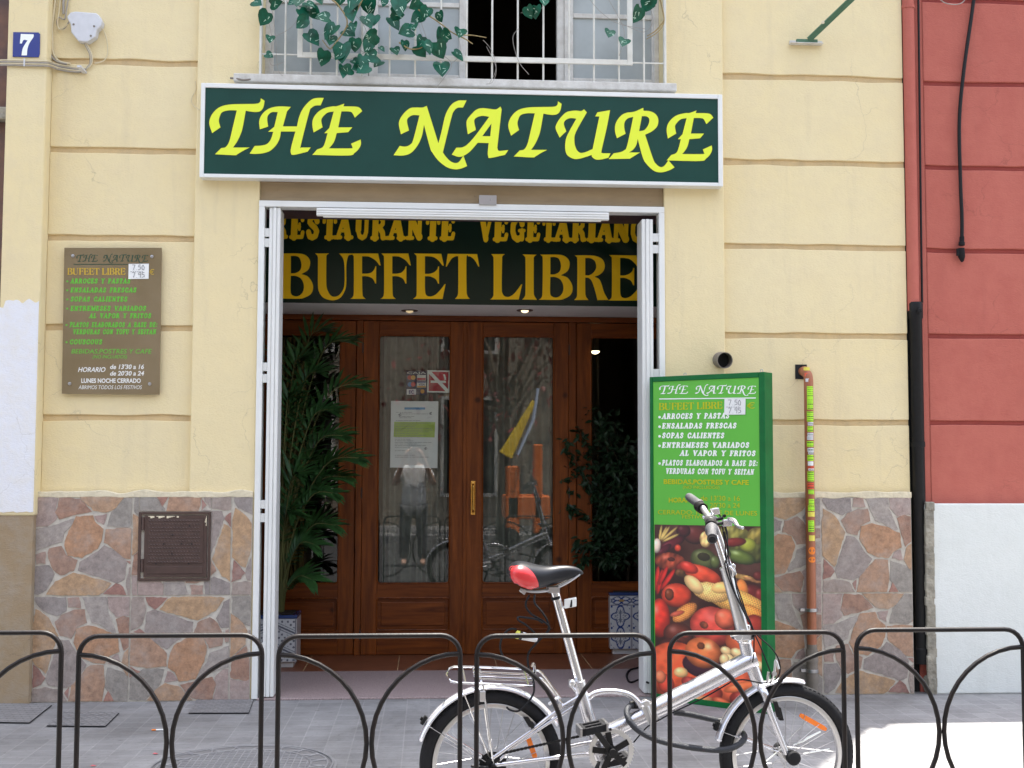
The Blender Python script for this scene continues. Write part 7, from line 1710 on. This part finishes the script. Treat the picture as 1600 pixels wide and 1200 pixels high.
# ================================================================== ACROSS THE STREET (seen in the panes)
OB = thing('opposite_building', 'tall grey ochre apartment house across the street, seen only in the glass', 'building', (0, -16.5, 0))
M['ob_wall'] = plaster('opposite plaster', (.30, .25, .19), (.28, .24, .19), (.25, .22, .18))
b = MB(); b.box((-26, -17.0, -.14), (26, -16.0, 9.5)); b.build('wall', M['ob_wall'], OB)
for i in range(-6, 7):
    for k in range(3):
        x = i * 3.4 + .8; z = .6 + k * 3.0
        b = MB(); frame_rect(b, x - .6, x + .6, z, z + 2.1, -15.999, -15.93, .07, .07, .07, .07); w_ = b.build('window', M['old_white'], OB)
        b = MB(); b.box((x - .529, -15.998, z + .071), (x + .529, -15.97, z + 2.029)); b.build('pane', M['dark'], w_)
rg = random.Random(21)
def street_tree(x, y, h, r, m, label, n=1500):
    k = thing('street_tree', label, 'tree', (x, y, 0)); t = MB()
    t.tube([(x, y, -.1), (x + .05, y, h * .3), (x - .04, y, h * .55), (x, y, h * .85)], [.16, .12, .09, .03], 10)
    cl = []
    for i in range(14):
        a = rg.uniform(0, 6.28); zz = h * rg.uniform(.45, 1.0); rr = r * rg.uniform(.4, .95) * (1.15 - abs(zz / h - .7)); e = Vector((x + rr * math.cos(a), y + rr * math.sin(a), zz)); cl.append(e)
        t.tube([(x, y, h * rg.uniform(.3, .5)), ((x + e.x) / 2, (y + e.y) / 2, e.z * .85), e], [.05, .03, .012], 6)
    t.build('trunk', M['bark'], k); c = MB()
    for i in range(n):
        e = cl[rg.randrange(14)] + Vector([rg.gauss(0, r * .22) for _ in range(3)])
        leaf_quad(c, e, Vector([rg.gauss(0, 1) for _ in range(3)]), Vector((0, 0, 1)), rg.uniform(.12, .22), .05)
    c.build('crown', m, k)
street_tree(-5.2, -13.4, 5.6, 2.2, M['tree_leaf'], 'green street tree across the road, leftmost of the three')
street_tree(1.4, -13.8, 5.2, 2.0, M['tree_red'], 'red flowering street tree across the road')
street_tree(6.8, -13.2, 6.0, 2.3, M['tree_leaf'], 'green street tree across the road, rightmost of the three')
for i, x in enumerate((-9.0, -2.2, 3.8)):
    t = thing('flower_tub', 'low stone flower tub with green shrub across the road, %s' % ('far left', 'in the middle', 'beside the red tree')[i], 'planter', (x, -12.9, 0)); b = MB()
    b.lathe((x, -12.95, 0), (0, 0, 1), [(0, .3), (.4, .38), (.4, .34), (.36, .33)], 20); b.build('tub', M['rough_concrete'], t); c = MB()
    for _ in range(260): leaf_quad(c, Vector((x + rg.gauss(0, .2), -12.95 + rg.gauss(0, .2), .5 + abs(rg.gauss(0, .25)))), Vector([rg.gauss(0, 1) for _ in range(3)]), Vector((0, 0, 1)), .12, .04)
    c.build('foliage', M['tree_leaf'], t)
# yellow boom crane with orange body parked over there: shows in the right-hand pane
def mirror(px, py, Yw):                      # where something must stand to show at this spot of the door glass
    d = ray(px, py); k = (GYD - CAM.y) / d.y; hit = CAM + d * k; k2 = (hit.y - Yw) / d.y
    return Vector((hit.x + d.x * k2, Yw, hit.z + d.z * k2))
LF = thing('boom_lift', 'orange and yellow boom lift parked across the street, mirrored in the right door pane', 'machine', tuple(mirror(820, 760, -11.5)))
YB_ = -11.0
a, c = mirror(790, 712, YB_), mirror(835, 626, YB_ - .2)
M['boom_yellow'] = mat('machine yellow', (.85, .58, .02), .4, var=.2, vscale=4); M['lift_orange'] = mat('machine orange', (.85, .20, .03), .5)
d = c - a; L_ = d.length; s_ = unit(d.cross(Vector((0, 1, 0)))); q = MB()
q.prism([a - s_ * .12, a + s_ * .12, c + s_ * .035, c - s_ * .035], (0, -.12, 0)); q.build('boom', M['boom_yellow'], LF, bevel=.01)
q = MB(); q.tube([a + Vector((.2, .1, .0)), c.lerp(a, .35) + Vector((.15, .1, 0)), c + Vector((.06, .1, .2))], .035, 8); q.build('ram', M['chrome'], LF)
o1, o2 = mirror(792, 830, YB_), mirror(812, 728, YB_); q = MB(); q.box((o1.x, YB_ - .5, max(0, o1.z) - .05), (o2.x, YB_, o2.z))
o1, o2 = mirror(834, 830, YB_), mirror(848, 694, YB_); q.box((o1.x, YB_ - .3, max(0, o1.z) - .05), (o2.x, YB_, o2.z)); q.box((mirror(790, 830, YB_).x, YB_ - 1.2, .35), (mirror(860, 830, YB_).x, YB_, .75)); q.build('body', M['lift_orange'], LF, bevel=.03)
q = MB()
for px in (795, 855):
    p = mirror(px, 800, YB_); 
    for dy in (-1.25, .02): q.lathe((p.x, YB_ + dy, .05), (0, 1, 0), [(0, .13), (.02, .17), (.2, .17), (.22, .13)], 20)
q.build('wheel', M['black_rubber'], LF)
# ================================================================== PHOTOGRAPHER (mirrored faintly in the left door pane)
PE = thing('person', 'person in a white shirt photographing, mirrored in the left door pane', 'person', (-.23, -DIST - .28, -.124))
def skin_body(name, pts, edges, radii, m, parent, root=0, sub=2):
    me = bpy.data.meshes.new(name); me.from_pydata([tuple(p) for p in pts], edges, []); o = bpy.data.objects.new(name, me); COL.objects.link(o)
    sk = o.modifiers.new('skin', 'SKIN'); 
    if not me.skin_vertices: 
        bm = bmesh.new(); bm.from_mesh(me); bm.verts.layers.skin.verify(); bm.to_mesh(me); bm.free()
    for i, r_ in enumerate(radii):
        v = me.skin_vertices[0].data[i]; v.radius = r_ if isinstance(r_, tuple) else (r_, r_); v.use_root = (i == root)
    s = o.modifiers.new('sub', 'SUBSURF'); s.levels = s.render_levels = sub; me.materials.append(m)
    bpy.context.view_layer.update(); dg = bpy.context.evaluated_depsgraph_get(); nm = bpy.data.meshes.new_from_object(o.evaluated_get(dg)); nm.name = name
    o.modifiers.clear(); o.data = nm
    for p in nm.polygons: p.use_smooth = True
    put(o, parent); return o
M['skin'] = mat('skin', (.55, .33, .24), .5); M['shirt'] = mat('white cotton', (.80, .80, .80), .85, bump=.4, bscale=14); M['trousers'] = mat('grey trousers', (.10, .10, .11), .9); M['hair'] = mat('dark hair', (.03, .02, .015), .6)
x0, y0, g0 = -.23, -DIST - .28, -.124
V3 = Vector
e0 = EYE + .20
def pp(x, y, z): return V3((x0 + x, y0 + y, z))
sh = e0 - .26; hp_ = g0 + .86
pts = [pp(0, 0, hp_), pp(0, .01, hp_ + .22), pp(0, .0, sh - .06), pp(0, .01, sh + .05), pp(0, .05, e0 - .04), pp(0, .05, e0 + .05),
       pp(-.17, .0, sh - .02), pp(-.27, .08, sh - .25), pp(-.10, .235, e0 - .06), pp(-.055, .235, e0 - .02),
       pp(.17, .0, sh - .02), pp(.28, .08, sh - .24), pp(.10, .235, e0 - .06), pp(.055, .235, e0 - .02),
       pp(-.10, 0, hp_ - .05), pp(-.12, .02, g0 + .47), pp(-.13, 0, g0 + .09), pp(-.13, .14, g0 + .04),
       pp(.10, 0, hp_ - .05), pp(.12, .02, g0 + .47), pp(.13, 0, g0 + .09), pp(.13, .14, g0 + .04)]
eds = [(0, 1), (1, 2), (2, 3), (3, 4), (4, 5), (2, 6), (6, 7), (7, 8), (8, 9), (2, 10), (10, 11), (11, 12), (12, 13), (0, 14), (14, 15), (15, 16), (16, 17), (0, 18), (18, 19), (19, 20), (20, 21)]
rad = [(.15, .11), (.13, .10), (.14, .10), .055, (.078, .092), (.075, .09), .062, .045, .030, .026, .062, .045, .030, .026, .085, .058, .042, .036, .085, .058, .042, .036]
body = skin_body('body', pts, eds, rad, M['skin'], PE)
sp = [pp(0, 0, hp_ - .12), pp(0, .01, hp_ + .15), pp(0, 0, sh - .08), pp(-.16, .0, sh - .02), pp(-.24, .05, sh - .18), pp(.16, .0, sh - .02), pp(.25, .05, sh - .17), pp(0, 0, sh + .01)]
skin_body('shirt', sp, [(0, 1), (1, 2), (2, 3), (3, 4), (2, 5), (5, 6), (2, 7)], [(.20, .15), (.175, .13), (.165, .125), .082, .072, .082, .072, (.07, .07)], M['shirt'], PE)
tp = [pp(0, 0, hp_), pp(-.10, 0, hp_ - .08), pp(-.12, .02, g0 + .47), pp(-.13, 0, g0 + .10), pp(.10, 0, hp_ - .08), pp(.12, .02, g0 + .47), pp(.13, 0, g0 + .10)]
skin_body('trousers', tp, [(0, 1), (1, 2), (2, 3), (0, 4), (4, 5), (5, 6)], [(.17, .13), .105, .082, .068, .105, .082, .068], M['trousers'], PE)
q = MB(); cc = pp(0, .03, e0 + .055)
n = 16; vs = []
for i in range(9):
    a = math.pi * i / 8 * .62
    for k in range(n):
        t = 2 * math.pi * k / n; vs.append(cc + V3((.093 * math.sin(a) * math.cos(t), .108 * math.sin(a) * math.sin(t) - .012, .098 * math.cos(a))))
q.add(vs, [(i * n + k, i * n + (k + 1) % n, (i + 1) * n + (k + 1) % n, (i + 1) * n + k) for i in range(8) for k in range(n)], True); q.build('hair', M['hair'], PE)
q = MB()
for s_ in (-1, 1):
    for f in range(4):
        a = pp(s_ * .062, .235, e0 - .045 + f * .016); q.tube([a, a + V3((-s_ * .01, .028, .004)), a + V3((-s_ * .035, .034 - .002 * f, .004)), a + V3((-s_ * .046, .026, .003))], [.0085, .0080, .0075, .006], 7)
    a = pp(s_ * .06, .21, e0 - .05); q.tube([a, a + V3((-s_ * .025, .012, -.012)), a + V3((-s_ * .045, .02, -.012))], [.010, .009, .007], 7)
q.build('fingers', M['skin'], PE)
KC = thing('camera_body', 'small compact camera held in front of the face of the mirrored photographer', 'camera', tuple(pp(0, .235, e0 - .02)))
q = MB(); q.box(tuple(pp(-.048, .215, e0 - .045)), tuple(pp(.048, .240, e0 + .016))); q.lathe(pp(0, .240, e0 - .012), (0, 1, 0), [(0, .022), (.012, .020), (.012, .014)], 20); q.build('housing', M['alu'], KC, bevel=.004)

# ------------------------------------------------------------------ every loose piece of these parts is a mesh of its own
def split_loose(o):
    me = o.data; n = len(me.vertices); up = list(range(n))
    def find(a):
        while up[a] != a: up[a] = up[up[a]]; a = up[a]
        return a
    for e in me.edges: up[find(e.vertices[0])] = find(e.vertices[1])
    groups = {}
    for p in me.polygons: groups.setdefault(find(p.vertices[0]), []).append(p.index)
    if len(groups) < 2: return
    for gi, idx in enumerate(groups.values()):
        bm = bmesh.new(); bm.from_mesh(me); bm.faces.ensure_lookup_table(); keep = set(idx)
        bmesh.ops.delete(bm, geom=[f for f in bm.faces if f.index not in keep], context='FACES')
        nm = bpy.data.meshes.new(o.name.split('.')[0]); bm.to_mesh(nm); bm.free()
        for m_ in me.materials: nm.materials.append(m_)
        c = o.copy(); c.data = nm; COL.objects.link(c)
    bpy.data.objects.remove(o)
SPLIT = {'door_post', 'rail', 'hinge', 'axle_cap', 'screw', 'bolt', 'fender_stay', 'spoke_sleeve', 'brake_cable', 'pilaster', 'base_wall', 'masonry', 'vestibule_wall', 'side_wall', 'foot', 'vent_hole',
         'stay_bolt', 'gear_shifter', 'wall', 'floor_joint', 'entrance_frame', 'chipped_paint', 'cable_clip', 'twig', 'headset', 'hook', 'mortar_ledge', 'plinth', 'brake_arm', 'brake_fitting'}
for o in [o for o in COL.objects if o.type == 'MESH' and o.name.split('.')[0] in SPLIT and not o.children]: split_loose(o)
